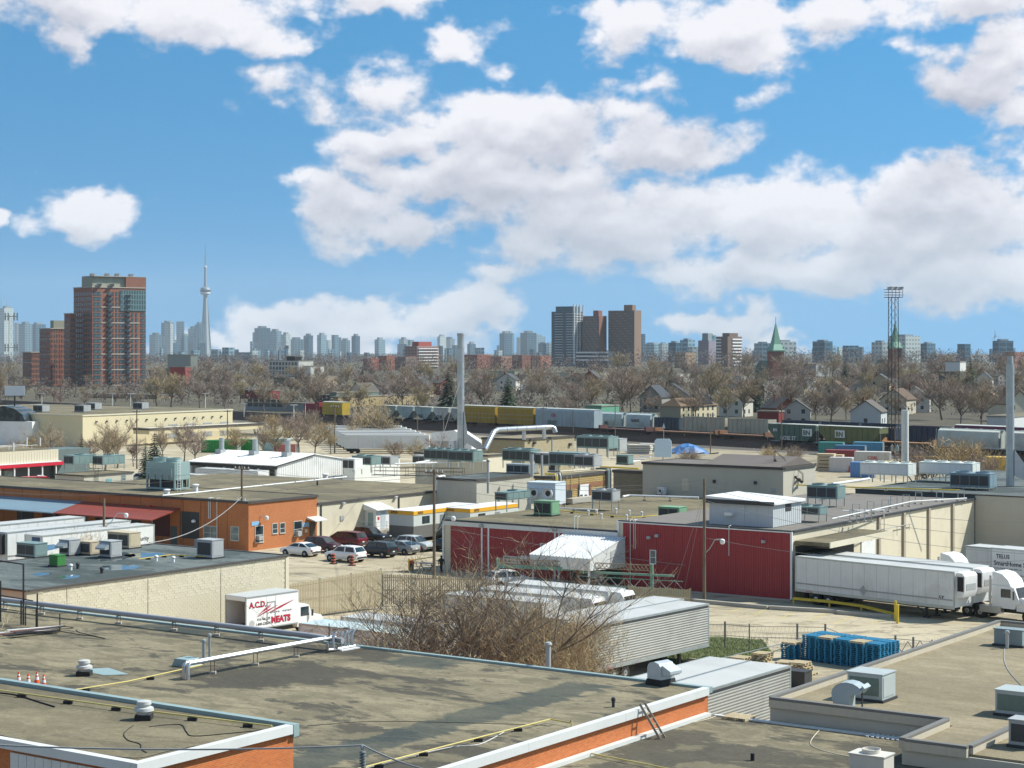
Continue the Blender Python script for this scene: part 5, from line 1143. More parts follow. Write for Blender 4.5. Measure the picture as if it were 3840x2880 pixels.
 for (p, q, f0, f1) in zip(pts[:-1], pts[1:], F_[:-1], F_[1:]):
  for f in (.95, .5): MB().bar((p.x, p.y, f0[2] * f * .93), (q.x, q.y, f1[2] * f * .93), .035).o('rail', fm, t)
 wm = MB()
 for (p, q) in zip(pts[:-1], pts[1:]):
  L = (q - p).length; n = int(L / .28); d = (q - p) / max(1, n)
  for i in range(n): a = p + d * i; wm.bar((a.x, a.y, .1), (a.x + d.x, a.y + d.y, 1.7), .006); wm.bar((a.x, a.y, 1.7), (a.x + d.x, a.y + d.y, .1), .006)
 wm.o('wire_mesh', fm, t, kind='stuff')
 for i in range(5): a = pts[6].lerp(pts[8], i / 5); b = pts[6].lerp(pts[8], (i + 1) / 5); MB().bar((a.x, a.y, .1), (b.x, b.y, 1.5), .04).o('brace', fm, t); MB().bar((a.x, a.y, 1.5), (b.x, b.y, .1), .04).o('brace', fm, t)
 MB().bar(G(2840, 2470, .5) - o, G(2960, 2420, 2.0) - o, .05).o('leaning_bar', M_galv, t); MB().bar(G(2700, 2470, 1.0) - o, G(3010, 2395, 1.2) - o, .05).o('leaning_bar', M_galv, t)
 # picnic table and yellow barrier by the red building
 t = thing('picnic_table', 'grey picnic table behind the wooden pole', 'table', G(1600, 2140, 0), GA); box('top', M_grey, t, -.9, -.4, .72, .9, .4, .77)
 for s in (-.7, .7): box('bench', M_grey, t, -.9, s - .13, .42, .9, s + .13, .46); 
 for x in (-.7, .7):
  for s in (-1, 1): MB().bar((x, s * .55, 0), (x, -s * .2, .71), .06).o('leg', M_dark, t)
 t = thing('swing_barrier', 'yellow swing barrier pole by the red capped bin', 'barrier', G(1533, 2143, 0), 0); MB().bar((0, 0, 0), (0, 0, 1.3), .12).o('post', M_yellow, t); q = G(1632, 2128, 0) - G(1533, 2143, 0); MB().bar((0, 0, 1.1), (q.x, q.y, 1.1), .08).o('arm', M_yellow, t); MB().bar((q.x, q.y, 0), (q.x, q.y, 1.4), .1).o('post', M_yellow, t)
 t = thing('person', 'person in dark clothes standing at the corner of the red building', 'person', G(1655, 2150, 0), 0)
 pb = MB(); pb.lathe([(.11, 0), (.12, .45), (.14, .85), (.20, .95), (.22, 1.25), (.24, 1.42), (.10, 1.5), (.075, 1.54), (.10, 1.6), (.115, 1.68), (.09, 1.76), (.02, 1.79)], n=12); pb.tube([(.22, 0, 1.4), (.30, .02, 1.12), (.27, .10, .86)], .055, 6, .04); pb.tube([(-.22, 0, 1.4), (-.30, .02, 1.12), (-.27, .10, .86)], .055, 6, .04); pb.o('body', mat('cloth_dark', (.015, .017, .02), .9), t, True)
yard_things()

# ---------------- poles, lamps and wires ----------------
POLES = {}
def poles():
 def pole(key, label, px, yb, yt, r=.16, lamp=None, cans=0, arm=True, group='wooden utility poles', z=0.0, m=None):
  p = G(px, yb, 0); h = zat(p, yt); t = thing('utility_pole', label, 'pole', p, GA, group); MB().cyl((0, 0, 0), (0, 0, h), r, r * .72, 10).o('pole', m or M_wood, t, True)
  if arm: MB().bar((-1.1, 0, h - .35), (1.1, 0, h - .35), .12).o('crossarm', M_wood, t); [MB().cyl((x, 0, h - .28), (x, 0, h - .05), .05, n=6).o('insulator', M_white, t) for x in (-1, -.4, .4, 1)]
  for i in range(cans): x = (-.55, .55)[i]; MB().cyl((x, -.1, h - 4.9), (x, -.1, h - 3.8), .3, n=12).o('transformer', M_flash, t, True); MB().cyl((x, -.1, h - 3.79), (x, -.1, h - 3.5), .06, n=6).o('bushing', M_white, t)
  if lamp:
   lx, ly_, hy = lamp; q = D(lx, ly_, p.y) - p; c = math.cos(-GA); s = math.sin(-GA); q = Vector((q.x * c - q.y * s, q.x * s + q.y * c, q.z))
   MB().tube([(0, 0, hy), (q.x * .3, q.y * .3, hy + .5), (q.x * .6, q.y * .6, q.z + .12), (q.x, q.y, q.z + .15)], .045, 6).o('lamp_arm', M_galv, t, True); MB().lathe([(.05, .18), (.2, .1), (.24, -.05), (.17, -.28), (.03, -.34)], (q.x, q.y, q.z), 12).o('lamp', M_white, t, True)
  POLES[key] = p + Vector((0, 0, h)); return t
 pole('a', 'utility pole with two transformers before the orange brick corner', 907, 2062, 1748, cans=2, lamp=(1000, 1940, 4.6)); pole('b', 'wooden utility pole with street lamp in front of the red building left corner', 1628, 2172, 1760, lamp=(1700, 1942, 4.4)); pole('c', 'tall utility pole with street lamp against the red wall', 2641, 2257, 1795, lamp=(2709, 2028, 4.2), arm=False)
 pole('d', 'short pole with curved street lamp before the brick dock', 390, 2125, 1870, lamp=(473, 1930, 4.0), arm=False); pole('e', 'dark thin pole behind the beige shed', 513, 1758, 1537, .14); pole('f', 'dark thin pole left of the green containers', 853, 1690, 1537, .14); pole('g', 'pole with street lamp behind the parked trailers', 1255, 1700, 1520, .15, lamp=(1213, 1655, 5))
 for i, (x, yb, yt) in enumerate(((2037, 1625, 1526), (2149, 1625, 1536), (2307, 1660, 1517), (2664, 1700, 1550), (2566, 1640, 1567), (2931, 1690, 1466), (1565, 1650, 1520), (1663, 1690, 1540), (210, 1640, 1540), (606, 1640, 1568), (2170, 1560, 1455), (1425, 1640, 1520))):
  pole('r%d' % i, 'rail yard pole %s' % ['before the pale autorack left side', 'before the pale autorack right side', 'before the grey hoppers', 'with crossarm by the cream car', 'between the dark gondola and cream car', 'before the dark green hopper', 'left of the tall stack', 'just left of the tall stack foot', 'at the far left lot', 'by the long loading canopy', 'tall, among trees behind the autorack', 'beside the big thicket'][i], x, yb, yt, .13, arm=i % 3 == 0, group='poles in the rail yard')
 pole('h', 'pole with two transformers beside the pale stack', 3356, 1720, 1600, .15, cans=2)
 wl = mat('light_white', (.70, .70, .66), .5)
 for i, (x, yt, yb) in enumerate(((157, 1477, 1600), (422, 1477, 1590), (490, 1477, 1590), (770, 1477, 1600), (915, 1515, 1565), (1102, 1520, 1640), (1145, 1512, 1570), (490, 1537, 1615))):
  p = G(x, yb); h = zat(p, yt); t = thing('lot_light', 'white lot light post %s' % ['left on the far warehouse', 'middle left on the far warehouse', 'middle right on the far warehouse', 'right on the far warehouse', 'left of the locomotive', 'before the brown bushes', 'by the red locomotive', 'before the cream wall'][i], 'light', p, 0, 'white lot lights'); MB().cyl((0, 0, 0), (0, 0, h), .12, n=6).o('post', wl, t); box('head', wl, t, -.9, -.15, h, .9, .15, h + .2)
 wm = mat('wire_grey', (.30, .30, .29), .6)
 def wire(label, a, b, sag=.8, r=.022):
  pts = [a.lerp(b, i / 12) - Vector((0, 0, sag * 4 * (i / 12) * (1 - i / 12))) for i in range(13)]; tag(MB().tube(pts, r, 4).o('overhead_wire', wm), label, 'wire', 'overhead wires')
 A, B, C_ = POLES['a'], POLES['b'], POLES['c']; up = lambda p, d: p + Vector((0, 0, d))
 for i, (d, l) in enumerate(((-.1, 'topmost'), (-.5, 'middle'), (-1.6, 'lowest'))):
  wire('%s overhead wire from the transformer pole to the pole by the red building' % l, up(A, d), up(B, d), 1.0); wire('%s overhead wire from the lamp pole to the red wall pole' % l, up(B, d), up(C_, d), 1.0); wire('%s overhead wire from the red wall pole to the right edge' % l, up(C_, d - .3), D(3900, 1960 + i * 60, 150), .8); wire('%s overhead wire left from the transformer pole' % l, up(A, d), D(-60, 1790 + i * 25, 225), 1.0)
 wire('service cable sagging from the transformer pole to the wet roof', up(A, -3.4), G(560, 2035, 5.8), 1.0, .04); wire('long low wire crossing the red wall', up(B, -5.5), D(3900, 2210, 160), 1.2); wire('service wire from the cream roof to the lamp pole', D(1300, 1868, 230), up(B, -.6), .6)
 wire('lower wire over the white trailers', up(C_, -5.2), D(3900, 2100, 150), .9, .02)
 for (x, y0, y1) in ((2575, 1990, 2240), (2622, 1990, 2225)): wire('guy wire slanting across the red wall, %s' % ('left' if x < 2600 else 'right'), up(C_, -1.2), G(x - 60, y1 + 10, 0), 0, .015)
 # pole top in the near foreground
 p = D(1360, 2795, 50); t = thing('utility_pole', 'dark pole top with ribbed insulator at the bottom of the picture', 'pole', (p.x, p.y, 0), 0, 'foreground pole'); h = p.z
 MB().cyl((0, 0, 0), (0, 0, h - .75), .13, .10, 10).o('pole', M_wood, t, True); ins = mat('insulator_grey', (.16, .18, .18), .4)
 for i in range(8): MB().lathe([(.045, 0), (.10, .02), (.10, .04), (.045, .06)], (0, 0, h - .74 + i * .075), 10).o('insulator', ins, t, True)
 MB().lathe([(.04, 0), (.07, .05), (.06, .12), (.02, .14)], (0, 0, h - .12), 8).o('cap', M_galv, t)
 for (x, y, l) in ((-60, 2792, 'left'), (1700, 2905, 'right')): wire('thick near wire running %s from the foreground insulator' % l, Vector((p.x, p.y, h)), D(x, y, 48), .12, .028)
poles()

# ---------------- more buildings behind ----------------
def gable_hall():
 p = G(1038, 1746, 4.0); p.z = 0; Lx = along(p, -U, 712); Wd = along(p, VV, 1312); yr = along(p, VV, 1178); ze = 4.0; zr = zat(p + VV * yr, 1704)
 t = thing('metal_hall', 'white ribbed metal hall with bright gable roof and open dark side', 'building', p, GA)
 m = mat('hall_white', (.70, .72, .68), .5, .05, .5, streak=.15); mr = mat('hall_roof', (.80, .79, .74), .45, .05, .4, dirt=.1, dirt_col=(.5, .48, .4, 1))
 zb = ze - (zr - ze) * (Wd - yr) / yr * 0 - .0
 box('back_wall', m, t, -Lx, Wd - .2, 0, -.1, Wd, ze); box('end_wall', m, t, -Lx, .3, 0, -Lx + .15, Wd - .21, ze)
 MB().prism([(0, 0), (Wd, 0), (Wd, ze), (yr, zr), (0, ze)], -.12, -.05, 'x').o('gable_wall', m, t)
 n = 34; pm = M_white
 for i in range(n):
  y0 = Wd * i / n; y1 = Wd * (i + 1) / n - .06; f = lambda y: ze + (zr - ze) * (y / yr if y < yr else (Wd - y) / (Wd - yr)) - .12
  MB().add([(-.049, y0, 0), (.0, y0 + .05, 0), (.0, y1 - .05, 0), (-.049, y1, 0), (-.049, y0, f(y0)), (.0, y0 + .05, f(y0 + .05)), (.0, y1 - .05, f(y1 - .05)), (-.049, y1, f(y1))], [(0, 1, 5, 4), (1, 2, 6, 5), (2, 3, 7, 6), (4, 5, 6, 7)]).o('wall_panel', pm, t)
 for (ya, za, yb, zb_) in ((-.4, ze - .08, yr, zr), (yr, zr, Wd + .3, ze - .06)):
  k = MB().prism([(ya, za), (yb, zb_), (yb, zb_ + .12), (ya, za + .12)], -Lx - .2, .2, 'x').o('roof', mr, t)
  n = 30
  for i in range(n): x = -Lx + (Lx - .1) * i / (n - 1); MB().prism([(ya, za + .121), (yb, zb_ + .121), (yb, zb_ + .17), (ya, za + .17)], x - .04, x + .04, 'x').o('roof_rib', M_white, k)
 box('eave_beam', M_dark, t, -Lx, -.2, ze - .6, .1, .05, ze - .12)
 MB().add([(.21, -.42, ze - .2), (.21, yr, zr - .12), (.21, yr, zr + .05), (.21, -.42, ze - .03), (.27, -.42, ze - .2), (.27, yr, zr - .12), (.27, yr, zr + .05), (.27, -.42, ze - .03)], [(0, 1, 2, 3), (4, 5, 6, 7), (3, 2, 6, 7), (0, 1, 5, 4)]).o('rake_trim', M_dark, t)
 for i in range(6): x = -.15 - (Lx - .4) * i / 5; MB().bar((x, .0, 0), (x, .0, ze - .6), .3).o('post', M_white if i % 2 else M_grey, t)
 box('floor_slab', M_concrete, t, -Lx, .3, .01, -.2, Wd - .3, .06)
 for i, x in enumerate((827, 952, 1075)):
  q = along(p, -U, x); y = yr * .72; z = ze + (zr - ze) * .72
  s = thing('exhaust_stack', ['galvanised exhaust stack on the white hall roof, leftmost of three', 'galvanised exhaust stack on the white hall roof, middle of three', 'galvanised exhaust stack on the white hall roof, rightmost of three'][i], 'stack', p + VV * y + Vector((0, 0, z)), GA, 'stacks on the white hall')
  pp = p + VV * y; qq = along(pp, -U, x); s.location = pp - U * qq + Vector((0, 0, z))
  box('base', M_galv, s, -.6, -.6, -.3, .6, .6, .75); MB().cyl((.25, 0, .76), (.25, 0, 2.6), .42, n=12).o('pipe', M_galv, s, True)
 block('metal_shed', 'lower white metal shed to the right behind the gable hall', 1330, 1726, 4.3, 1285, 1500, m, mr, M_dark, .1)
 # trailer with open nose and box body parked before the hall
 q = G(852, 1788, 3.9); q.z = 0
 trailer('grey white trailer with dark open front before the white hall', q - U * 13, GA, L=13, zt=3.9, group='trailers by the white hall', gear=False)
 q = G(905, 1772, 3.8); q.z = 0
 trailer('flat white trailer in the shade of the hall eave', q - U * 13 + VV * 3.5, GA, L=13, zt=3.8, group='trailers by the white hall', gear=False)
gable_hall()
def beige_shed():
 t, p, lx, ly = block('beige_shed', 'beige rendered shed with teal door and rooftop condensers, at the left', 315, 1782, 3.65, 210, 500, M_cream2, M_gravel3, M_flashdk, .2)
 slab_on(t, p, 'v', 398, 1796, 419, 1845, 'door', mat('door_teal3', (.16, .34, .36), .5), -.02, .06); window_on(t, p, 'v', 456, 1783, 470, 1800, M_glass2, M_grey, 0)
 a = along(p, VV, 360)
 for s in (-.3, .3): MB().bar((.12, a + s, .2), (.12, a + s, 4.6), .05).o('ladder_rail', M_dark, t)
 for i in range(11): MB().bar((.12, a - .3, .5 + i * .36), (.12, a + .3, .5 + i * .36), .035).o('ladder_rung', M_dark, t)
 for (px, py, w, d, lab) in ((300, 1755, 4.6, 2.0, 'long teal condenser at the front of the beige shed roof'), (408, 1757, 4.2, 2.0, 'long teal condenser at the back of the beige shed roof')):
  hvac('condenser', lab, px, py + 6, 3.6, 2.2, 4.6, 1.3, M_teal, legs=.95, fans=1, group='condensers on the beige shed')
beige_shed()
def red_store():
 f = G(219, 1684, 5.5); p = Vector((f.x, f.y, 0)) - VV * 34
 t = thing('red_band_store', 'store with cream upper wall, bright red awning band and dark glass at the left edge', 'building', p, GA); W = 34.0
 zf = lambda y: zat(f, y)
 box('upper_wall', mat('store_cream', (.58, .53, .40), .7, .04, 1), t, -22, 0, 3.6, 0, W, 5.5); box('store_front', mat('store_dark', (.05, .06, .065), .5), t, -22, .02, 0, -1.2, W, 3.599)
 n = 60
 for i in range(n): box('wall_rib', M_cream, t, .001, W * i / n, 3.62, .03, W * (i + .5) / n, 5.45)
 box('awning_band', mat('band_red', (.52, .012, .035), .45, .05, 1), t, -.3, -.2, 2.9, .5, W + 1.0, 3.45); box('awning_cap', M_white, t, -.3, -.2, 3.451, .52, W + .2, 3.597)
 box('side_panel', mat('store_teal', (.11, .15, .145), .6), t, -6, W + .01, 0, -.2, W + 7, 5.4); box('roof', M_gravel3, t, -21.8, .2, 5.501, -.2, W - .2, 5.54)
 for i in range(12): box('column', M_white, t, .1, W - .8 - i * 2.9, 0, .3, W - .6 - i * 2.9, 2.9)
 for i in range(3): box('glass_door', M_glass2, t, -1.19, W - 10.5 - i * 2.2, 0, -1.13, W - 8.6 - i * 2.2, 2.4)
 tx = mat('sign_red', (.35, .03, .04), .5)
 for i in range(9): box('sign_letter', tx, t, -1.16, W - 13 + i * .62, 2.45, -1.10, W - 12.6 + i * .62, 2.85)
 for i in range(5): MB().tube([(-4 - i * 3, 2, 6.1), (-4 - i * 3, W - 1, 6.1)], .04, 5).o('roof_rail', M_white, t) if i < 2 else None
 for i in range(7): MB().bar((-4, 3 + i * 4.8, 5.54), (-4, 3 + i * 4.8, 6.1), .05).o('rail_post', M_white, t)
 for (x, y, h) in ((50, 1682, 1.3), (100, 1662, 1.3), (150, 1664, 1.4)): small_vent(['white vent pipe at the left on the red band store roof', 'white vent pipe in the middle of the red band store roof', 'grey vent pipe at the right of the red band store roof'][(x - 50) // 50], x, y + 8, 5.54, .14, h, M_white, False)
 # red delivery van parked in front
 g = G(150, 1846, 0); v = thing('delivery_van', 'red delivery van with white lettering by the store columns', 'van', g, R(20))
 rv = mat('van_red', (.50, .02, .02), .35, .06, 1)
 MB().prism([(-2.7, .45), (2.6, .45), (2.65, 1.1), (1.9, 1.35), (1.3, 2.25), (1.0, 2.45), (-2.7, 2.45)], -.98, .98).o('body', rv, v, True)
 MB().poly((1.93, -.85, 1.40), (1.93, .85, 1.40), (1.36, .78, 2.22), (1.36, -.78, 2.22)).o('windshield', M_glass, v); text('ALL FOR YOU', .33, M_white, v, (-2.3, -.995, 1.35), bold=.01)
 for x in (-1.7, 1.7):
  for s in (-1, 1): wheel(v, x, s * .88, .36, .22, side=s)
 MB().box(-.4, -.6, 2.46, .6, .6, 2.62).o('roof_rack', M_white, v)
red_store()
def far_warehouse():
 t, p, lx, ly = block('cream_warehouse', 'long low cream warehouse beyond the trees at the far left', 310, 1556, 7.2, -420, 872, mat('warehouse_cream', (.62, .55, .36), .8, .05, .3, streak=.1), M_gravel3, mat('cap_cream', (.6, .56, .42), .7), .3)
 for i in range(14): a = 4 + i * (ly - 8) / 13; box('wall_lamp', M_dark, t, .005, a - .2, 5.4, .3, a + .2, 5.7)
 for i in range(4): a = ly * (.55 + i * .12); box('dock_door', M_grey, t, .004, a, .9, .06, a + 3, 4.2)
 for i, (x, y) in enumerate(((155, 1545), (310, 1545), (352, 1536), (528, 1534))): hvac('air_conditioner', ['grey unit at the left of the far cream warehouse roof', 'sloping grey unit above the warehouse corner', 'small unit in the middle of the far warehouse roof', 'dark unit at the right on the far warehouse roof'][i], x, y, 7.15, 3.2, 2.2, 1.5, M_grey, group='units on the far cream warehouse')
 block('loading_canopy', 'long low cream loading canopy in front of the far warehouse', 560, 1606, 4.0, 500, 985, mat('warehouse_cream2', (.60, .52, .33), .8, .05, .3), M_cream, M_flashdk, .5, z0=2.6, cat='canopy')
 b = thing('gable_shelter', 'dark gabled timber shelter at the end of the loading canopy', 'shelter', G(540, 1640, 0), GA)
 MB().prism([(-4, 3.6), (0, 5.2), (4, 3.6), (4, 3.3), (0, 4.9), (-4, 3.3)], -2, 2, 'y').o('roof', M_dark, b)
 for x in (-3, 3):
  for y in (-1.5, 1.5): MB().bar((x, y, 0), (x, y, 3.5), .3).o('post', M_wood, b)
far_warehouse()
def upper_blocks():
 # tan low block with the big stack, grey block building, grey wall block, yellow brick building, stucco block, right hand stucco block
 t6 = block('tan_block', 'low tan building at the foot of the tall silver stack', 1830, 1706, 6.1, 1557, 1919, M_cream, M_gravel2, M_flashdk, .25)
 t7 = block('grey_block_building', 'grey concrete block building with a big bent silver duct on its roof', 1967, 1645, 8.0, 1808, 2153, brick_mat('grey_block', 'a89d80', '9c9276', '857c66', .4, .2, .012, .08), M_gravel2, M_flashdk, .3)
 t, p, lx, ly = t7
 slab_on(t, p, 'v', 1977, 1679, 1990, 1700, 'door', M_cream2, -.02, .04)
 for (x, y) in ((1987, 1649), (2002, 1660), (2136, 1666)): slab_on(t, p, 'v', x - 4, y - 4, x + 4, y + 5, 'wall_lamp', M_dark, -.02, .3)
 for x in (2070,): a = along(p, VV, x); box('downpipe', M_grey, t, .004, a - .06, 1, .12, a + .06, 7.6)
 q = loc
 d = thing('silver_duct', 'bent silver duct running over the grey block building to the stack', 'duct', G(1830, 1688, 6.1), 0)
 o = d.location
 pts = [D(1818, 1686, 284), D(1852, 1620, 286), D(1866, 1612, 288), D(2065, 1602, 300), D(2078, 1606, 300), D(2083, 1622, 300)]
 MB().tube([q_ - o for q_ in pts], .42, 12).o('duct', M_steel, d, True)
 for i, (x, y) in enumerate(((1965, 1616), (2040, 1613))): a = D(x, y - 5, 294) - o; MB().cyl((a.x, a.y, a.z - 1.6), (a.x, a.y, a.z), .3, n=8).o('duct_leg', M_steel, d)
 for i in range(5): a = pts[2].lerp(pts[3], .15 + i * .18) - o; dd = (pts[3] - pts[2]).normalized() * .08; MB().cyl(a - dd, a + dd, .46, n=12).o('band', M_galv, d)
 # the tall stack with its slanted breech
 b = G(1728, 1690, 6.1); s = thing('chimney_stack', 'tall banded silver exhaust stack standing on the tan block', 'chimney', b, 0)
 zt = zat(b, 1258) - 6.1
 for i in range(9):
  z0, z1 = zt * i / 9, zt * (i + 1) / 9
  MB().cyl((0, 0, z0), (0, 0, z1 - .06), .55, n=18).o('stack_section', [M_galv, M_steel][i % 2], s, True); MB().cyl((0, 0, z1 - .059), (0, 0, z1), .59, n=18).o('band', M_galv, s, True)
 MB().cyl((0, 0, zt + .001), (0, 0, zt + .35), .6, n=18).o('cap', M_grey, s, True)
 MB().prism([(.5, .5), (1.2, 1.6), (.55, 6.2), (.5, 6.2)], -.4, .4).o('breech', M_steel, s); MB().prism([(.55, 3.0), (3.2, 1.2), (3.6, .2), (2.6, .2), (1.0, 1.2), (.55, 2.0)], -.38, .38).o('breech', M_steel, s)
 for k, (x, y) in enumerate(((1590, 1500), (1640, 1700))): MB().tube([(0, 0, zt * .62), D(x, y, 270) - b], .02, 4).o('guy_wire', M_grey, s) if k == 1 else None
 hvac('roof_box', 'small white box beside the foot of the tall stack', 1697, 1690, 6.1, .9, .9, 1.4, M_white, louvre=(), group='boxes by the tall stack')
 block('grey_wall_block', 'grey rendered block with dark roof edge behind the office trailers', 1787, 1797, 6.3, 1640, 1992, mat('grey_render', (.42, .41, .35), .9, .08, .6, streak=.2), M_asphalt_roof, M_flashdk, .3)
 # yellow ribbed brick building with the white garage door
 pl = RBP - U * (RBL + .6); a = along(pl, VV, 2072); p = pl + VV * a; z = zat(p, 1787); ly = along(p, VV, 2290)
 y = thing('yellow_brick_building', 'yellow ribbed block building with white garage door behind the red building roof', 'building', p, GA)
 yb = brick_mat('yellow_block', 'b39a62', 'a88f5a', '6f6040', 1.2, .2, .03, .08); rb = brick_mat('red_block', '99694a', '8c5c40', '80634a', .4, .1, .012)
 xw = along(p, -U, 2005); box('wall', yb, y, -xw, 0, 0, 0, ly, z - .14); box('roof', M_gravel3, y, -xw + .2, .2, z - .139, -.2, ly - .2, z - .04); box('coping', M_flashdk, y, -xw - .1, -.1, z - .3, .1, .15, z); box('coping', M_flashdk, y, -.15, .16, z - .3, .1, ly, z)
 b0, zz0 = face(p, VV, 2100, 1812); box('brick_course', rb, y, .001, 1.0, z - 1.55, .03, ly - .5, z - 1.1)
 slab_on(y, p, 'v', 2170, 1818, 2208, 1872, 'garage_door', M_white, -.01, .05)
 for (x0, x1) in ((2174, 2184), (2190, 2200)): slab_on(y, p, 'v', x0, 1855, x1, 1860, 'door_light', M_glass, -.01, .07)
 slab_on(y, p, 'v', 2167, 1817, 2171, 1873, 'door_frame', M_dark, -.01, .09); slab_on(y, p, 'v', 2207, 1817, 2214, 1873, 'door_frame', M_rust, -.01, .12)
 slab_on(y, p, 'v', 2119, 1839, 2144, 1866, 'grille_window', M_dark, -.01, .08); slab_on(y, p, 'v', 2119, 1869, 2214, 1876, 'loading_ledge', M_concrete, -.01, 1.0)
 for x, m in ((2078, M_yellow), (2084, M_cream), (2090, M_dark), (2096, M_white), (2100, M_dark), (2268, M_dark), (2274, M_teal), (2279, M_galv), (2284, M_dark)):
  a = along(p, VV, x); MB().tube([(-1.2, a, z + .25), (.15, a, z + .25), (.22, a, z - .1), (.22, a, z - 3.4)], .09, 6).o('conduit', m, y, True)
 for x in (2123, 2140, 2172): a = along(p, VV, x); MB().tube([(.1, a, z - .1), (.1, a, z - 1.8)], .04, 5).o('conduit', M_cream, y)
 # grey recess wall to its right
 block('grey_recess_block', 'shaded grey block wing between the yellow building and the stucco block', 2415, 1766, 7.4, 2300, 2440, brick_mat('grey_block2', '847c68', '7a7260', '6d6656', .4, .2, .01), M_gravel2, M_flashdk, .35)
 # stucco block on the upper level
 t, p, lx, ly = block('stucco_block', 'pale stucco block with brown roof rising behind the red building', 2937, 1753, 8.9, 2410, 3057, M_cream2, mat('roof_brown2', (.15, .13, .115), .9, .12, .5, dirt=.2), M_flashdk, .28)
 slab_on(t, p, 'u', 2558, 1794, 2583, 1842, 'door', M_cream, -.02, .04)
 for (x, y_) in ((2680, 1805), (2834, 1810)): slab_on(t, p, 'u', x - 4, y_ - 6, x + 4, y_ + 6, 'wall_lamp', M_dark, -.02, .25)
 slab_on(t, p, 'u', 2890, 1830, 2910, 1848, 'louvre', M_grey, -.02, .05)
 r = MB().prism([(-.2, 8.92), (ly * .55, 9.9), (ly, 8.92)], -lx * .55, -.3, 'x').o('ridge_roof', MATS['roof_brown2'], t)
 # outside steel stair
 st = thing('steel_stair', 'weathered steel stair climbing to the stucco block roof', 'stair', G(3010, 1810, 7.0), GA + R(20))
 for y_ in (-.5, .5):
  MB().bar((0, y_, 0), (-3.2, y_, 2.6), .12, .2).o('stringer', M_dark, st); MB().bar((0, y_, 1.0), (-3.2, y_, 3.6), .06).o('handrail', M_wood, st); MB().bar((0, y_, 0), (0, y_, 1.0), .06).o('post', M_wood, st); MB().bar((-3.2, y_, 2.6), (-3.2, y_, 3.6), .06).o('post', M_wood, st)
 for i in range(9): MB().box(-.2 - i * .34, -.5, .2 + i * .27, .1 - i * .34, .5, .24 + i * .27).o('tread', M_wood, st)
 # right hand stucco block with dark parapet
 q = RBP + VV * (RBW + .08); z = zat(q, 1853); xl = along(q, -U, 3207)
 e = thing('stucco_warehouse', 'tall pale stucco warehouse at the right edge, dark above the red building roof', 'building', q, GA)
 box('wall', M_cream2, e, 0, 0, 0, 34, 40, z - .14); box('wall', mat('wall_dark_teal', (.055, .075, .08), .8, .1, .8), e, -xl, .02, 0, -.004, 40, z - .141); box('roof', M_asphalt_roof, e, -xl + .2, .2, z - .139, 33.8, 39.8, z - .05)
 box('coping', M_flashdk, e, -xl, -.06, z - .12, 34, .2, z)
 return z, t6
ZR, T6 = upper_blocks()

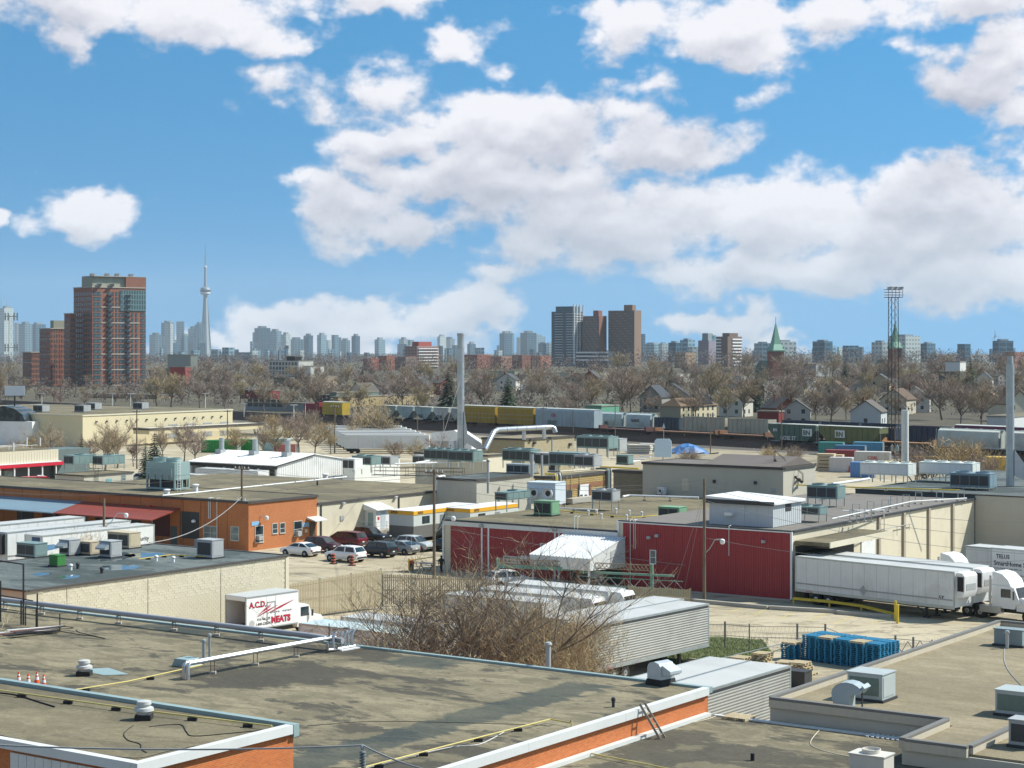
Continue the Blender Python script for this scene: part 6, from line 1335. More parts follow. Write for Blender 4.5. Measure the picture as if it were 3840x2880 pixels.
# ---------------- rooftop equipment further back ----------------
def roof_units():
 z = RBZL; g = 'units on the red building roof'
 hvac('evaporator_unit', 'large white unit with two big round fans on the red building roof', 2049, 1903, z, 3.4, 2.6, 2.3, mat('unit_white', (.55, .62, .66), .5, .06, 1), legs=.45, side_fan=2, louvre=(), group=g, rz=GA + R(8))
 hvac('condenser', 'long pale green condenser on legs left of the two fan unit', 1923, 1913, z, 1.6, 4.4, .8, M_teal, legs=1.2, fans=1, group=g)
 hvac('equipment_box', 'pale green box with rust stains before the two fan unit', 2050, 1932, z, 2.2, 1.5, 1.35, M_green, louvre=(M_dark,), group=g)
 hvac('condenser', 'grey condenser on tall legs in the middle of the red building roof', 2272, 1912, z, 2.6, 1.6, 1.1, M_grey, legs=1.0, fans=2, group=g)
 hvac('equipment_box', 'pale green box beside the white roof shack', 2522, 1946, z, 2.4, 1.6, 1.1, M_green, louvre=(M_dark,), group=g)
 hvac('mini_split', 'small white split unit by the foot of the stucco block', 2482, 1858, z, 1.0, .5, .8, M_white, side_fan=1, louvre=(), group=g)
 zr = RBZ
 hvac('condenser', 'teal condenser on legs at the back behind the roof shack', 3098, 1897, zr, 3.4, 2.0, 1.3, M_teal, legs=.8, fans=2, group=g)
 hvac('condenser', 'teal condenser on legs right beside the roof shack', 3045, 1955, zr, 2.4, 1.8, .7, M_teal, legs=.7, fans=2, group=g)
 # white roof shack
 p = G(2898, 1979, zr); s = thing('roof_shack', 'white metal shack with small window on the red building roof', 'shack', p, GA); lx = along(p, -U, 2660); ly = along(p, VV, 3005); h = zat(p, 1884) - zr
 sm = mat('shack_white', (.50, .54, .55), .6, .05, .8, streak=.2)
 box('wall', sm, s, -lx, 0, 0, 0, ly, h - .3); MB().prism([(-lx - .3, h + .1), (.3, h - .25), (.3, h - .02), (-lx - .3, h + .33)], -.3, ly + .3, 'y').o('roof', M_white, s); box('roof_edge', M_dark, s, -lx - .3, -.36, h - .32, .3, -.301, h + .05)
 n = 14
 for i in range(n): box('wall_panel', sm, s, .001, ly * i / n, .02, .03, ly * (i + .8) / n, h - .31)
 box('window', M_dark, s, .031, ly * .42, 1.3, .06, ly * .62, 2.2); MB().tube([(-lx * .45, -.06, .5), (-lx * .45, -.06, 2.0), (-lx * .6, -.06, 2.0)], .04, 5).o('conduit', M_white, s)
 box('wall_box', M_white, s, -lx * .72, -.5, .9, -lx * .6, -.01, 1.2)
 # pipe hoops with a thin pipe on the red building roof
 for i, (x, y) in enumerate(((3210, 1935), (3265, 1925), (3320, 1918), (3352, 1905), (3398, 1898), (3445, 1889), (3524, 1880), (3604, 1878), (3200, 1960), (3255, 1955))):
  h = thing('pipe_hoop', 'small steel hoop carrying a pipe on the red building roof', 'hoop', G(x, y, zr), GA, 'pipe hoops on the red building roof')
  MB().tube([(-.35, 0, 0), (-.35, 0, 1.15), (.35, 0, 1.15), (.35, 0, 0)], .05, 5).o('frame', M_galv, h); box('foot', M_concrete, h, -.5, -.15, 0, -.2, .15, .08); box('foot', M_concrete, h, .2, -.15, 0, .5, .15, .08)
 pipe_run('roof_pipe', 'long white pipe carried on hoops along the back of the red building roof', [G(3120, 1945, zr + .9), G(3420, 1880, zr + .95), G(3625, 1868, zr + .95)], .06, M_white)
 pipe_run('roof_pipe', 'white pipe dropping over the painted block wall', [G(3160, 1915, zr + .95), G(3315, 1913, zr + .95), G(3316, 1990, zr - 1.5)], .06, M_white)
 pipe_run('gas_pipe', 'yellow gas pipe crossing the red building roof to the green box', [G(2100, 1915, z + .15), G(2370, 1941, z + .15), G(2490, 1930, z + .15)], .045, M_yellow, 3, zroof=z)
 pipe_run('roof_pipe', 'white insulated pipe along the back of the red building roof', [G(2335, 1862, z + .5), G(2360, 1858, z + .5), G(2620, 1866, z + .5)], .13, M_white, 3, zroof=z)
 pipe_run('roof_pipe', 'white pipe from the two fan unit to the grey condenser', [G(2095, 1905, z + .25), G(2240, 1912, z + .25)], .07, M_white, 3, zroof=z)
 for i, (x, y) in enumerate(((2206, 1932), (2237, 1930), (2310, 1925), (2360, 1932), (2406, 1938), (2255, 1945), (2350, 1950))): small_vent('small white plumbing vent on the red building roof', x, y, z, .1, .35, M_white, group='plumbing vents on the red building roof')
 # the busy upper roofs behind the cream warehouse
 g = 'units on the roofs behind the cream warehouse'; zc = CWZ
 U_ = [(1322, 1778, zc, 2.2, 1.8, 1.5, M_white, .7, 0, 'white box unit on legs by the metal hall'), (1374, 1770, zc, 3.6, 2.2, 1.2, M_teal, 1.1, 2, 'teal condenser on legs by the metal hall corner'),
    (1450, 1748, zc, 3.0, 2.0, 1.2, M_grey, .3, 0, 'dark grey slanted unit behind the railing'), (1655, 1750, 6.1, 4.4, 2.2, 1.4, M_teal, 1.0, 3, 'teal condenser with dark fans behind the walkway'),
    (1745, 1757, 6.2, 4.2, 2.2, 1.4, M_teal, 1.0, 3, 'teal condenser right of the fan row behind the walkway'), (1585, 1762, zc, 2.4, 1.8, 1.2, M_grey, .9, 0, 'pale box unit on legs left of the fan row'),
    (1955, 1755, 6.2, 4.6, 2.4, 1.5, M_teal, 1.0, 2, 'blue grey condenser on legs above the grey wall'), (2050, 1752, 6.4, 2.4, 2.2, 1.6, M_grey, .3, 0, 'white hooded air unit above the grey wall'),
    (2135, 1752, 7.0, 4.8, 2.2, 1.6, M_teal, .3, 0, 'teal air unit with big dark louvre above the yellow building'), (2205, 1757, 7.0, 3.0, 2.0, 1.4, M_grey, .3, 2, 'grey condenser above the garage door'),
    (2240, 1715, 7.2, 5.2, 2.6, 1.6, M_teal, 1.3, 3, 'large teal condenser on tall legs right of the grey block building'), (2312, 1712, 7.2, 2.2, 2.0, 1.7, M_grey, .8, 0, 'pale grey box unit beside the large teal condenser'),
    (2343, 1742, 7.2, 1.8, 1.3, 1.1, M_teal, 0, 0, 'small pale teal box on the far roof'), (1958, 1776, 6.2, 3.6, 2.0, 1.1, M_galv, 0, 0, 'low grey slanted duct box above the grey wall'), (2078, 1770, 6.3, 1.2, .9, .9, M_white, 0, 0, 'small white box unit beside the pipe posts')]
 for (x, y, zz, w, d, h, m, lg, fn, lab) in U_: hvac('condenser' if fn else 'air_conditioner', lab, x, y, zz, w, d, h, m, legs=lg, fans=fn, group=g)
 for i, (x, y0, y1, r) in enumerate(((1995, 1700, 1790, .4), (2032, 1705, 1785, .28), (2094, 1692, 1775, .1), (1830, 1730, 1850, .28), (1690, 1672, 1755, .12))):
  b = G(x, y1, 6.2); t = thing('vent_pipe', ['thick grey vent pipe before the blue grey condenser', 'grey vent pipe right of the thick one', 'thin dark vent pipe above the yellow building', 'pale vent pipe at the end of the cream roof', 'thin pipe before the tan block'][i], 'pipe', b, 0, 'vent pipes on the upper roofs')
  h = zat(b, y0) - 6.2; MB().cyl((0, 0, 0), (0, 0, h), r * .5, n=8).o('pipe', M_grey, t, True); MB().cyl((0, 0, h + .001), (0, 0, h + .12), r * .62, n=8).o('cap', M_dark, t, True)
 for i, (a, b, m) in enumerate((((1480, 1740), (1840, 1728), M_white), ((1560, 1735), (1700, 1715), M_white), ((2100, 1768), (2260, 1757), M_cream), ((2290, 1720), (2420, 1722), M_white), ((2330, 1735), (2400, 1728), M_white), ((2250, 1750), (2395, 1757), M_yellow), ((2400, 1712), (2440, 1714), M_white))):
  pipe_run('roof_pipe', ['white roof pipe behind the walkway', 'short white roof pipe by the tan block', 'cream roof pipe above the garage door', 'long white roof pipe right of the condensers', 'white roof pipe by the small teal box', 'yellow roof pipe toward the stucco block', 'short white roof pipe by the sign panel'][i], [G(a[0], a[1], 7.0), G(b[0], b[1], 7.0)], .1, m)
 p = G(2486, 1728, 7.2); t = thing('sign_panel', 'pale rounded sign panel seen from behind on the upper roof', 'sign', p, R(-10))
 w, h = 2.3, 2.6; MB().prism([(-w / 2, .5), (w / 2, .5), (w / 2, h), (w / 2 - .3, h + .35), (-w / 2 + .3, h + .35), (-w / 2, h)], -.1, .1).o('panel', mat('panel_blue', (.55, .68, .74), .5, .04, 1), t); MB().bar((0, .15, 0), (0, .15, 2.2), .15).o('post', M_grey, t)
 # right hand roof: white coolers, teal unit, thick stacks
 g = 'coolers on the stucco warehouse roof'
 hvac('cooler', 'long white panelled cooler on legs, left of the pair by the pale stack', 3330, 1808, ZR, 6.0, 2.4, 1.35, mat('cooler_white', (.62, .66, .62), .5, .05, 1), legs=.9, fans=4, louvre=(M_white,), group=g)
 hvac('cooler', 'long white panelled cooler on legs, right of the pair', 3560, 1806, ZR, 6.6, 2.4, 1.35, MATS['cooler_white'], legs=.9, fans=4, louvre=(M_white,), group=g)
 hvac('condenser', 'blue grey condenser with two dark openings at the right edge roof', 3650, 1833, ZR, 4.6, 2.2, 1.5, mat('unit_blue', (.18, .26, .30), .5, .08, 1), legs=.25, fans=2, group=g)
 for (x, y0, y1, r, m, lab) in ((3394, 1538, 1775, .45, mat('stack_pale', (.62, .62, .57), .7, .08, .6, streak=.2), 'pale round stack beside the lattice light mast'), (3788, 1366, 1822, .46, M_galv, 'tall galvanised stack at the right edge')):
  b = G(x, y1, ZR); t = thing('chimney_stack', lab, 'chimney', b, 0); h = zat(b, y0) - ZR; n = 5
  for i in range(n): MB().cyl((0, 0, h * i / n), (0, 0, h * (i + 1) / n - .03), r, n=18).o('stack_section', m, t, True); MB().cyl((0, 0, h * (i + 1) / n - .029), (0, 0, h * (i + 1) / n), r * 1.03, n=18).o('band', m, t, True)
  if 'right edge' in lab: MB().prism([(.4, 1.2), (2.6, .2), (2.9, .6), (.4, 4.2)], -.35, .35).o('breech', M_steel, t); MB().cyl((0, 0, h + .001), (0, 0, h + .9), r * .8, r * .7, n=18).o('cap', M_grey, t, True)
 pipe_run('gas_pipe', 'long yellow gas pipe along the front of the stucco warehouse roof', [G(2985, 1818, ZR + .3), G(3220, 1828, ZR + .3), G(3600, 1838, ZR + .3)], .07, M_yellow, 5, zroof=ZR)
 pipe_run('roof_pipe', 'white insulated pipe rising to the left white cooler', [G(3120, 1850, ZR + .2), G(3122, 1815, ZR + 1.2), G(3260, 1795, ZR + 1.0)], .14, M_white)
 # cooling tower on the brick workshop roof
 p = G(655, 1842, 5.45); t = thing('cooling_tower', 'tall pale teal cooling tower with ladder and railings behind the brick workshop', 'cooling tower', p, GA); lx, ly = along(p, -U, 548), along(p, VV, 712); h = zat(p, 1736) - 5.45; m = mat('tower_teal', (.30, .42, .40), .5, .08, .8, metal=.2, streak=.15)
 box('casing', m, t, -lx, 0, h * .38, 0, ly, h); box('basin', m, t, -lx, 0, .1, 0, ly, h * .1)
 for x in (-lx + .1, -lx * .5, -.1):
  for y in (.1, ly * .5, ly - .1): box('post', m, t, x - .1, y - .1, h * .1 + .001, x + .1, y + .1, h * .38 - .001)
 box('fill', M_dark, t, -lx + .3, .3, h * .1 + .002, -.3, ly - .3, h * .38 - .002)
 for x in (-lx * .75, -lx * .28): MB().lathe([(lx * .2, 0), (lx * .2, .5), (lx * .18, .5), (lx * .18, .05)], (x, ly / 2, h + .001), 14).o('fan_ring', m, t, True)
 for s in (.35, .8): MB().bar((.15, s, 0), (.15, s, h + .3), .04).o('ladder_rail', M_white, t)
 for i in range(12): MB().bar((.15, .35, .3 + i * .3), (.15, .8, .3 + i * .3), .03).o('ladder_rung', M_white, t)
 for zz in (h * .62, h * .80): MB().tube([(-lx, -.5, zz), (0, -.5, zz)], .03, 5).o('railing', M_galv, t)
 for i in range(5): x = -lx + lx * i / 4; MB().bar((x, -.5, h * .5), (x, -.5, h * .8), .05).o('railing_post', M_galv, t)
 for i in range(4): MB().bar((-lx + .4 + i * lx * .24, -.02, h * .36), (-lx + .9 + i * lx * .24, -.5, h * .56), .06).o('brace', M_dark, t)
roof_units()

# ---------------- trains ----------------
def rail_at(y, px):
 """distance along the track (offset y) where it crosses the photo column"""
 return along(RO + RV * y, RU, px)
def car_mat(col, name): return mat('rail_' + name, col, .6, .12, .5, dirt=.3, dirt_col=(.10, .075, .055, 1), streak=.3)
def bogies(t, L):
 for x in (2.2, L - 2.2):
  b = box('bogie', M_dark, t, x - 1.5, -1.0, .45, x + 1.5, 1.0, .85)
  for dx in (-.9, .9):
   for s in (-.75, .75): MB().cyl((x + dx, s - .07, .52), (x + dx, s + .07, .52), .46, n=12).o('wheel', M_rust, b)
def railcar(kind, label, y, px0, px1, col, cname, h=4.6, text_=None):
 a, b = rail_at(y, px0), rail_at(y, px1); L = b - a; p = RO + RV * y + RU * a
 t = thing({'hopper': 'hopper_car', 'autorack': 'autorack_car', 'gondola': 'gondola_car', 'flat': 'flat_car', 'tank': 'covered_hopper', 'loco': 'locomotive'}[kind], label, 'rail car' if kind != 'loco' else 'locomotive', (p.x, p.y, .26), RA, 'freight cars in the rail yard')
 m = car_mat(col, cname); bogies(t, L); zb = 1.05; W = 1.52; n = max(5, int(L / 1.5))
 box('underframe', M_dark, t, .2, -1.1, .86, L - .2, 1.1, zb - .002)
 if kind == 'autorack':
  MB().prism([(-W, zb), (W, zb), (W, h - .5), (W - .35, h), (-W + .35, h), (-W, h - .5)], .25, L - .25, 'x').o('body', m, t)
  MB().prism([(-W + .30, h + .001), (W - .30, h + .001), (W - .8, h + .16), (-W + .8, h + .16)], .2, L - .2, 'x').o('roof', car_mat((.50, .52, .48), 'roof_pale'), t)
  for i in range(n + 1): x = .3 + (L - .72) * i / n; box('side_post', m, t, x, -W - .07, zb, x + .14, -W - .002, h - .55)
  for z in (2.5, 3.6): box('side_rail', M_galv, t, .3, -W - .05, z, L - .3, -W - .003, z + .07)
 elif kind == 'hopper':
  MB().prism([(.4, h), (L - .4, h), (L - .4, h - 1.2), (L - 2.8, zb + .3), (2.8, zb + .3), (.4, h - 1.2)], -W, W, 'y').o('body', m, t)
  for i in range(n + 1):
   x = .5 + (L - 1.1) * i / n; lo = zb + .35 if 2.8 < x < L - 2.8 else h - 1.1
   box('side_post', m, t, x, -W - .10, lo, x + .12, -W - .002, h - .1)
  box('top_rail', car_mat((.45, .46, .40), 'roof_grey'), t, .35, -W - .12, h + .001, L - .35, W + .12, h + .12)
  for i in range(3): MB().prism([(3.2 + i * (L - 8) / 2, zb + .3), (4.9 + i * (L - 8) / 2, zb + .3), (4.3 + i * (L - 8) / 2, zb - .45), (3.8 + i * (L - 8) / 2, zb - .45)], -.9, .9, 'y').o('chute', M_dark, t)
  for s in (.1, L - .22): MB().tube([(s, -1.3, zb), (s, -1.3, h), (s, -.9, h)], .04, 4).o('ladder', M_galv, t)
 elif kind == 'tank':
  pr = [(-1.35, zb + .1), (1.35, zb + .1), (1.55, zb + 1.0), (1.58, zb + 2.2), (1.3, h - .35), (.6, h), (-.6, h), (-1.3, h - .35), (-1.58, zb + 2.2), (-1.55, zb + 1.0)]
  MB().prism(pr, .8, L - .8, 'x').o('body', m, t, True); box('roof_walk', M_galv, t, .5, -.45, h + .001, L - .5, .45, h + .12)
  for i in range(4): x = 3 + i * (L - 6) / 3; MB().cyl((x, .8, h - .2), (x, .8, h + .15), .3, n=10).o('hatch', m, t)
  box('sill', M_galv, t, .3, -1.62, zb, L - .3, -1.3, zb + .28)
  for x in (.35, L - .45): MB().tube([(x, -1.3, zb), (x, -1.3, h)], .05, 4).o('ladder', M_galv, t); MB().prism([(x - .1, zb + .3), (x + (.9 if x < 1 else -.9), zb + .3), (x, h - .6)], -1.0, -.9, 'y').o('end_frame', M_dark, t)
 elif kind == 'gondola':
  for c in ((.3, -W, zb, L - .3, -W + .1, h), (.3, W - .1, zb, L - .3, W, h), (.3, -W + .101, zb, .4, W - .101, h), (L - .4, -W + .101, zb, L - .3, W - .101, h)): MB().box(*c).o('side', m, t)
  box('load', mat('scrap_load', (.07, .06, .055), .9, .3, 1), t, .42, -W + .12, zb + .2, L - .42, W - .12, h - .7)
  for i in range(n + 1): x = .35 + (L - .82) * i / n; box('side_post', m, t, x, -W - .12, zb, x + .14, -W - .002, h - .12)
  box('top_rail', m, t, .25, -W - .1, h - .11, L - .25, -W - .001, h + .06)
 elif kind == 'flat':
  box('deck', m, t, .2, -1.4, .861 + .2, L - .2, 1.4, 1.35)
  for x in (.3, L - .9): box('end_wall', m, t, x, -1.4, 1.351, x + .6, 1.4, 2.1)
  for i in range(6): box('side_post', m, t, 1.5 + i * (L - 3) / 5, -1.48, 1.0, 1.7 + i * (L - 3) / 5, -1.402, 1.4)
 else:
  box('body', m, t, 1.5, -1.1, 1.2, L - 4, 1.1, 4.0); box('cab', m, t, L - 3.98, -1.5, 1.2, L - 1.6, 1.5, 4.5); box('nose', m, t, L - 1.59, -1.0, 1.2, L - .3, 1.0, 3.2); box('walkway', M_dark, t, .2, -1.5, 1.051, L - .2, 1.5, 1.19)
  box('cab_window', M_glass, t, L - 3.4, -1.53, 3.3, L - 2.2, -1.501, 4.1)
 if text_:
  for (s, x, z, sz, mm) in text_: text(s, sz, mm, t, (L * x, -W - .14, z), bold=.03)
 return t
M_pale = mat('rail_letter_white', (.72, .72, .68), .6)
def trains():
 graf = mat('graffiti_green', (.06, .16, .09), .6)
 y = 0
 railcar('loco', 'red locomotive at the left end of the freight line', 9, 1140, 1222, (.24, .012, .03), 'loco_red', 4.4)
 railcar('autorack', 'yellow rail car left of the bushes beyond the lot', 4, 1222, 1300, (.52, .36, .03), 'yellow', 5.0)
 railcar('hopper', 'pale green hopper car half hidden by bushes', y, 1440, 1500, (.28, .34, .29), 'pale_green', 4.7)
 railcar('hopper', 'pale teal hopper car, left of the graffitied one', y, 1502, 1566, (.36, .46, .44), 'pale_teal', 4.7)
 railcar('hopper', 'pale teal hopper car with dark graffiti', y, 1568, 1636, (.34, .45, .44), 'pale_teal2', 4.7, [('FEGL', .2, 1.7, 1.3, M_ink)])
 railcar('hopper', 'white hopper car with graffiti left of the tall stack', y, 1638, 1700, (.55, .57, .52), 'off_white', 4.7, [('GUK', .25, 1.7, 1.3, M_ink)])
 railcar('hopper', 'grey hopper car just behind the tall stack', y, 1702, 1746, (.42, .45, .42), 'grey', 4.7)
 railcar('autorack', 'yellow autorack car right of the tall stack', y, 1748, 1874, (.40, .25, .02), 'autorack_yellow', 5.7)
 railcar('autorack', 'yellow autorack car with weathered right end', y, 1880, 2018, (.40, .25, .025), 'autorack_yellow2', 5.7)
 t = railcar('autorack', 'pale grey autorack car with yellow and white end and green graffiti', y, 2022, 2246, (.36, .44, .46), 'autorack_grey', 5.7, [('DUST', .22, 1.5, 1.5, graf), ('CN', .28, 3.6, 1.2, M_inkred)])
 y = 9
 railcar('tank', 'grey covered hopper with black graffiti arch, left of the pair', y, 2252, 2354, (.40, .47, .46), 'hopper_grey', 4.8, [('SIC', .3, 1.6, 1.2, M_ink)])
 railcar('tank', 'grey covered hopper with dark lettering blocks, right of the pair', y, 2356, 2462, (.42, .49, .48), 'hopper_grey2', 4.8, [('NAHX', .25, 2.6, 1.1, M_ink)])
 railcar('gondola', 'dark blue gondola car between the grey hopper and the cream cars', y, 2446 + 20, 2566, (.035, .06, .085), 'navy', 4.0)
 for i, (a, b) in enumerate(((2574, 2738), (2742, 2900))): railcar('gondola', ['cream ribbed gondola car, left of the pair', 'cream ribbed gondola car, right of the pair'][i], 7, a, b, (.42, .40, .31), 'cream', 4.6)
 for i, (a, b) in enumerate(((2944, 3090), (3094, 3240), (3244, 3380))): railcar('gondola', ['navy ribbed gondola car behind the green hoppers, leftmost of three', 'navy ribbed gondola car behind the green hoppers, middle of three', 'navy ribbed gondola car behind the light mast'][i], 10, a, b, (.028, .05, .085), 'navy2', 4.5)
 railcar('gondola', 'navy gondola car with white graffiti right of the pale stack', 8.4, 3405, 3560, (.035, .045, .08), 'navy3', 4.4)
 railcar('autorack', 'maroon rail car with red end at the far right', 16, 3590, 3900, (.14, .02, .05), 'maroon', 4.6)
 for i, (yy, a, b) in enumerate(((-3.2, 2256, 2440), (-3.2, 2462, 2700), (-3.2, 2704, 2888))): railcar('flat', ['low rust brown flat car below the grey hoppers', 'low orange flat car below the cream cars, on the left', 'low orange flat car below the cream cars, on the right'][i], yy, a, b, (.22, .11, .055) if i else (.12, .05, .045), 'flat%d' % (i > 0), 2)
 railcar('flat', 'orange flat car right of the green hoppers', -3.2, 3300, 3520, (.34, .17, .07), 'flat2', 2)
 nm = mat('letter_black', (.01, .01, .01), .6)
 for i, (a, b, c) in enumerate(((2892, 3080, (.07, .13, .10)), (3082, 3320, (.15, .16, .055)))):
  t = railcar('hopper', ['dark green hopper car with white BN logo and graffiti', 'olive green hopper car with white BN logo'][i], -15.6, a, b, c, 'bn%d' % i, 4.9)
  x = 10.5 if i == 0 else 5.0; box('logo_panel', M_pale, t, x, -1.66, 2.5, x + 2.7, -1.63, 4.1); text('BN', 1.5, MATS['rail_bn%d' % i], t, (x + .2, -1.68, 2.75), bold=.06)
  if i == 0: text('ROSE ST', 1.2, M_pale, t, (4.2, -1.68, 1.5), bold=.02); text('BN', .9, M_pale, t, (2.0, -1.68, 3.3), bold=.02)
 railcar('tank', 'long white covered hopper at the right behind the bare trees', -7, 3520, 3772, (.52, .55, .48), 'hopper_white', 4.9)
 railcar('tank', 'white covered hopper at the right edge of the picture', -7, 3778, 3960, (.55, .56, .50), 'hopper_white2', 4.9)
 # crossing markers standing by the tracks
 for i, (x, y0, y1) in enumerate(((2489, 1605, 1655), (3470, 1605, 1668))):
  b = G(x, y1, 0); t = thing('rail_signal', ['white arrow marker by the tracks behind the sign panel', 'white marker by the tracks right of the pale stack'][i], 'marker', b, 0, 'rail markers'); MB().bar((0, 0, 0), (0, 0, 4), .12).o('post', M_white, t); MB().prism([(-.4, 3), (0, 4.4), (.4, 3), (0, 3.3)], -.05, .05).o('head', M_white, t)
trains()
def rail_yard():
 # freight containers and stacked goods behind the stucco blocks
 CP = {}
 def cont(px, py, ang, L, col, cn, lab, z=0.0, grp='freight containers in the rail yard'):
  p = G(px, py, z); t = thing('freight_container', lab, 'container', p, ang, grp); m = mat('cont_' + cn, col, .55, .1, .6, dirt=.2, streak=.2)
  box('body', m, t, 0, 0, .05, L, 2.4, 2.55); box('roof', m, t, -.02, -.02, 2.551, L + .02, 2.42, 2.62)
  n = int(L / .6)
  for i in range(n): box('rib', m, t, .1 + i * (L - .2) / n, -.06, .15, .38 + i * (L - .2) / n, -.001, 2.5)
  for x in (-.06, L - .06): box('corner_post', m, t, x, -.09, .05, x + .12, -.061, 2.6)
  for y in (.05, .65, 1.25, 1.85): box('door_bar', M_galv, t, L + .001, y, .2, L + .05, y + .5, 2.4)
  return t
 R2 = R(-12)
 cont(755, 1697, R2, 8, (.02, .26, .05), 'green', 'green container with white slats, left of the red one'); cont(858, 1694, R2, 1.9, (.35, .05, .06), 'red', 'narrow red container between the two green ones'); cont(888, 1694, R2, 4.2, (.02, .26, .05), 'green', 'green container right of the red one')
 cont(985, 1690, R2, 5.5, (.45, .58, .58), 'pale_blue', 'pale blue container behind the bare trees', grp='far containers'); cont(1028, 1715, R2, 4.5, (.55, .20, .16), 'faded_red', 'faded red container below the pale blue one', grp='far containers')
 for i, (x, y, L, c, cn, lab) in enumerate(((3095, 1738, 6, (.30, .05, .05), 'red2', 'red container at the left of the coloured stack'), (3130, 1718, 6, (.05, .17, .30), 'blue', 'blue container at the back of the coloured stack'), (3205, 1745, 6.5, (.62, .60, .54), 'white', 'white ribbed container with red letters behind the cooler'),
              (3190, 1790, 4, (.10, .24, .50), 'bright_blue', 'bright blue container left of the white cooler'), (3070, 1705, 5, (.05, .25, .22), 'teal', 'teal container left of the blue ones'), (3110, 1770, 4, (.55, .52, .5), 'greyish', 'pale grey container in front of the red one'), (3200, 1705, 6, (.10, .30, .42), 'sky', 'sky blue container behind the white ribbed one'))):
  t = cont(x, y, R(-20), L, c, cn, lab)
  if cn == 'white': text('COSL', .8, M_redp, t, (2.4, -.07, 1.2), bold=.03)
 lum = mat('lumber', (.50, .40, .26), .85, .12, 1.5); grey_l = mat('lumber_grey', (.48, .46, .40), .85, .12, 1.5)
 def stack(px, py, L, W, H_, m, lab, z=0.0, ang=R(-20), nlay=5, grp='stacked goods in the yard'):
  t = thing('lumber_stack', lab, 'stack', G(px, py, z), ang, grp)
  for i in range(nlay):
   e = rnd.uniform(-.15, .15); box('board_layer', m, t, e, rnd.uniform(-.1, .1), H_ * i / nlay + .01, L + e + rnd.uniform(-.2, .2), W, H_ * (i + .82) / nlay)
  return t
 for i, (x, y, L, h, m, lab) in enumerate(((3062, 1765, 3.2, 3.2, lum, 'tan lumber stack beside the stucco block'), (3100, 1752, 3, 2.4, lum, 'tan lumber stack right of the taller one'), (2300, 1690, 6, 1.5, lum, 'jumbled pale boards left of the sign panel'), (2352, 1702, 5, 2.0, grey_l, 'pale crate stack left of the sign panel'), (2395, 1694, 3.5, 1.8, grey_l, 'small grey stack beside the sign panel'),
             (3420, 1742, 9, 1.6, mat('yellow_goods', (.62, .40, .06), .7, .15, 1), 'yellow stacked pipes behind the white coolers'), (3500, 1760, 7, 1.2, grey_l, 'grey white stacked goods behind the white coolers'), (3300, 1755, 8, 1.3, MATS['yellow_goods'], 'orange stacked goods left of the pale stack'), (3180, 1772, 6, 1.2, mat('red_goods', (.45, .12, .08), .7, .1, 1), 'red and orange stack before the coloured containers'))):
  stack(x, y, L, 2.2, h, m, lab)
 t = thing('yellow_dumper', 'yellow rounded hopper bin at the right behind the bare tree', 'bin', G(3755, 1795, 0), R(-20)); m = mat('bin_yellow', (.62, .40, .03), .5, .1, 1, dirt=.15)
 MB().prism([(-4, 0), (3.2, 0), (3.2, 2.6), (2.4, 3.6), (-2.6, 3.6), (-4, 2.4)], -1.8, 1.8).o('body', m, t, True); box('rim', m, t, -2.7, -1.9, 3.601, 2.5, 1.9, 3.75)
 for x in (-2.5, -.8, .9): box('rib', m, t, x, -1.9, .1, x + .25, -1.801, 3.4)
 t = thing('tarp_pile', 'pile under a bright blue tarpaulin by the tracks', 'pile', G(2582, 1700, 0), 0); tm = mat('tarp_blue', (.05, .18, .42), .5, .15, .8)
 vs = [(x * 1.1, y * 1.1, max(0.0, 1.9 - .12 * x * x - .25 * y * y + rnd.uniform(-.3, .3))) for y in range(-3, 4) for x in range(-4, 5)]
 MB().add(vs, [(j * 9 + i, j * 9 + i + 1, (j + 1) * 9 + i + 1, (j + 1) * 9 + i) for j in range(6) for i in range(8)]).o('tarpaulin', tm, t, False)
 for i in range(4): MB().bar((-5 + i * 3, -3.4, .05), (-3 + i * 3, -3.2, .3), .25).o('timber', M_wood, t)
 # long rows of parked white trailers seen end on behind the metal hall
 for i in range(7):
  y = 1700 - i * 7; p = G(1290 - i * 12, y, 0); lab = ['white trailer in the long parked row, nearest us', 'white trailer in the long parked row, second from us', 'white trailer in the long parked row, third from us', 'white trailer in the long parked row, in the middle', 'white trailer in the long parked row, third from the back', 'white trailer in the long parked row, second from the back', 'white trailer in the long parked row, farthest from us'][i]
  t = thing('parked_trailer', lab, 'trailer', p, R(-3), 'long row of parked trailers'); L = 18
  box('body', M_trailer, t, 0, 0, 1.0, L, 2.6, 3.8); box('roof', M_trroof, t, -.03, -.03, 3.801, L + .03, 2.63, 3.86)
  for x in (1.6, 2.9): MB().cyl((x, .1, .5), (x, .4, .5), .5, n=12).o('wheel', M_tyre, t)
  for x in (3, 6, 9, 12): box('panel_seam', M_galv, t, x, -.02, 1.1, x + .04, -.001, 3.7)
 t = thing('salt_dome', 'white tent roofed shed beside the tall stack', 'shed', G(1690, 1690, 0), R(-20)); MB().prism([(-6, 0), (6, 0), (6, 2.2), (2, 4.6), (-3, 4.0), (-6, 1.5)], -3, 3).o('cover', M_white, t); box('door', M_grey, t, -1.5, -3.05, 0, 1.5, -3.001, 2.2)
rail_yard()

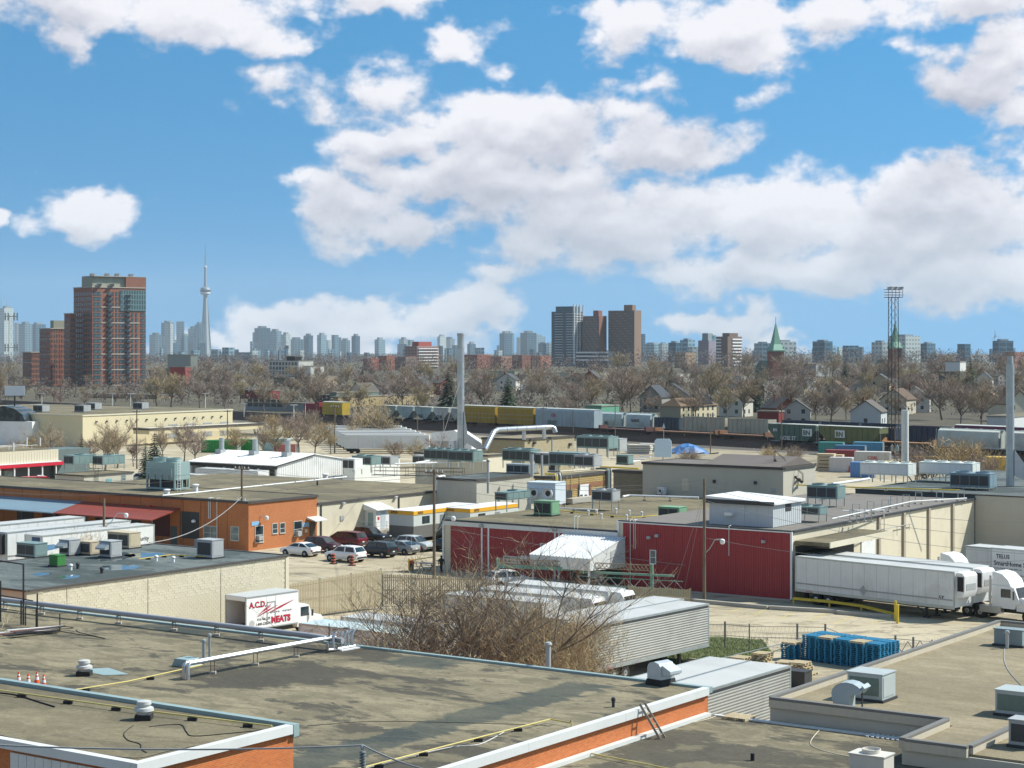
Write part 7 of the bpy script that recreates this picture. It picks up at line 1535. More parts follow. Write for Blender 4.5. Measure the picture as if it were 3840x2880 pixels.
# ---------------- trees ----------------
def twig_mat(name, a, b, c):
 """bare twigs: each tree takes its own tone"""
 m, k, p = new_mat(name); oi = k.n('ShaderNodeObjectInfo').outputs['Random']; tc = k.n('ShaderNodeTexCoord').outputs['Object']
 col = k.mix(k.ss(oi, 0, .5), rgb(a), rgb(b)); col = k.mix(k.ss(oi, .5, 1), col, rgb(c))
 col = k.mix(k.m('MULTIPLY', k.noise(tc, .5, 3, .6), .45), col, rgb('7d6f5e'))
 k.set(p.inputs['Base Color'], col); p.inputs['Roughness'].default_value = .95; p.inputs['Specular IOR Level'].default_value = .1; MATS[name] = m; return m
M_bark = mat('bark', (.16, .135, .11), .95, .3, 2, bump=.3)
M_twig = twig_mat('bare_twigs', 'ab9a82', 'a08f86', 'b3a37e')
M_twig2 = twig_mat('brown_twigs', 'd0b98e', 'c6ae84', 'd6c096')
M_needle = twig_mat('spruce_needles', '1d4030', '24472f', '1a3b33')
def bare_tree_mesh(seed, h, spread=.42, limbs=7, twigs=900, tw=.05, tl=1.3, trunk_r=None, multi=1, low=.28, lean=0.0, fine=False):
 """trunk and limbs in one mesh, twigs in another"""
 r = random.Random(seed); tr, tg = MB(), MB(); tips = []
 def branch(p, d, L, rad, lev):
  pts = [p]; n = 4
  for i in range(n):
   d = (d + Vector((r.uniform(-.22, .22), r.uniform(-.22, .22), r.uniform(-.06, .16)))).normalized(); p = p + d * L / n; pts.append(p)
  tr.tube(pts, rad, 5 if lev < 2 else 3, rad * .35)
  for q in pts[1:]: tips.append((q, d, lev))
  if lev < (4 if fine else 3):
   for i in range(r.randint(3, 4) if lev else limbs):
    s = pts[r.randint(1, n)] if lev else pts[r.randint(2, n)]
    a = r.uniform(0, 6.283); e = r.uniform(.35, 1.0)
    side = Vector((math.cos(a), math.sin(a), 0)); nd = (d * e * .9 + side * (1.15 - .35 * e) + Vector((0, 0, .25))).normalized()
    branch(s, nd, L * r.uniform(.55, .78), rad * .5, lev + 1)
 for k in range(multi):
  a = 6.283 * k / multi + r.uniform(-.4, .4); off = Vector((math.cos(a), math.sin(a), 0)) * (.0 if multi == 1 else h * .05)
  d0 = Vector((math.cos(a) * (.0 if multi == 1 else r.uniform(.25, .6)) + lean, math.sin(a) * (0 if multi == 1 else r.uniform(.2, .5)), 1)).normalized()
  branch(off, d0, h * (.46 if multi == 1 else .5), trunk_r or h * .022, 0)
 tips2 = [t for t in tips if t[2] >= 2] or tips
 zs = [t[0].z for t in tips2]; zm = max(zs)
 for i in range(twigs):
  q, d, lev = r.choice(tips2)
  v = (d * .8 + Vector((r.gauss(0, .55), r.gauss(0, .55), r.gauss(.25, .4)))).normalized()
  L = tl * r.uniform(.5, 1.2); w = Vector((r.gauss(0, 1), r.gauss(0, 1), r.gauss(0, 1))).cross(v).normalized() * tw * .5
  s = q + Vector((r.gauss(0, .25), r.gauss(0, .25), r.gauss(0, .25))) * tl * .5; m = s + v * L * .5 + Vector((r.gauss(0, .08), r.gauss(0, .08), r.gauss(0, .08))) * L; e = s + v * L
  tg.add([s - w, s + w, m + w * .8, m - w * .8, e], [(0, 1, 2, 3), (3, 2, 4)])
 return tr, tg
def spruce_mesh(seed, h, w):
 r = random.Random(seed); tr, tg = MB(), MB(); tr.cyl((0, 0, 0), (0, 0, h * .97), h * .018, .02, 6)
 lay = 26
 for i in range(lay):
  f = i / (lay - 1); z = h * (.08 + .90 * f); R_ = w * (1 - f) ** .85 * r.uniform(.82, 1.1) + .1; nb = max(6, int(20 * (1 - f * .6)))
  for k in range(nb):
   a = 6.283 * (k + r.random()) / nb; L = R_ * r.uniform(.7, 1.1); c, s = math.cos(a), math.sin(a)
   for j in range(3):
    t0 = .15 + j * .28; p = Vector((c * L * t0, s * L * t0, z - L * t0 * .28 + r.uniform(-.1, .1))); e = Vector((c * L * (t0 + .34), s * L * (t0 + .34), z - L * (t0 + .3) * .38))
    sd = Vector((-s, c, 0)) * L * .16 * r.uniform(.7, 1.3)
    tg.add([p, p + (e - p) * .5 + sd, e, p + (e - p) * .5 - sd + Vector((0, 0, -.12))], [(0, 1, 2), (0, 2, 3)])
 return tr, tg
def tree_proto(name, label, mesh, twig, group):
 t = thing(name, label, 'tree', (0, -900, 0), 0, group); mesh[0].o('trunk', M_bark, t, True); mesh[1].o('crown', twig, t); return t
PROTO = {}
def protos():
 for i in range(5): PROTO['b%d' % i] = bare_tree_mesh(40 + i, 11.0, limbs=7, twigs=1500, tw=.055, tl=1.5)
 for i in range(2): PROTO['s%d' % i] = bare_tree_mesh(60 + i, 5.0, limbs=6, twigs=1100, tw=.035, tl=.9, multi=4)
 PROTO['e0'] = spruce_mesh(5, 14, 3.6); PROTO['e1'] = spruce_mesh(6, 12, 4.4)
protos()
PM = {}
def tree(key, label, p, sc=1.0, group='bare trees', twig=None, name=None, sx=None):
 t = thing(name or {'b': 'bare_tree', 's': 'bare_shrub', 'e': 'spruce_tree'}[key[0]], label, {'b': 'tree', 's': 'shrub', 'e': 'tree'}[key[0]], p, rnd.uniform(0, 6.28), group)
 t.scale = (sc * (sx or 1), sc * (sx or 1), sc)
 tw = twig or {'b': M_twig, 's': M_twig2, 'e': M_needle}[key[0]]
 k2 = key + tw.name
 if k2 not in PM:
  a = PROTO[key][0].o('trunk', M_bark, t, True); b = PROTO[key][1].o('crown', tw, t); PM[k2] = (a, b)
 else: inst('trunk', PM[k2][0], t); inst('crown', PM[k2][1], t)
 return t
PLACE = ['at the far left', 'left of the brick towers', 'below the brick towers', 'left of the needle tower', 'below the needle tower', 'behind the white hall', 'left of the tall stack', 'beside the tall stack', 'right of the tall stack', 'behind the yellow rail cars', 'behind the grey rail cars', 'below the three tower blocks',
   'left of the row house', 'behind the row house', 'right of the row house', 'behind the cream rail cars', 'below the green spire', 'left of the light mast', 'behind the light mast', 'right of the light mast', 'left of the right hand stack', 'at the far right']
def place(px): return PLACE[max(0, min(len(PLACE) - 1, int(px / 3840 * len(PLACE))))]
SIZE = lambda s: 'tall' if s > 1.15 else ('low' if s < .8 else 'bare')
def place_trees():
 rows = [('front row', 555, 660, 38), ('second row', 680, 800, 52), ('third row', 820, 960, 62), ('fourth row', 980, 1180, 66), ('fifth row', 1200, 1450, 66)]
 used = {}
 for rn, d0, d1, n in rows:
  for i in range(n):
   px = 3960 * (i + rnd.uniform(.1, .9)) / n - 40; d = rnd.uniform(d0, d1)
   # the railway runs away to the left, so the first trees stand farther off there
   x = (px - 1920) / F * d; rel = Vector((x, d, 0)) - RO; off = rel.dot(RV)
   if off < 26: d += (28 - off) / RV.y; x = (px - 1920) / F * d
   s = rnd.uniform(.5, 1.0) + .55 * rnd.random() ** 2
   if 60 < px < 560 and d < 1150: s *= .55
   if (abs(px - 1683) < 80 or abs(px - 1905) < 80) and d < 900: s *= .42
   if px > 2250 and d > 980: s *= 1.4
   lab = '%s tree with %s twigs %s, %s' % (SIZE(s), ['brown', 'grey', 'tan', 'purplish', 'pale'][i % 5], place(px), rn)
   used[lab] = used.get(lab, 0) + 1
   if used[lab] > 1: lab = lab.replace(' tree with', [' forked tree with', ' leaning tree with', ' broad tree with', ' slender tree with'][(used[lab] - 2) % 4], 1)
   tree('b%d' % rnd.randint(0, 4), lab, (x, d, -.02), s, 'bare trees beyond the railway, ' + rn, sx=rnd.uniform(.85, 1.15))
 big = [(2330, 1530, 640, 1.75), (2365, 1545, 600, 1.5), (2660, 1500, 690, 1.75), (1560, 1500, 700, 1.2), (3120, 1560, 520, 1.25), (3600, 1560, 520, 1.35), (3680, 1580, 500, 1.2), (830, 1450, 900, 1.4), (2150, 1545, 610, 1.2), (2960, 1545, 590, 1.3)]
 for i, (x, y, d, s) in enumerate(big):
  q = D(x, y, d); tree('b%d' % (i % 5), ['great spreading bare tree left of the row house', 'second great bare tree beside the first', 'wide dark bare tree behind the cream rail cars', 'dark bare tree left of the tall stack', 'pale forked tree left of the white gable house', 'broad bare tree right of the light mast', 'bare tree nearest the right hand stack', 'wide bare tree under the needle tower', 'bare tree above the yellow autoracks', 'dense bare tree below the green spire'][i], (q.x, q.y, -.02), s, 'large bare trees')
 ev = [(1683, 1560, 575, 1.35, 'e1', 'dark spruce left of the tall stack'), (1905, 1550, 585, 1.2, 'e1', 'dark round spruce right of the tall stack'), (3170, 1380, 900, 1.25, 'e0', 'pointed spruce right of the green spire'), (3640, 1440, 800, 1.5, 'e1', 'broad grey green spruce right of the white box house'), (2520, 1400, 1000, 1.0, 'e0', 'small spruce behind the row house'), (1360, 1390, 1100, .9, 'e0', 'small dark conifer left of centre'),
    (2840, 1490, 640, 1.0, 'e0', 'thin yellowish larch left of the red brick house')]
 for (x, y, d, s, k, lab) in ev: q = D(x, y, d); tree(k, lab, (q.x, q.y, -.02), s, 'evergreens')
 near = [(306, 1715, 320, .55, 'e0', 'small spruce behind the red band store'), (580, 1745, 300, .75, 'e1', 'spruce behind the cooling tower, left of the pair'), (545, 1755, 296, .6, 'e0', 'slim spruce behind the cooling tower'), (12, 1700, 330, .4, 'e1', 'little spruce at the left edge')]
 for (x, y, d, s, k, lab) in near: q = D(x, y, d); tree(k, lab, (q.x, q.y, -.02), s, 'spruces on the lot')
 lot = [(60, 352, .55), (130, 350, .62), (205, 345, .78), (395, 340, .85), (440, 345, .80), (330, 352, .6), (690, 360, .75), (735, 355, .7), (880, 372, .72), (985, 380, .6), (1045, 372, .75), (1120, 380, .8), (1180, 385, .72), (1240, 390, .55), (610, 372, .62), (1475, 350, .55), (1560, 345, .5), (1660, 350, .6), (1340, 395, .4), (500, 350, .5)]
 for i, (x, d, s) in enumerate(lot):
  tree('b%d' % (i % 5), 'bare lot tree %s' % ['at the left edge behind the red band store', 'second from the left behind the red band store', 'by the street lamp behind the red band store', 'tallest behind the beige shed', 'right of the tallest behind the beige shed', 'low, behind the beige shed roof', 'behind the cooling tower', 'right of the cooling tower spruces', 'left of the green containers', 'before the pale blue container', 'behind the middle hall stack', 'behind the right hall stack', 'right of the hall stacks', 'small, before the parked trailer row', 'between the spruces and the green container', 'before the parked trailers on the left', 'before the parked trailers on the right', 'left beside the tall stack foot', 'low, behind the parked trailers', 'thin, behind the white cars'][i], ((x - 1920) / F * d, d, 0), s, 'bare trees on the lot')
 # grey-brown thicket and tall shrubs along the rail line
 sh = [(1395, 430, 1.9), (1440, 425, 1.6), (1345, 440, 1.5), (1330, 420, 1.1), (1150, 450, 1.5), (1085, 455, 1.2), (1210, 440, 1.0), (2575, 330, 1.0), (2980, 340, .9), (2890, 345, .9), (3440, 300, 1.4), (3490, 295, 1.2), (3600, 290, 1.7), (3640, 292, 1.6), (3700, 280, 1.3), (1020, 470, 1.2), (960, 480, 1.1), (800, 470, 1.3), (720, 470, 1.1), (3560, 296, 1.2)]
 for i, (x, d, s) in enumerate(sh):
  tree('s%d' % (i % 2), 'leafless thicket %s' % ['largest in the middle of the rail line', 'right half of the large one by the hoppers', 'left half of the large one by the hoppers', 'low, before the large one', 'before the yellow rail car', 'before the red locomotive', 'low, right of the locomotive', 'of pale stems by the blue tarpaulin', 'of pale stems before the green hopper', 'of pale stems at the end of the green hopper', 'just right of the pale stack', 'second right of the pale stack', 'tallest before the white hopper', 'right twin before the white hopper', 'left of the yellow bin', 'by the far white light posts', 'left of the far light posts', 'below the flat roofed shops', 'left below the flat roofed shops', 'small, before the white hopper'][i], ((x - 1920) / F * d, d, 0), s, 'thickets along the rail line', twig=M_twig if i % 3 else M_twig2)
place_trees()
def yard_trees():
 # the big tangle behind the gravel roof: several dark stems and a dense brown mass on its right
 specs = [(1440, 103, 8.2, 'leftmost', 101), (1560, 104, 9.4, 'left', 105), (1670, 106, 10.4, 'middle left', 102), (1780, 105, 11.0, 'middle', 103), (1880, 107, 11.4, 'middle right', 104)]
 for (x, d, h, w, sd) in specs:
  t = thing('bare_tree', 'dark stemmed bare tree, %s of the tangle behind the gravel roof' % w, 'tree', ((x - 1920) / F * d, d, 0), 0, 'bare trees behind the gravel roof')
  a, b = bare_tree_mesh(sd, h, limbs=7, twigs=1000, tw=.017, tl=.95, multi=3, trunk_r=.14, fine=True)
  a.o('trunk', M_bark, t, True); b.o('crown', M_twig2, t)
 for i, (x, d, h) in enumerate(((1980, 107, 8.0), (2060, 108, 8.2), (2130, 110, 7.4), (2020, 104, 5.6), (2160, 106, 5.6), (1480, 103, 4.6), (1390, 102, 4.2))):
  t = thing('bare_shrub', 'dense brown twigged shrub, %s' % ['left of the silver trailer tops', 'tallest by the silver trailer', 'right against the silver trailer', 'low at the roof edge', 'low right by the trailer wheels', 'low left beside the roof valve', 'small by the lettered container'][i], 'shrub', ((x - 1920) / F * d, d, 0), 0, 'shrubs behind the gravel roof')
  a, b = bare_tree_mesh(200 + i, h, limbs=8, twigs=1700 if i < 5 else 800, tw=.02, tl=.95, multi=6, trunk_r=.05, fine=True)
  a.o('trunk', mat('bark_brown', (.30, .24, .155), .95, .25, 2), t, True); b.o('crown', M_twig2, t)
 for i, (x, y, h) in enumerate(((95, 108, 6.0), (180, 110, 5.2), (20, 107, 6.4))):
  t = thing('bare_shrub', 'bare shrub at the left edge, %s' % ['before the block wall', 'reaching over the block wall', 'against the pipe frame'][i], 'shrub', ((x - 1920) / F * y, y, 0), 0, 'shrubs by the block wall')
  a, b = bare_tree_mesh(300 + i, h, limbs=7, twigs=2200, tw=.02, tl=.7, multi=4, trunk_r=.05, fine=True); a.o('trunk', MATS['bark_brown'], t, True); b.o('crown', M_twig2, t)
 t = thing('bare_shrub', 'thin bare shrub before the lettered trailers at the brick dock', 'shrub', G(310, 2060, 0) * .0 + Vector(((330 - 1920) / F * 183, 183, 0)), 0, 'shrubs by the dock')
 a, b = bare_tree_mesh(330, 4.4, limbs=7, twigs=500, tw=.03, tl=.7, multi=4, trunk_r=.04); a.o('trunk', MATS['bark_brown'], t, True); b.o('crown', M_twig2, t)
yard_trees()
def far_wood():
 # woodland and gardens that merge into one brown band towards the horizon
 r = random.Random(99); mb = MB()
 for i in range(4600):
  low = i >= 2600
  d = 1450 + 5200 * r.random() ** 1.6 if not low else 600 + 900 * r.random(); px = r.uniform(-150, 3990); x = (px - 1920) / F * d; gz = -.02 if d < 2600 else -.02 - 34 * min(1, (d - 2600) / 3600) ** 1.2 - .6
  h = r.uniform(9, 15) * (1 + .25 * (d > 3000)) * (1.4 if px > 2250 and d < 2600 else 1) if not low else r.uniform(2.5, 6); w = h * (.42 if not low else .8); c = Vector((x, d, gz + h * .55))
  if low and (Vector((x, d, 0)) - RO).dot(RV) < 30: continue
  for k in range(54):
   q = Vector((r.gauss(0, .42) * w, r.gauss(0, .42) * w, r.uniform(-.5, .5) * h)); s = r.uniform(.4, 1.05) * (1 + d / 4500) if not low else r.uniform(.3, .9)
   a, e = Vector((r.gauss(0, 1), r.gauss(0, 1), r.gauss(0, 1) + .8)).normalized(), Vector((r.gauss(0, 1), r.gauss(0, 1), r.gauss(0, 1))).normalized()
   p = c + q; mb.add([p - a * s - e * .28 * s, p - a * s + e * .28 * s, p + a * s], [(0, 1, 2)])
 mb.o('woodland', mat('far_twigs', (.185, .15, .13), .95, .25, .02), kind='stuff')
far_wood()

# ---------------- houses and low buildings among the trees ----------------
def gable_house(label, px, ybase, w, d, hw, hr, wallc, roofc, ang, wn='house', depth=None, cn=None, group='houses beyond the railway', windows=2, dormer=False):
 p = G(px, ybase, 0) if depth is None else D(px, ybase, depth); p.z = 0
 t = thing(wn, label, 'house', p, ang, group); m = mat('wall_' + wallc, wallc, .8, .08, .5, streak=.1); rm = mat('shingle_' + roofc, roofc, .9, .15, 1)
 MB().prism([(-w / 2, 0), (w / 2, 0), (w / 2, hw), (0, hr), (-w / 2, hw)], 0, d, 'y').o('wall', m, t)
 for s in (-1, 1): MB().prism([(s * (w / 2 + .35), hw - .25), (0, hr + .04), (0, hr + .24), (s * (w / 2 + .35), hw - .05)], -.35, d + .35, 'y').o('roof', rm, t)
 for i in range(windows):
  for z in ([1.0, 3.6] if hw > 4.5 else [1.0]):
   x = -w / 2 + w * (i + .5) / windows; g = box('window', M_glass, t, x - .5, -.05, z, x + .5, -.005, z + 1.3); box('frame', M_white, g, x - .6, -.04, z - .1, x + .6, -.006, z - .001)
 for i in range(max(1, int(d / 4))): y = 1.5 + i * 3.6; box('window', M_glass, t, w / 2 + .005, y, 1.0, w / 2 + .05, y + 1.0, 2.3)
 box('chimney', M_rust, t, -w * .22, d * .5, hr - 1.4, -w * .22 + .6, d * .5 + .6, hr + 1.0)
 if dormer: MB().prism([(-1.4, hw + .2), (1.4, hw + .2), (1.4, hw + 1.6), (0, hw + 2.8), (-1.4, hw + 1.6)], -.8, d * .4, 'y').o('dormer', m, t)
 return t
def houses():
 gable_house('white gabled house behind the navy rail cars', 3246, 1600, 8.6, 9, 4.2, 7.2, 'b9c0bf', '5a5550', R(-22), windows=1)
 gable_house('grey house with dark roof left of the white gabled one', 2985, 1600, 8, 9, 4.6, 7.4, 'a8a9a0', '4a4742', R(-10))
 gable_house('cream house behind the light mast', 3110 + 240, 1560, 9, 10, 5, 8.4, 'b8b09a', '5c4a3c', R(-30), depth=620)
 gable_house('house with twin white gables right of the light mast', 3430, 1530, 10, 9, 5, 8.6, 'c4c2b8', '4f5350', R(-15), depth=640, dormer=True)
 gable_house('pale house with dark eaves at the right edge', 3825, 1560, 9, 10, 5.4, 9.2, 'c8bfa6', '6a5a48', R(20), depth=560)
 gable_house('house with brown roof left of the right hand stack', 3690, 1540, 10, 9, 4.6, 8, 'a89c88', '6b5642', R(-20), depth=640)
 gable_house('brick house beside the red wall', 2950, 1585, 7, 8, 4.6, 7.4, '7a4534', '4c4a48', R(25), depth=545)
 gable_house('steep gabled dark house left of the row house', 2440, 1545, 8, 9, 5.2, 9, '8f8d86', '3a4048', R(-25), depth=640)
 gable_house('house with two pointed gables behind the row house', 2520, 1520, 12, 9, 5.4, 9.4, '9a9488', '383c44', R(-10), depth=650, dormer=True)
 gable_house('white house half hidden right of the row house', 2740, 1560, 8, 9, 5, 8, 'c2bfb2', '5b5148', R(-30), depth=600)
 gable_house('small brown roofed house far right', 3130, 1500, 9, 9, 4.6, 8.2, 'a39a86', '64503e', R(-20), depth=760)
 for i in range(22):
  px = 1300 + i * 118 + rnd.uniform(-40, 40); d = 760 + (i * 37) % 460
  gable_house('%s house among the trees, %s' % (['white', 'grey', 'tan', 'red brick', 'cream'][i % 5], ['left of centre by the tan block', 'under the tall stack line', 'right of the spruces', 'left under the three towers', 'under the three towers', 'behind the great trees', 'right under the three towers', 'behind the row house', 'beyond the cream rail cars', 'left of the green spire', 'under the green spire', 'right of the green spire', 'left of the light mast', 'beyond the light mast', 'right of the light mast', 'below the white box house', 'left of the white box house', 'right of the white box house', 'near the right hand stack', 'left of the right hand stack', 'at the right edge', 'outermost at the right'][i]), px, 1400, 8 + i % 3, 9, 4.4 + (i % 2) * 1.2, 7.6 + i % 3 * .6, ['c9c7bc', '9d9c95', 'a8977a', '80493a', 'bfb496'][i % 5], ['565049', '6a5341', '44474a'][i % 3], R(-40 + (i * 53) % 80), depth=d, group='houses among the trees')
 # long row house with brown roof
 p = G(2551, 1581, 0); t = thing('row_house', 'long cream row house with grey end wall and brown hipped roof', 'house', p, R(-40)); u = Vector((math.cos(R(-40)), math.sin(R(-40)), 0)); v = Vector((-u.y, u.x, 0)); lx, ly = along(p, -u, 2475), along(p, v, 2686); h = zat(p, 1524)
 ew = mat('wall_grey_tan', '8f897a', .85); cw = mat('wall_cream_row', 'c9bfa0', .85)
 box('end_wall', ew, t, -lx, 0, 0, 0, ly, h); box('front_wall', cw, t, .005, .1, 0, .1, ly, h - .05)
 rm = mat('roof_row', '6e5a45', .9); MB().add([(-lx - .4, -.4, h), (.5, -.4, h), (.5, ly + .4, h), (-lx - .4, ly + .4, h), (-lx / 2, lx * .3, h + 2.4), (-lx / 2, ly - 1, h + 2.4)], [(0, 1, 4), (1, 2, 5, 4), (2, 3, 5), (3, 0, 4, 5), (0, 3, 2, 1)]).o('roof', rm, t)
 for i in range(7):
  for z in (1.0, 3.2): y = 1.2 + i * (ly - 2.4) / 6.5; g = box('window', M_glass, t, .101, y, z, .14, y + .8, z + 1.2); box('frame', M_dark, g, .101, y - .08, z - .1, .15, y + .88, z - .001)
 MB().prism([(ly * .55, h + .4), (ly * .72, h + 3.4), (ly * .9, h + .4)], -lx * .8, .2, 'x').o('dormer', M_dark, t)
 def low(name, label, cx, cy, d, xl, xr, wall, roof=None, hz=None, ang=GA, cat='building'):
  """flat block whose nearest top corner is at (cx, cy) at distance d"""
  z = H - (cy - YH) / F * d; return block(name, label, cx, cy, z, xl, xr, mat('low_' + wall, wall, .85, .06, .3, streak=.1), roof or M_gravel3, mat('low_cap', '8a867a'), .4, ang=ang, cat=cat)
 low('green_shed', 'mint green sheds behind the pale autorack car', 2255, 1520, 560, 2195, 2322, '5d9a80', mat('low_green_roof', '6fa78c'))
 low('red_wall_building', 'dark red walled building behind the cream rail cars', 2920, 1540, 520, 2840, 2940, '77302f')
 t, p, lx, ly = low('brick_shop', 'red brick flat roofed shop block with grey roof box, left of centre', 1015, 1462, 800, 900, 1050, '7c3530')
 for i in range(5): box('window', M_white, t, -lx + 1.5 + i * (lx - 3) / 4.5, -.06, 3.2, -lx + 2.5 + i * (lx - 3) / 4.5, -.005, 5.2)
 t, p, lx, ly = low('grey_shop', 'low grey flat building with tall windows below the brick shop', 1200, 1512, 640, 921, 1236, '8b9393')
 for i in range(6): box('window', M_glass, t, -lx + 1 + i * 2.8, -.06, 1.5, -lx + 3.2 + i * 2.8, -.005, 4.0)
 t, p, lx, ly = low('dark_block', 'dark block with white roof boxes right of the brick shop', 1262, 1480, 720, 1180, 1290, '2f3a40'); low('tan_long_building', 'long tan building with grey glazed upper floor, left of the tall stack', 1268, 1487, 690, 1240, 1570, 'a3926a')
 low('glazed_floor', 'grey green glazed upper storey on the tan building', 1262, 1470, 705, 1236, 1420, '6c7c74')
 t, p, lx, ly = low('white_terraced_block', 'white stepped apartment block with dark balconies, left of centre', 1120, 1352, 1300, 1010, 1175, 'd3d2ca', ang=R(-52))
 low('white_terrace_step', 'lower white step of the stepped apartment block', 1165, 1372, 1295, 1100, 1215, 'd6d4cb', ang=R(-52)); low('black_penthouse', 'black penthouse on the stepped white block', 1105, 1335, 1310, 1075, 1131, '26292b', ang=R(-52))
 for f in range(4):
  for i in range(9): box('balcony_window', M_glass, t, -lx + 1 + i * (lx - 1.5) / 9, -.3, p.z + H - (1352 - YH) / F * 1300 - 3.4 - f * 3.2, -lx + 1 + (i + .55) * (lx - 1.5) / 9, -.005, H - (1352 - YH) / F * 1300 - 1.2 - f * 3.2)
 low('olive_block', 'olive block with white dish antenna below the stepped white block', 1090, 1415, 1050, 1028, 1105, '75705a'); low('tan_brick_block', 'tan brick block with arched openings right of the dish', 1165, 1412, 1050, 1135, 1265, '93836c')
 low('white_box_house', 'white modern box house in the trees at the right', 3600, 1355, 850, 3545, 3622, 'd2d3cf'); low('dark_box_house', 'dark modern extension below the white box house', 3600, 1392, 830, 3520, 3635, '4d565a')
 for i, (x, y, d, xl, xr, c) in enumerate(((2540, 1400, 1150, 2470, 2610, 'b9b7a9'), (2230, 1398, 1200, 2100, 2290, 'b0ab98'), (1930, 1392, 1150, 1790, 1960, '8fa094'), (2780, 1410, 1000, 2710, 2800, 'a9adaa'), (3050, 1425, 950, 3020, 3075, 'b4ae9e'), (3560, 1640, 470, 3480, 3640, 'c8c8bd'), (3800, 1560, 520, 3700, 3990, 'cfd2cf'), (860, 1420, 1000, 780, 930, '8c8a80'), (700, 1400, 1150, 640, 730, 'a9a79c'), (590, 1480, 800, 320, 640, '8a7a62'), (1700, 1420, 1000, 1640, 1760, '97907f'), (3060, 1365, 1400, 2990, 3110, '9aa0a0'))):
  low('low_building', ['pale flat building between the trees below the three towers', 'long flat pale roof in the trees right of centre', 'grey green flat roof right of the tall stack', 'white flat building left of the green spire', 'small pale building right of the green spire', 'pale shed behind the maroon rail car', 'white flat building behind the rail cars at the right edge', 'grey low building below the needle tower', 'pale low building left of the needle tower', 'long low brick podium in front of the brick towers', 'tan flat building behind the tall stack', 'grey flat building beyond the green spire'][i], x, y, d, xl, xr, c)
 low('red_mural_building', 'building with faded red gable wall below the needle tower', 695, 1375, 1080, 636, 720, '9c4a49')
 low('framed_block', 'half built white framed block left of the needle tower', 715, 1330, 1200, 628, 740, '9aa196', ang=R(-60))
houses()

# ---------------- high-rise skyline ----------------
def facade_mat(name, wall, glass, bw, bh, gap, rough=.4):
 m, k, b = new_mat(name); tc = k.n('ShaderNodeTexCoord').outputs['Object']; sp = k.n('ShaderNodeSeparateXYZ', {0: tc})
 v = k.n('ShaderNodeCombineXYZ', {0: k.m('ADD', sp.outputs[0], sp.outputs[1]), 1: sp.outputs[2], 2: 0.0}).outputs[0]
 br = k.n('ShaderNodeTexBrick', {'Vector': v, 'Color1': rgb(glass), 'Color2': rgb(glass), 'Mortar': rgb(wall), 'Scale': 1.0, 'Mortar Size': gap, 'Mortar Smooth': .1, 'Bias': 0.0, 'Brick Width': bw, 'Row Height': bh}, offset=0.0)
 n = k.noise(tc, .05, 3, .6); c = k.mix(k.m('MULTIPLY', n, .5), br.outputs[0], rgb(wall)); k.set(b.inputs['Base Color'], c); b.inputs['Roughness'].default_value = rough; MATS[name] = m; return m
def highrise(label, x0, x1, yt, d, m, ang=R(-55), crown=0, group='far skyline towers', split=.4, name='high_rise', z0=-34.0, band=None, fins=0):
 cx = x0 + (x1 - x0) * split; z = H + (YH - yt) / F * d; p = D(cx, YH, d); p.z = z0; u = Vector((math.cos(ang), math.sin(ang), 0)); v = Vector((-u.y, u.x, 0)); lx, ly = along(p, -u, x0), along(p, v, x1)
 t = thing(name, label, 'high-rise', p, ang, group); h = z - z0
 box('tower', m, t, -lx, 0, 0, 0, ly, h)
 if crown: box('roof_plant', MATS.get('plant', m), t, -lx * .75, ly * .2, h + .01, -lx * .2, ly * .75, h + crown)
 for i in range(fins): x = -lx + lx * (i + .5) / fins; box('fin', M_white, t, x - .5, -.8, h * .2, x + .5, -.01, h)
 if band:
  for i in range(band): zz = h - 3 - i * (h * .6) / band; box('floor_band', M_white, t, -lx - .4, -.4, zz, .4, ly + .4, zz + .9)
 return t, p, lx, ly, h
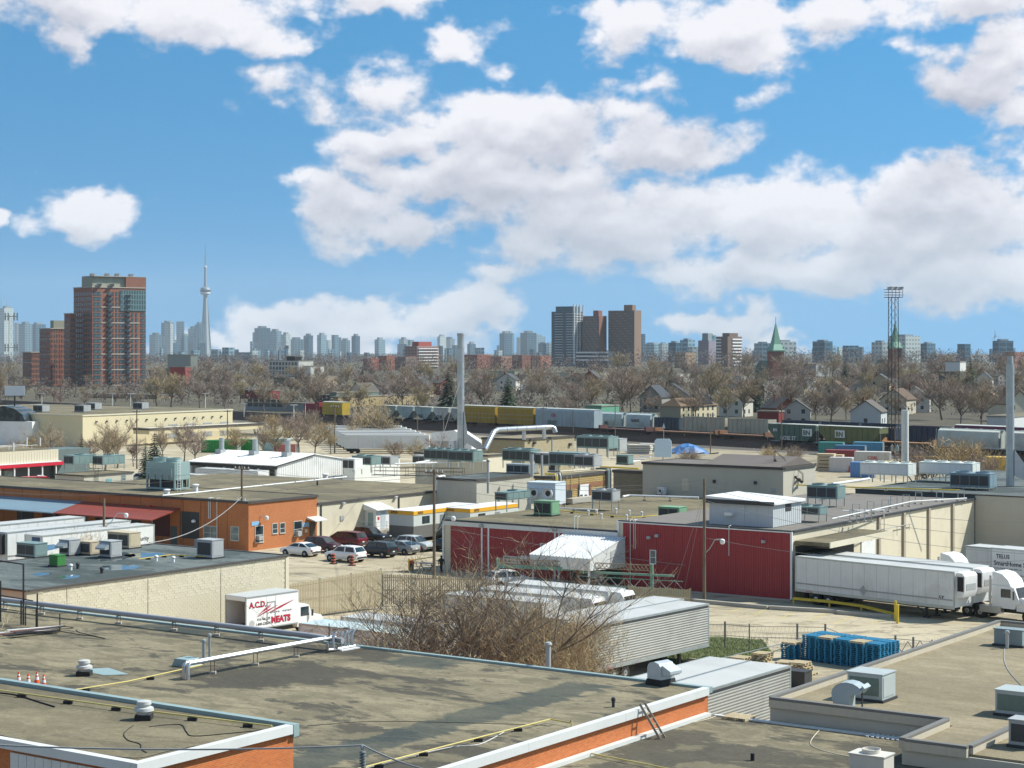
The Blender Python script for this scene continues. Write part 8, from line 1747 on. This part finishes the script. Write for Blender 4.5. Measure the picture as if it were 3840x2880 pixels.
def skyline():
 mats = [facade_mat('glass_a', '6e8c9a', '1f4458', 9, 6.8, 1.3), facade_mat('glass_b', '86a0aa', '2a556a', 12, 7, 1.6), facade_mat('glass_c', '4c7285', '173a4e', 14, 7, 1.0), facade_mat('glass_d', 'b3bdbb', '4b6670', 8, 6.4, 2.0), facade_mat('glass_e', '446a7e', '1c465c', 18, 7, .8)]
 mat('plant', '7f8a8e', .7, .1, .05)
 S = [  # left edge: white slab with twin masts and neighbours
  (0, 52, 1155, 3), (54, 70, 1210, 3), (70, 122, 1214, 1), (114, 172, 1216, 2), (0, 30, 1335, 3),
  (560, 608, 1255, 1), (604, 655, 1210, 1), (618, 650, 1215, 3), (661, 691, 1205, 1), (612, 640, 1262, 3), (676, 712, 1258, 0), (705, 740, 1231, 1), (730, 766, 1216, 0), (640, 680, 1282, 0), (620, 672, 1285, 4), (725, 770, 1286, 2), (560, 600, 1300, 4), (792, 830, 1310, 1), (833, 880, 1303, 1), (880, 940, 1321, 4), (940, 950, 1280, 1),
  (938, 950, 1280, 1), (947, 958, 1246, 0), (954, 1014, 1230, 2), (1008, 1056, 1241, 1), (1054, 1090, 1254, 3), (1082, 1140, 1272, 1), (1138, 1174, 1258, 2), (1142, 1172, 1268, 4), (1189, 1225, 1256, 1), (1200, 1225, 1285, 4), (1213, 1240, 1275, 3), (1243, 1270, 1256, 0), (1258, 1280, 1265, 1), (1274, 1313, 1276, 1), (1318, 1350, 1260, 2),
  (1405, 1445, 1273, 1), (1490, 1525, 1290, 4), (1496, 1530, 1272, 3), (1529, 1553, 1275, 1), (1640, 1673, 1262, 3), (1664, 1705, 1271, 3), (1695, 1720, 1294, 2), (1752, 1784, 1289, 2), (1780, 1816, 1304, 1),
  (1863, 1880, 1295, 1), (1873, 1920, 1250, 2), (1888, 1928, 1249, 0), (1937, 1960, 1265, 3), (1951, 2012, 1248, 2), (1990, 2045, 1262, 1), (2018, 2050, 1287, 2), (2051, 2070, 1285, 3),
  (2405, 2420, 1252, 2), (2410, 2480, 1288, 1), (2425, 2500, 1290, 0), (2470, 2505, 1288, 3), (2506, 2550, 1285, 2), (2550, 2606, 1275, 1), (2580, 2620, 1300, 3), (2618, 2684, 1277, 1), (2640, 2684, 1257, 0),
  (2828, 2892, 1287, 1), (2890, 2985, 1281, 3), (3047, 3122, 1280, 2), (3110, 3135, 1297, 1), (3160, 3220, 1296, 0), (3268, 3330, 1283, 3), (3330, 3452, 1260, 3), (3452, 3508, 1288, 2), (3722, 3800, 1278, 2), (3590, 3640, 1290, 4)]
 seen = set()
 for i, (a, b, y, mi) in enumerate(S):
  d = 7000 if a < 2000 else (4200 if a < 2500 else 2600); d += (i * 173) % 600
  if y > 1300: d = 3600
  w = b - a
  region = ['at the left edge', 'left of the brick towers', 'just right of the brick towers', 'left of the needle tower', 'behind the needle tower', 'right of the needle tower', 'in the honeycomb cluster', 'right of the honeycomb cluster', 'in the cluster left of centre', 'left of the red roofed flats', 'behind the red roofed flats', 'near the tall stack', 'left of the three towers', 'beside the three towers', 'right of the three towers', 'left of the banded flats', 'near the green spire', 'right of the green spire', 'by the light mast', 'right of the light mast', 'by the wind turbine']
  xs = [40, 150, 610, 690, 760, 900, 1000, 1150, 1290, 1420, 1560, 1740, 1920, 2055, 2450, 2650, 2900, 3110, 3300, 3440, 9999]
  rg = region[next(k for k, q in enumerate(xs) if (a + b) / 2 <= q)]
  lab = '%s %s high-rise %s, roof %s' % (['whitish', 'blue', 'steel blue', 'grey', 'slate'][mi], ['slim', 'broad'][w > 40], rg, ['lowest of its group', 'low', 'mid high', 'highest'][0 if y > 1290 else 1 if y > 1270 else 2 if y > 1245 else 3])
  while lab in seen: lab += ', farther right' if 'farther' not in lab else ' again'
  seen.add(lab)
  t, p, lx, ly, h = highrise(lab, a, b, y, d, mats[mi], R(-35 - (i * 29) % 40), crown=((8 if a < 2000 else 2.5) if w > 30 and y < 1290 else 0), split=.3 + .4 * ((i * 37) % 10) / 10)
  if mi == 3 and a < 10 and y < 1200:
   for k, (x, yt) in enumerate(((5, 1103), (25, 1117))): q = D(x, 1160, d); MB().cyl((0, 0, 0), (0, 0, (1160 - yt) / F * d), 1.2, .4, 6).o('mast', M_grey, t, at=loc(Vector((q.x, q.y, h - 34 - 2)), p, R(-35 - (i * 29) % 40)) + Vector((0, 0, 34 * 0)))
 # small hazy blocks that fill the foot of the skyline
 r = random.Random(31)
 for i in range(64):
  x = r.uniform(560, 3800); w = r.uniform(10, 34); y = r.uniform(1296, 1322) if x < 2400 else r.uniform(1300, 1318)
  highrise('small hazy city block at the foot of the skyline', x, x + w, y, r.uniform(3600, 5600), mats[r.randint(0, 4)], R(r.uniform(-60, -25)), split=r.uniform(.3, .7), name='city_block', group='hazy blocks at the foot of the skyline')
 # needle tower
 d = 7900; p = D(770, YH, d); k = d / F; zz = lambda y: H + (YH - y) * k + 91
 p.z = -91; t = thing('needle_tower', 'tall concrete observation tower with round pod and needle mast', 'tower', p, 0); cm = mat('tower_concrete', '8f9aa0', .85, .04, .01); cw = mat('tower_white', 'c6ccce', .6)
 MB().lathe([(33, 0), (21, 60), (16.5, 120), (13, 200), (9, 300), (8, 335)], n=6).o('shaft', cm, t)
 for i in range(3): a = i * 2.0944 + .5; c, s = math.cos(a), math.sin(a); MB().add([(c * 34 - s * 3, s * 34 + c * 3, 0), (c * 34 + s * 3, s * 34 - c * 3, 0), (0, 0, 0), (c * 8 - s * 2, s * 8 + c * 2, 330), (c * 8 + s * 2, s * 8 - c * 2, 330), (0, 0, 330)], [(0, 1, 4, 3), (1, 2, 5, 4), (2, 0, 3, 5)]).o('fin', cm, t)
 MB().lathe([(8, 332), (20, 335), (22, 339), (20, 343), (12, 344)], n=24).o('pod_ring', cw, t, True); MB().lathe([(18, 344.1), (22.5, 348), (23, 353), (21, 357), (19, 360), (16, 364), (9, 366)], n=24).o('pod', mat('pod_grey', '75828a', .5), t, True); MB().lathe([(23.4, 349.5), (23.6, 351), (23.4, 352.5)], n=24).o('pod_band', M_dark, t, True)
 MB().lathe([(6.5, 366.1), (5.5, 400), (5, 446)], n=8).o('upper_shaft', cm, t, True); MB().lathe([(5, 446.1), (7, 448), (7, 453), (4, 456)], n=12).o('sky_pod', cw, t, True); MB().lathe([(3, 456.1), (2.6, 500), (1.6, 501), (1.4, 525), (.8, 526), (.5, 553)], n=6).o('mast', mat('mast_grey', '8a9296', .6), t)
 # three tower blocks in the middle
 gr = facade_mat('flats_brown', '6f5d54', '3d4348', 3.2, 2.9, .75); gr2 = facade_mat('flats_glass', '4d6673', '27404d', 3.0, 3.0, .35, .25)
 blank = mat('flats_end', '7d5347', .9, .06, .05); blank2 = mat('flats_end_tan', '7f6a5a', .9, .06, .05)
 for (x0, x1, yt, m, end, sp, lab, mech) in ((2186, 2274, 1185, gr, blank, .68, 'brown flats tower in the middle of the three, red end wall', 1160), (2281, 2404, 1164, gr, blank2, .79, 'brown flats tower, rightmost of the three', 1152)):
  t, p, lx, ly, h = highrise(lab, x0, x1, yt, 2150, m, R(-25), group='three tower blocks', split=sp, name='tower_block', z0=-6)
  box('end_wall', end, t, .02, -.02, 0, .25, ly + .02, h + .3); box('roof_house', end, t, -lx * .45, ly * .2, h + .02, -lx * .12, ly * .7, h + 6.5)
  for f in range(24): box('floor_band', m, t, -lx, -.12, h - 2.6 - f * 2.9, 0, -.01, h - 2.2 - f * 2.9)
  wn = box('bay_window', mat('bay_pale', '8b938f', .5), t, -lx + 1, -.10, h - 4, -lx + 2.2, -.01, h - 2.9); n = 0
  for f in range(23):
   for i in range(9):
    if (f * 7 + i * 5) % 3 == 0 and n < 90: inst('bay_window', wn, t, (lx * .1 * i, 0, -f * 2.9)); n += 1
 t, p, lx, ly, h = highrise('dark glass tower with white balconies, leftmost of the three', 2068, 2186, 1168, 2150, gr2, R(-28), group='three tower blocks', split=.68, name='tower_block', z0=-6)
 box('roof_house', gr2, t, -lx * .85, ly * .1, h + .02, -lx * .05, ly * .8, h + 6)
 for f in range(26):
  z = h - 3 - f * 2.95
  if z < 5: break
  box('balcony_slab', mat('balcony_white', 'c3cacb', .6), t, -lx * .82, -1.5, z, -lx * .45, -.01, z + .6); box('balcony_slab', MATS['balcony_white'], t, -lx * .28, -1.6, z, .2, -.01, z + .7)
  box('balcony_slab', MATS['balcony_white'], t, .01, .5, z, 1.6, ly * .9, z + .7)
 for y in (0.4, ly * .3, ly * .6, ly * .92): box('frame_rib', M_white, t, .3, y, h * .12, 1.9, y + .9, h + 8)
 low = highrise('long low white banded office block at the foot of the three towers', 2160, 2300, 1318, 2000, mat('office_dark', '2f3b42', .5), R(-25), split=.85, name='office_block', z0=-6, group='low blocks by the three towers')
 for i in range(3): box('floor_band', M_white, low[0], -low[2], -.6, low[4] - 2 - i * 4, .3, -.02, low[4] - .4 - i * 4)
 # red roofed flats and brick blocks in the middle distance
 fl = facade_mat('flats_pink', '99786c', '4a4d50', 4, 3, .8)
 t, p, lx, ly, h = highrise('pinkish balconied flats with red roof house, left of the tall stack', 1520, 1645, 1298, 1900, fl, R(-35), split=.35, name='flats_block', z0=-4, group='brick blocks in the middle distance')
 for f in range(11): box('balcony_slab', M_white, t, .01, 1.5, h - 3 - f * 3, 1.3, ly - 2, h - 2.2 - f * 3)
 box('roof_house', mat('roof_red', '9a4a40', .8), t, -lx * .6, ly * .1, h + .02, -lx * .05, ly * .7, h + 4.5)
 for i, (a, b, y, c) in enumerate(((1362, 1420, 1344, '9c5a48'), (1420, 1480, 1334, '96604c'), (1480, 1562, 1338, '7c6a60'), (1515, 1560, 1336, 'a05a48'), (1740, 1840, 1330, '8f5a4c'), (1840, 1920, 1336, 'a07866'), (1990, 2065, 1334, 'a86f58'), (1920, 1995, 1332, '845a4c'), (3760, 3850, 1320, '9c6a5a'), (2530, 2610, 1322, '9c8468'))):
  highrise('brick mid rise block %s' % ['left of the pinkish flats, outermost', 'left of the pinkish flats, second', 'just left of the pinkish flats, darker', 'just left of the pinkish flats, redder', 'behind the tall stack', 'right of the tall stack', 'left of the three towers, nearer', 'left of the three towers, farther', 'at the right edge', 'right of the three towers'][i], a, b, y, 1750 + i * 23, facade_mat('mid%d' % i, c, '4b4a4a', 3.5, 3.1, 1.0), R(-40), split=.5, name='brick_block', z0=-4, group='brick blocks in the middle distance')
 # banded flats by the spire
 t, p, lx, ly, h = highrise('brown and white banded flats left of the green spire', 2685, 2782, 1262, 2100, mat('band_brown', '6d5a50', .8), R(-35), split=.45, name='flats_block', z0=-5, group='flats near the spire')
 for f in range(12): box('balcony_slab', M_white, t, -lx * .95, -1.0, h - 4 - f * 3.6, -lx * .55, -.01, h - 2.4 - f * 3.6); box('balcony_slab', M_white, t, .01, ly * .3, h - 4 - f * 3.6, 1.0, ly * .95, h - 2.4 - f * 3.6)
 box('roof_house', MATS['band_brown'], t, -lx * .7, ly * .2, h + .02, -lx * .1, ly * .8, h + 4)
 highrise('mauve flats with glass front left of the banded flats', 2618, 2684, 1277, 2300, facade_mat('mauve', '8f7f8a', '5d7884', 4, 3, .9), R(-30), split=.6, name='flats_block', z0=-5, group='flats near the spire', crown=9)
 # church spires
 cu = mat('copper_green', (.17, .36, .26), .6, .08, .1); bk = mat('church_brick', '85584b', .9, .1, .2)
 for i, (x, yt, yb, d, w) in enumerate(((2909, 1206, 1313, 1250, 9.4), (3357, 1200, 1303, 1350, 8.4))):
  p = D(x, YH, d); p.z = 0; t = thing('church', ['church with green copper spire and brick belfry', 'second green church spire standing behind the light mast'][i], 'church', p, R(20), 'churches'); z1 = H - (yb - YH) / F * d; z2 = H - (yt - YH) / F * d
  MB().add([(-w / 2, -w / 2, z1), (w / 2, -w / 2, z1), (w / 2, w / 2, z1), (-w / 2, w / 2, z1), (-w * .28, -w * .28, z1 + 4), (w * .28, -w * .28, z1 + 4), (w * .28, w * .28, z1 + 4), (-w * .28, w * .28, z1 + 4), (0, 0, z2)], [(0, 1, 5, 4), (1, 2, 6, 5), (2, 3, 7, 6), (3, 0, 4, 7), (4, 5, 8), (5, 6, 8), (6, 7, 8), (7, 4, 8)]).o('spire', cu, t)
  box('belfry', bk, t, -w * .44, -w * .44, 0, w * .44, w * .44, z1 - .01); box('cornice', cu, t, -w * .5, -w * .5, z1 - .8, w * .5, w * .5, z1 - .011)
  for s in (-.2, .2): box('louvre', M_dark, t, w * s - .8, -w * .45, z1 - 7, w * s + .8, -w * .441, z1 - 2.5)
  for a in (-1, 1):
   for b in (-1, 1): MB().cyl((a * w * .42, b * w * .42, z1), (a * w * .42, b * w * .42, z1 + 3), .7, .05, 6).o('pinnacle', cu, t)
  MB().prism([(0, 0), (9, 0), (9, 8), (4.5, 13), (0, 8)], w * .5, w * .5 + 26, 'y').o('nave', mat('church_roof', '4f6357', .8), t); MB().cyl((0, 0, z2 - .5), (0, 0, z2 + 3), .15, n=4).o('finial', M_dark, t)
 # wind turbine on the far shore
 d = 5200; p = D(3731, 1310, d); p.z = -30; t = thing('wind_turbine', 'white wind turbine on the far right horizon', 'turbine', p, R(10)); zh = H + (YH - 1262) / F * d + 30; tm = mat('turbine_white', 'b9c4c8', .6)
 MB().cyl((0, 0, 0), (0, 0, zh), 1.8, 1.0, 10).o('mast', tm, t); box('nacelle', tm, t, -1.5, -3, zh + .01, 1.5, 3, zh + 3)
 for i in range(3): a = math.radians(100 + i * 120); MB().add([(0, -3.2, zh + 1.5), (math.cos(a) * 4 - math.sin(a) * 1.4, -3.2, zh + 1.5 + math.sin(a) * 4 + math.cos(a) * 1.4), (math.cos(a) * 21, -3.2, zh + 1.5 + math.sin(a) * 21), (math.cos(a) * 4 + math.sin(a) * .6, -3.4, zh + 1.5 + math.sin(a) * 4 - math.cos(a) * .6)], [(0, 1, 2), (0, 2, 3), (1, 2, 3)]).o('blade', tm, t)
 # tower crane before the honeycomb cluster
 p = D(1050, YH, 1500); p.z = 0; t = thing('tower_crane', 'white tower crane with long lattice jib left of centre', 'crane', p, R(5)); zc = H - (1300 - YH) / F * 1500
 wj = (1050 - 940) / F * 1500
 for (a, b) in (((0, 0, 0), (0, 0, zc)),): MB().bar(a, b, 1.6).o('mast', M_white, t)
 for z in (zc + 1.0, zc + 3.2): MB().bar((-wj, 0, z), (6, 0, z), .35).o('jib_chord', M_white, t)
 for i in range(14): x = -wj + wj * i / 14; MB().bar((x, 0, zc + 1), (x + wj / 28, 0, zc + 3.2), .3).o('lattice', M_white, t); MB().bar((x + wj / 28, 0, zc + 3.2), (x + wj / 14, 0, zc + 1), .3).o('lattice', M_white, t)
 box('counterweight', M_grey, t, 4, -1, zc - 2, 7, 1, zc + .9); box('cab', M_white, t, -1, -1.2, zc - 2.6, 1, 1.2, zc - .1)
skyline()

def brick_towers():
 """the big brick apartment block at the left: every window of the main faces is built"""
 wallm = brick_mat('tower_brick', '9c6a58', '92604e', '86645a', .6, .2, .02, .06); conc = mat('tower_band', 'b3aa9d', .8); wg = glass_mat('tower_glass', (.035, .06, .07), .15); gl = facade_mat('tower_curtain', '6f8a8c', '2e4a50', 1.6, 2.9, .3, .2); mech = mat('tower_mech', '9a9c8c', .8, .05, .1)
 ang = R(-52); u = Vector((math.cos(ang), math.sin(ang), 0)); v = Vector((-u.y, u.x, 0)); d = 1050
 def part(label, xl, xc, xr, yt, dd, name='apartment_tower', win=True):
  p = D(xc, YH, dd); p.z = 0; lx, ly = along(p, -u, xl), along(p, v, xr); h = H - (yt - YH) / F * dd
  t = thing(name, label, 'building', p, ang, 'brick apartment towers'); box('wall', wallm, t, -lx, 0, 0, 0, ly, h); box('roof_edge', conc, t, -lx - .3, -.3, h + .01, .3, ly + .3, h + .6)
  return t, p, lx, ly, h
 t, p, lx, ly, h = part('tall brick apartment tower with glass bays at the left', 276, 346, 547, 1078, d)
 fl = int(h / 2.95)
 # lit right-hand face: brick piers between glazed bays, pale bands every third floor
 bays = [(.02, .16, 'g'), (.27, .36, 'b'), (.375, .40, 'w'), (.43, .47, 'w'), (.49, .60, 'g'), (.62, .70, 'b'), (.73, .765, 'w'), (.80, .84, 'w'), (.90, .995, 'g')]
 n = 0; wp = {}
 for f in range(fl):
  z = 1.2 + f * 2.95
  for (a, b, k) in bays:
   y0, y1 = ly * a, ly * b
   if k == 'b': box('balcony', M_dark, t, .02, y0, z - .25, 1.2, y1, z + .75)
   cols = max(1, int((y1 - y0) / 1.7))
   for i in range(cols):
    yy = y0 + (y1 - y0) * i / cols; w = (y1 - y0) / cols - .12; key = round(w, 2)
    if n < 290:
     if key not in wp: wp[key] = box('window', wg, t, .01, 0, 0, .12, w, 2.15); wp[key].location = (0, yy, z)
     else: inst('window', wp[key], t, (0, yy, z))
     n += 1
    else:
     if 'rest' not in wp: wp['rest'] = MB()
     wp['rest'].box(.01, yy, z, .12, yy + w, z + 2.15)
 if 'rest' in wp: wp['rest'].o('windows', wg, t, kind='stuff')
 for f in range(0, fl, 3): box('pale_band', conc, t, .005, ly * .16, f * 2.95 + .3, .22, ly * .88, f * 2.95 + .95)
 box('top_glazing', gl, t, .13, ly * .52, h - 13, .35, ly * .99, h - 1.2)
 m2 = MB()
 for f in range(fl):
  for i in range(9): x = -lx + lx * (i + .25) / 9; m2.box(x, -.1, 1.2 + f * 2.95, x + lx * .05, -.005, 3.2 + f * 2.95)
 m2.o('side_windows', wg, t, kind='stuff')
 box('penthouse', mech, t, -lx * .62, ly * .02, h + .61, -lx * .05, ly * .62, h + 6.2); box('penthouse', wallm, t, -lx * .6, ly * .62 + .01, h + .61, .2, ly, h + 6.3); box('penthouse_edge', conc, t, -lx * .62, ly * .02, h + 6.31, .3, ly + .2, h + 6.7)
 for i, (x, y) in enumerate(((-.5, .15), (-.3, .35), (-.2, .5), (-.3, .8), (-.9, .2), (-.05, .12), (-.05, .35))): MB().prism([(0, 0), (2.4, 0), (3.4, 1.6), (.4, 1.6)], -.9, .9).o('roof_unit', M_grey, t, at=(lx * x, ly * y, h + (6.72 if i < 4 else .62)))
 for i, (xl, xc, xr, yt, dd, lab) in enumerate(((241, 262, 282, 1178, 1056, 'brick wing stepping down left of the tall apartment tower'), (148, 190, 246, 1234, 1080, 'second brick apartment tower with pale roof house, further left'), (85, 118, 152, 1323, 1100, 'low brick wing at the left end of the apartment towers'))):
  t, p, lx, ly, h = part(lab, xl, xc, xr, yt, dd); m3 = MB()
  for f in range(int(h / 2.95)):
   for i2 in range(6): y = ly * (i2 + .3) / 6; m3.box(.005, y, 1.2 + f * 2.95, .1, y + ly * .06, 3.1 + f * 2.95); x = -lx + lx * (i2 + .3) / 6; m3.box(x, -.1, 1.2 + f * 2.95, x + lx * .06, -.005, 3.1 + f * 2.95)
  m3.o('windows', wg, t, kind='stuff')
  for f in (2, 5): box('pale_band', conc, t, -lx, -.15, h - f * 2.95, .1, -.01, h - f * 2.95 + .4)
  if i == 1: box('penthouse', mech, t, -lx * .3, ly * .2, h + .61, .0, ly * .98, h + 5)
brick_towers()
def masts():
 def lattice(name, label, x, yt, d, w0, w1, m, cat, n=14, z0=0.0):
  p = D(x, YH, d); p.z = z0; t = thing(name, label, cat, p, R(15)); h = H - (yt - YH) / F * d - z0
  c = lambda f, i: ((w0 + (w1 - w0) * f) / 2 * (1 if i in (1, 2) else -1), (w0 + (w1 - w0) * f) / 2 * (1 if i > 1 else -1), h * f)
  for i in range(4): MB().bar(c(0, i), c(1, i), w1 * .075).o('leg', m, t)
  for k in range(n):
   for i in range(4):
    a, b = c(k / n, i), c((k + 1) / n, (i + 1) % 4); MB().bar(a, b, w1 * .03).o('brace', m, t)
  return t, h
 lm = mat('mast_brown', '4a3f3a', .8, .1, .5)
 t, h = lattice('light_mast', 'tall lattice flood light mast over the rail yard', 3350, 1116, 425, 1.9, 1.6, lm, 'mast', 20)
 box('platform', lm, t, -1.75, -1.2, h, 1.75, 1.2, h + .12)
 for z in (.6, 1.2, 1.8): MB().tube([(-1.75, -1.2, h + z), (1.75, -1.2, h + z), (1.75, 1.2, h + z), (-1.75, 1.2, h + z), (-1.75, -1.2, h + z)], .05, 4).o('guard_rail', lm, t)
 for x in (-1.75, -.9, 0, .9, 1.75): MB().bar((x, -1.2, h + .12), (x, -1.2, h + 1.8), .08).o('rail_post', lm, t)
 for i, x in enumerate((-1.6, -1.1, -.15, .15, 1.1, 1.6)): MB().prism([(-.25, 0), (.35, .15), (.3, .65), (-.3, .5)], -.25, .25, 'y').o('flood_lamp', M_grey, t, at=(x, -1.0, h + 1.85))
 t, h = lattice('cell_mast', 'lattice phone mast with antennas at the left edge', 42, 1180, 480, 1.7, 1.0, mat('mast_grey2', '5c6463', .7), 'mast', 14)
 for z in (h - .5, h - 8.5): 
  for k in range(6): a = k * 1.047; MB().bar((math.cos(a) * 1.5, math.sin(a) * 1.5, z - 1), (math.cos(a) * 1.5, math.sin(a) * 1.5, z + 1), .35).o('antenna', M_grey, t)
  MB().lathe([(1.4, 0), (1.5, .1)], (0, 0, z), 8).o('ring', M_dark, t)
 rw = mat('mast_red', '8c4038', .7); t, h = lattice('radio_mast', 'red and white lattice radio mast before the brick towers', 216, 1292, 620, 1.8, 1.5, rw, 'mast', 10)
 t = thing('billboard', 'blank white billboard at the left edge', 'billboard', D(55, 1530, 440) * 1.0, R(10)); t.location.z = 0; z = H - (1484 - YH) / F * 440
 box('panel', M_white, t, -2.3, -.15, z, 2.3, .15, z + 2.3); MB().bar((0, .25, 0), (0, .25, z + .5), .35).o('post', M_dark, t); box('frame', M_dark, t, -2.4, -.1, z - .15, 2.4, .1, z - .01)
 t = thing('arched_roof_building', 'low building with dark arched glass roof at the left edge', 'building', G(40, 1560, 0) * 0 + D(40, 1545, 430), R(-20)); t.location.z = 0; z = H - (1545 - YH) / F * 430
 MB().prism([(-6, z - 2), (-5, z - .2), (-3, z + .9), (0, z + 1.5), (3, z + .9), (5, z - .2), (6, z - 2)], -3, 3).o('roof', M_glass, t, True); box('wall', M_white, t, -8, -3.2, 0, 8, 3, z - 2.01)
masts()

# ---------------- air ----------------
def haze():
 mb = MB().box(-9600, -500, -60, 9600, 14800, 520); o = mb.o('haze', None if False else M_haze); o['kind'] = 'stuff'
M_haze = bpy.data.materials.new('haze'); M_haze.use_nodes = True; M_haze.node_tree.nodes.clear()
_k = NT(M_haze.node_tree)
_v = _k.n('ShaderNodeVolumePrincipled', {'Color': (.80, .92, 1.0, 1), 'Density': 3.8e-5, 'Anisotropy': .0})
_k.t.links.new(_v.outputs[0], _k.n('ShaderNodeOutputMaterial').inputs['Volume'])
haze()
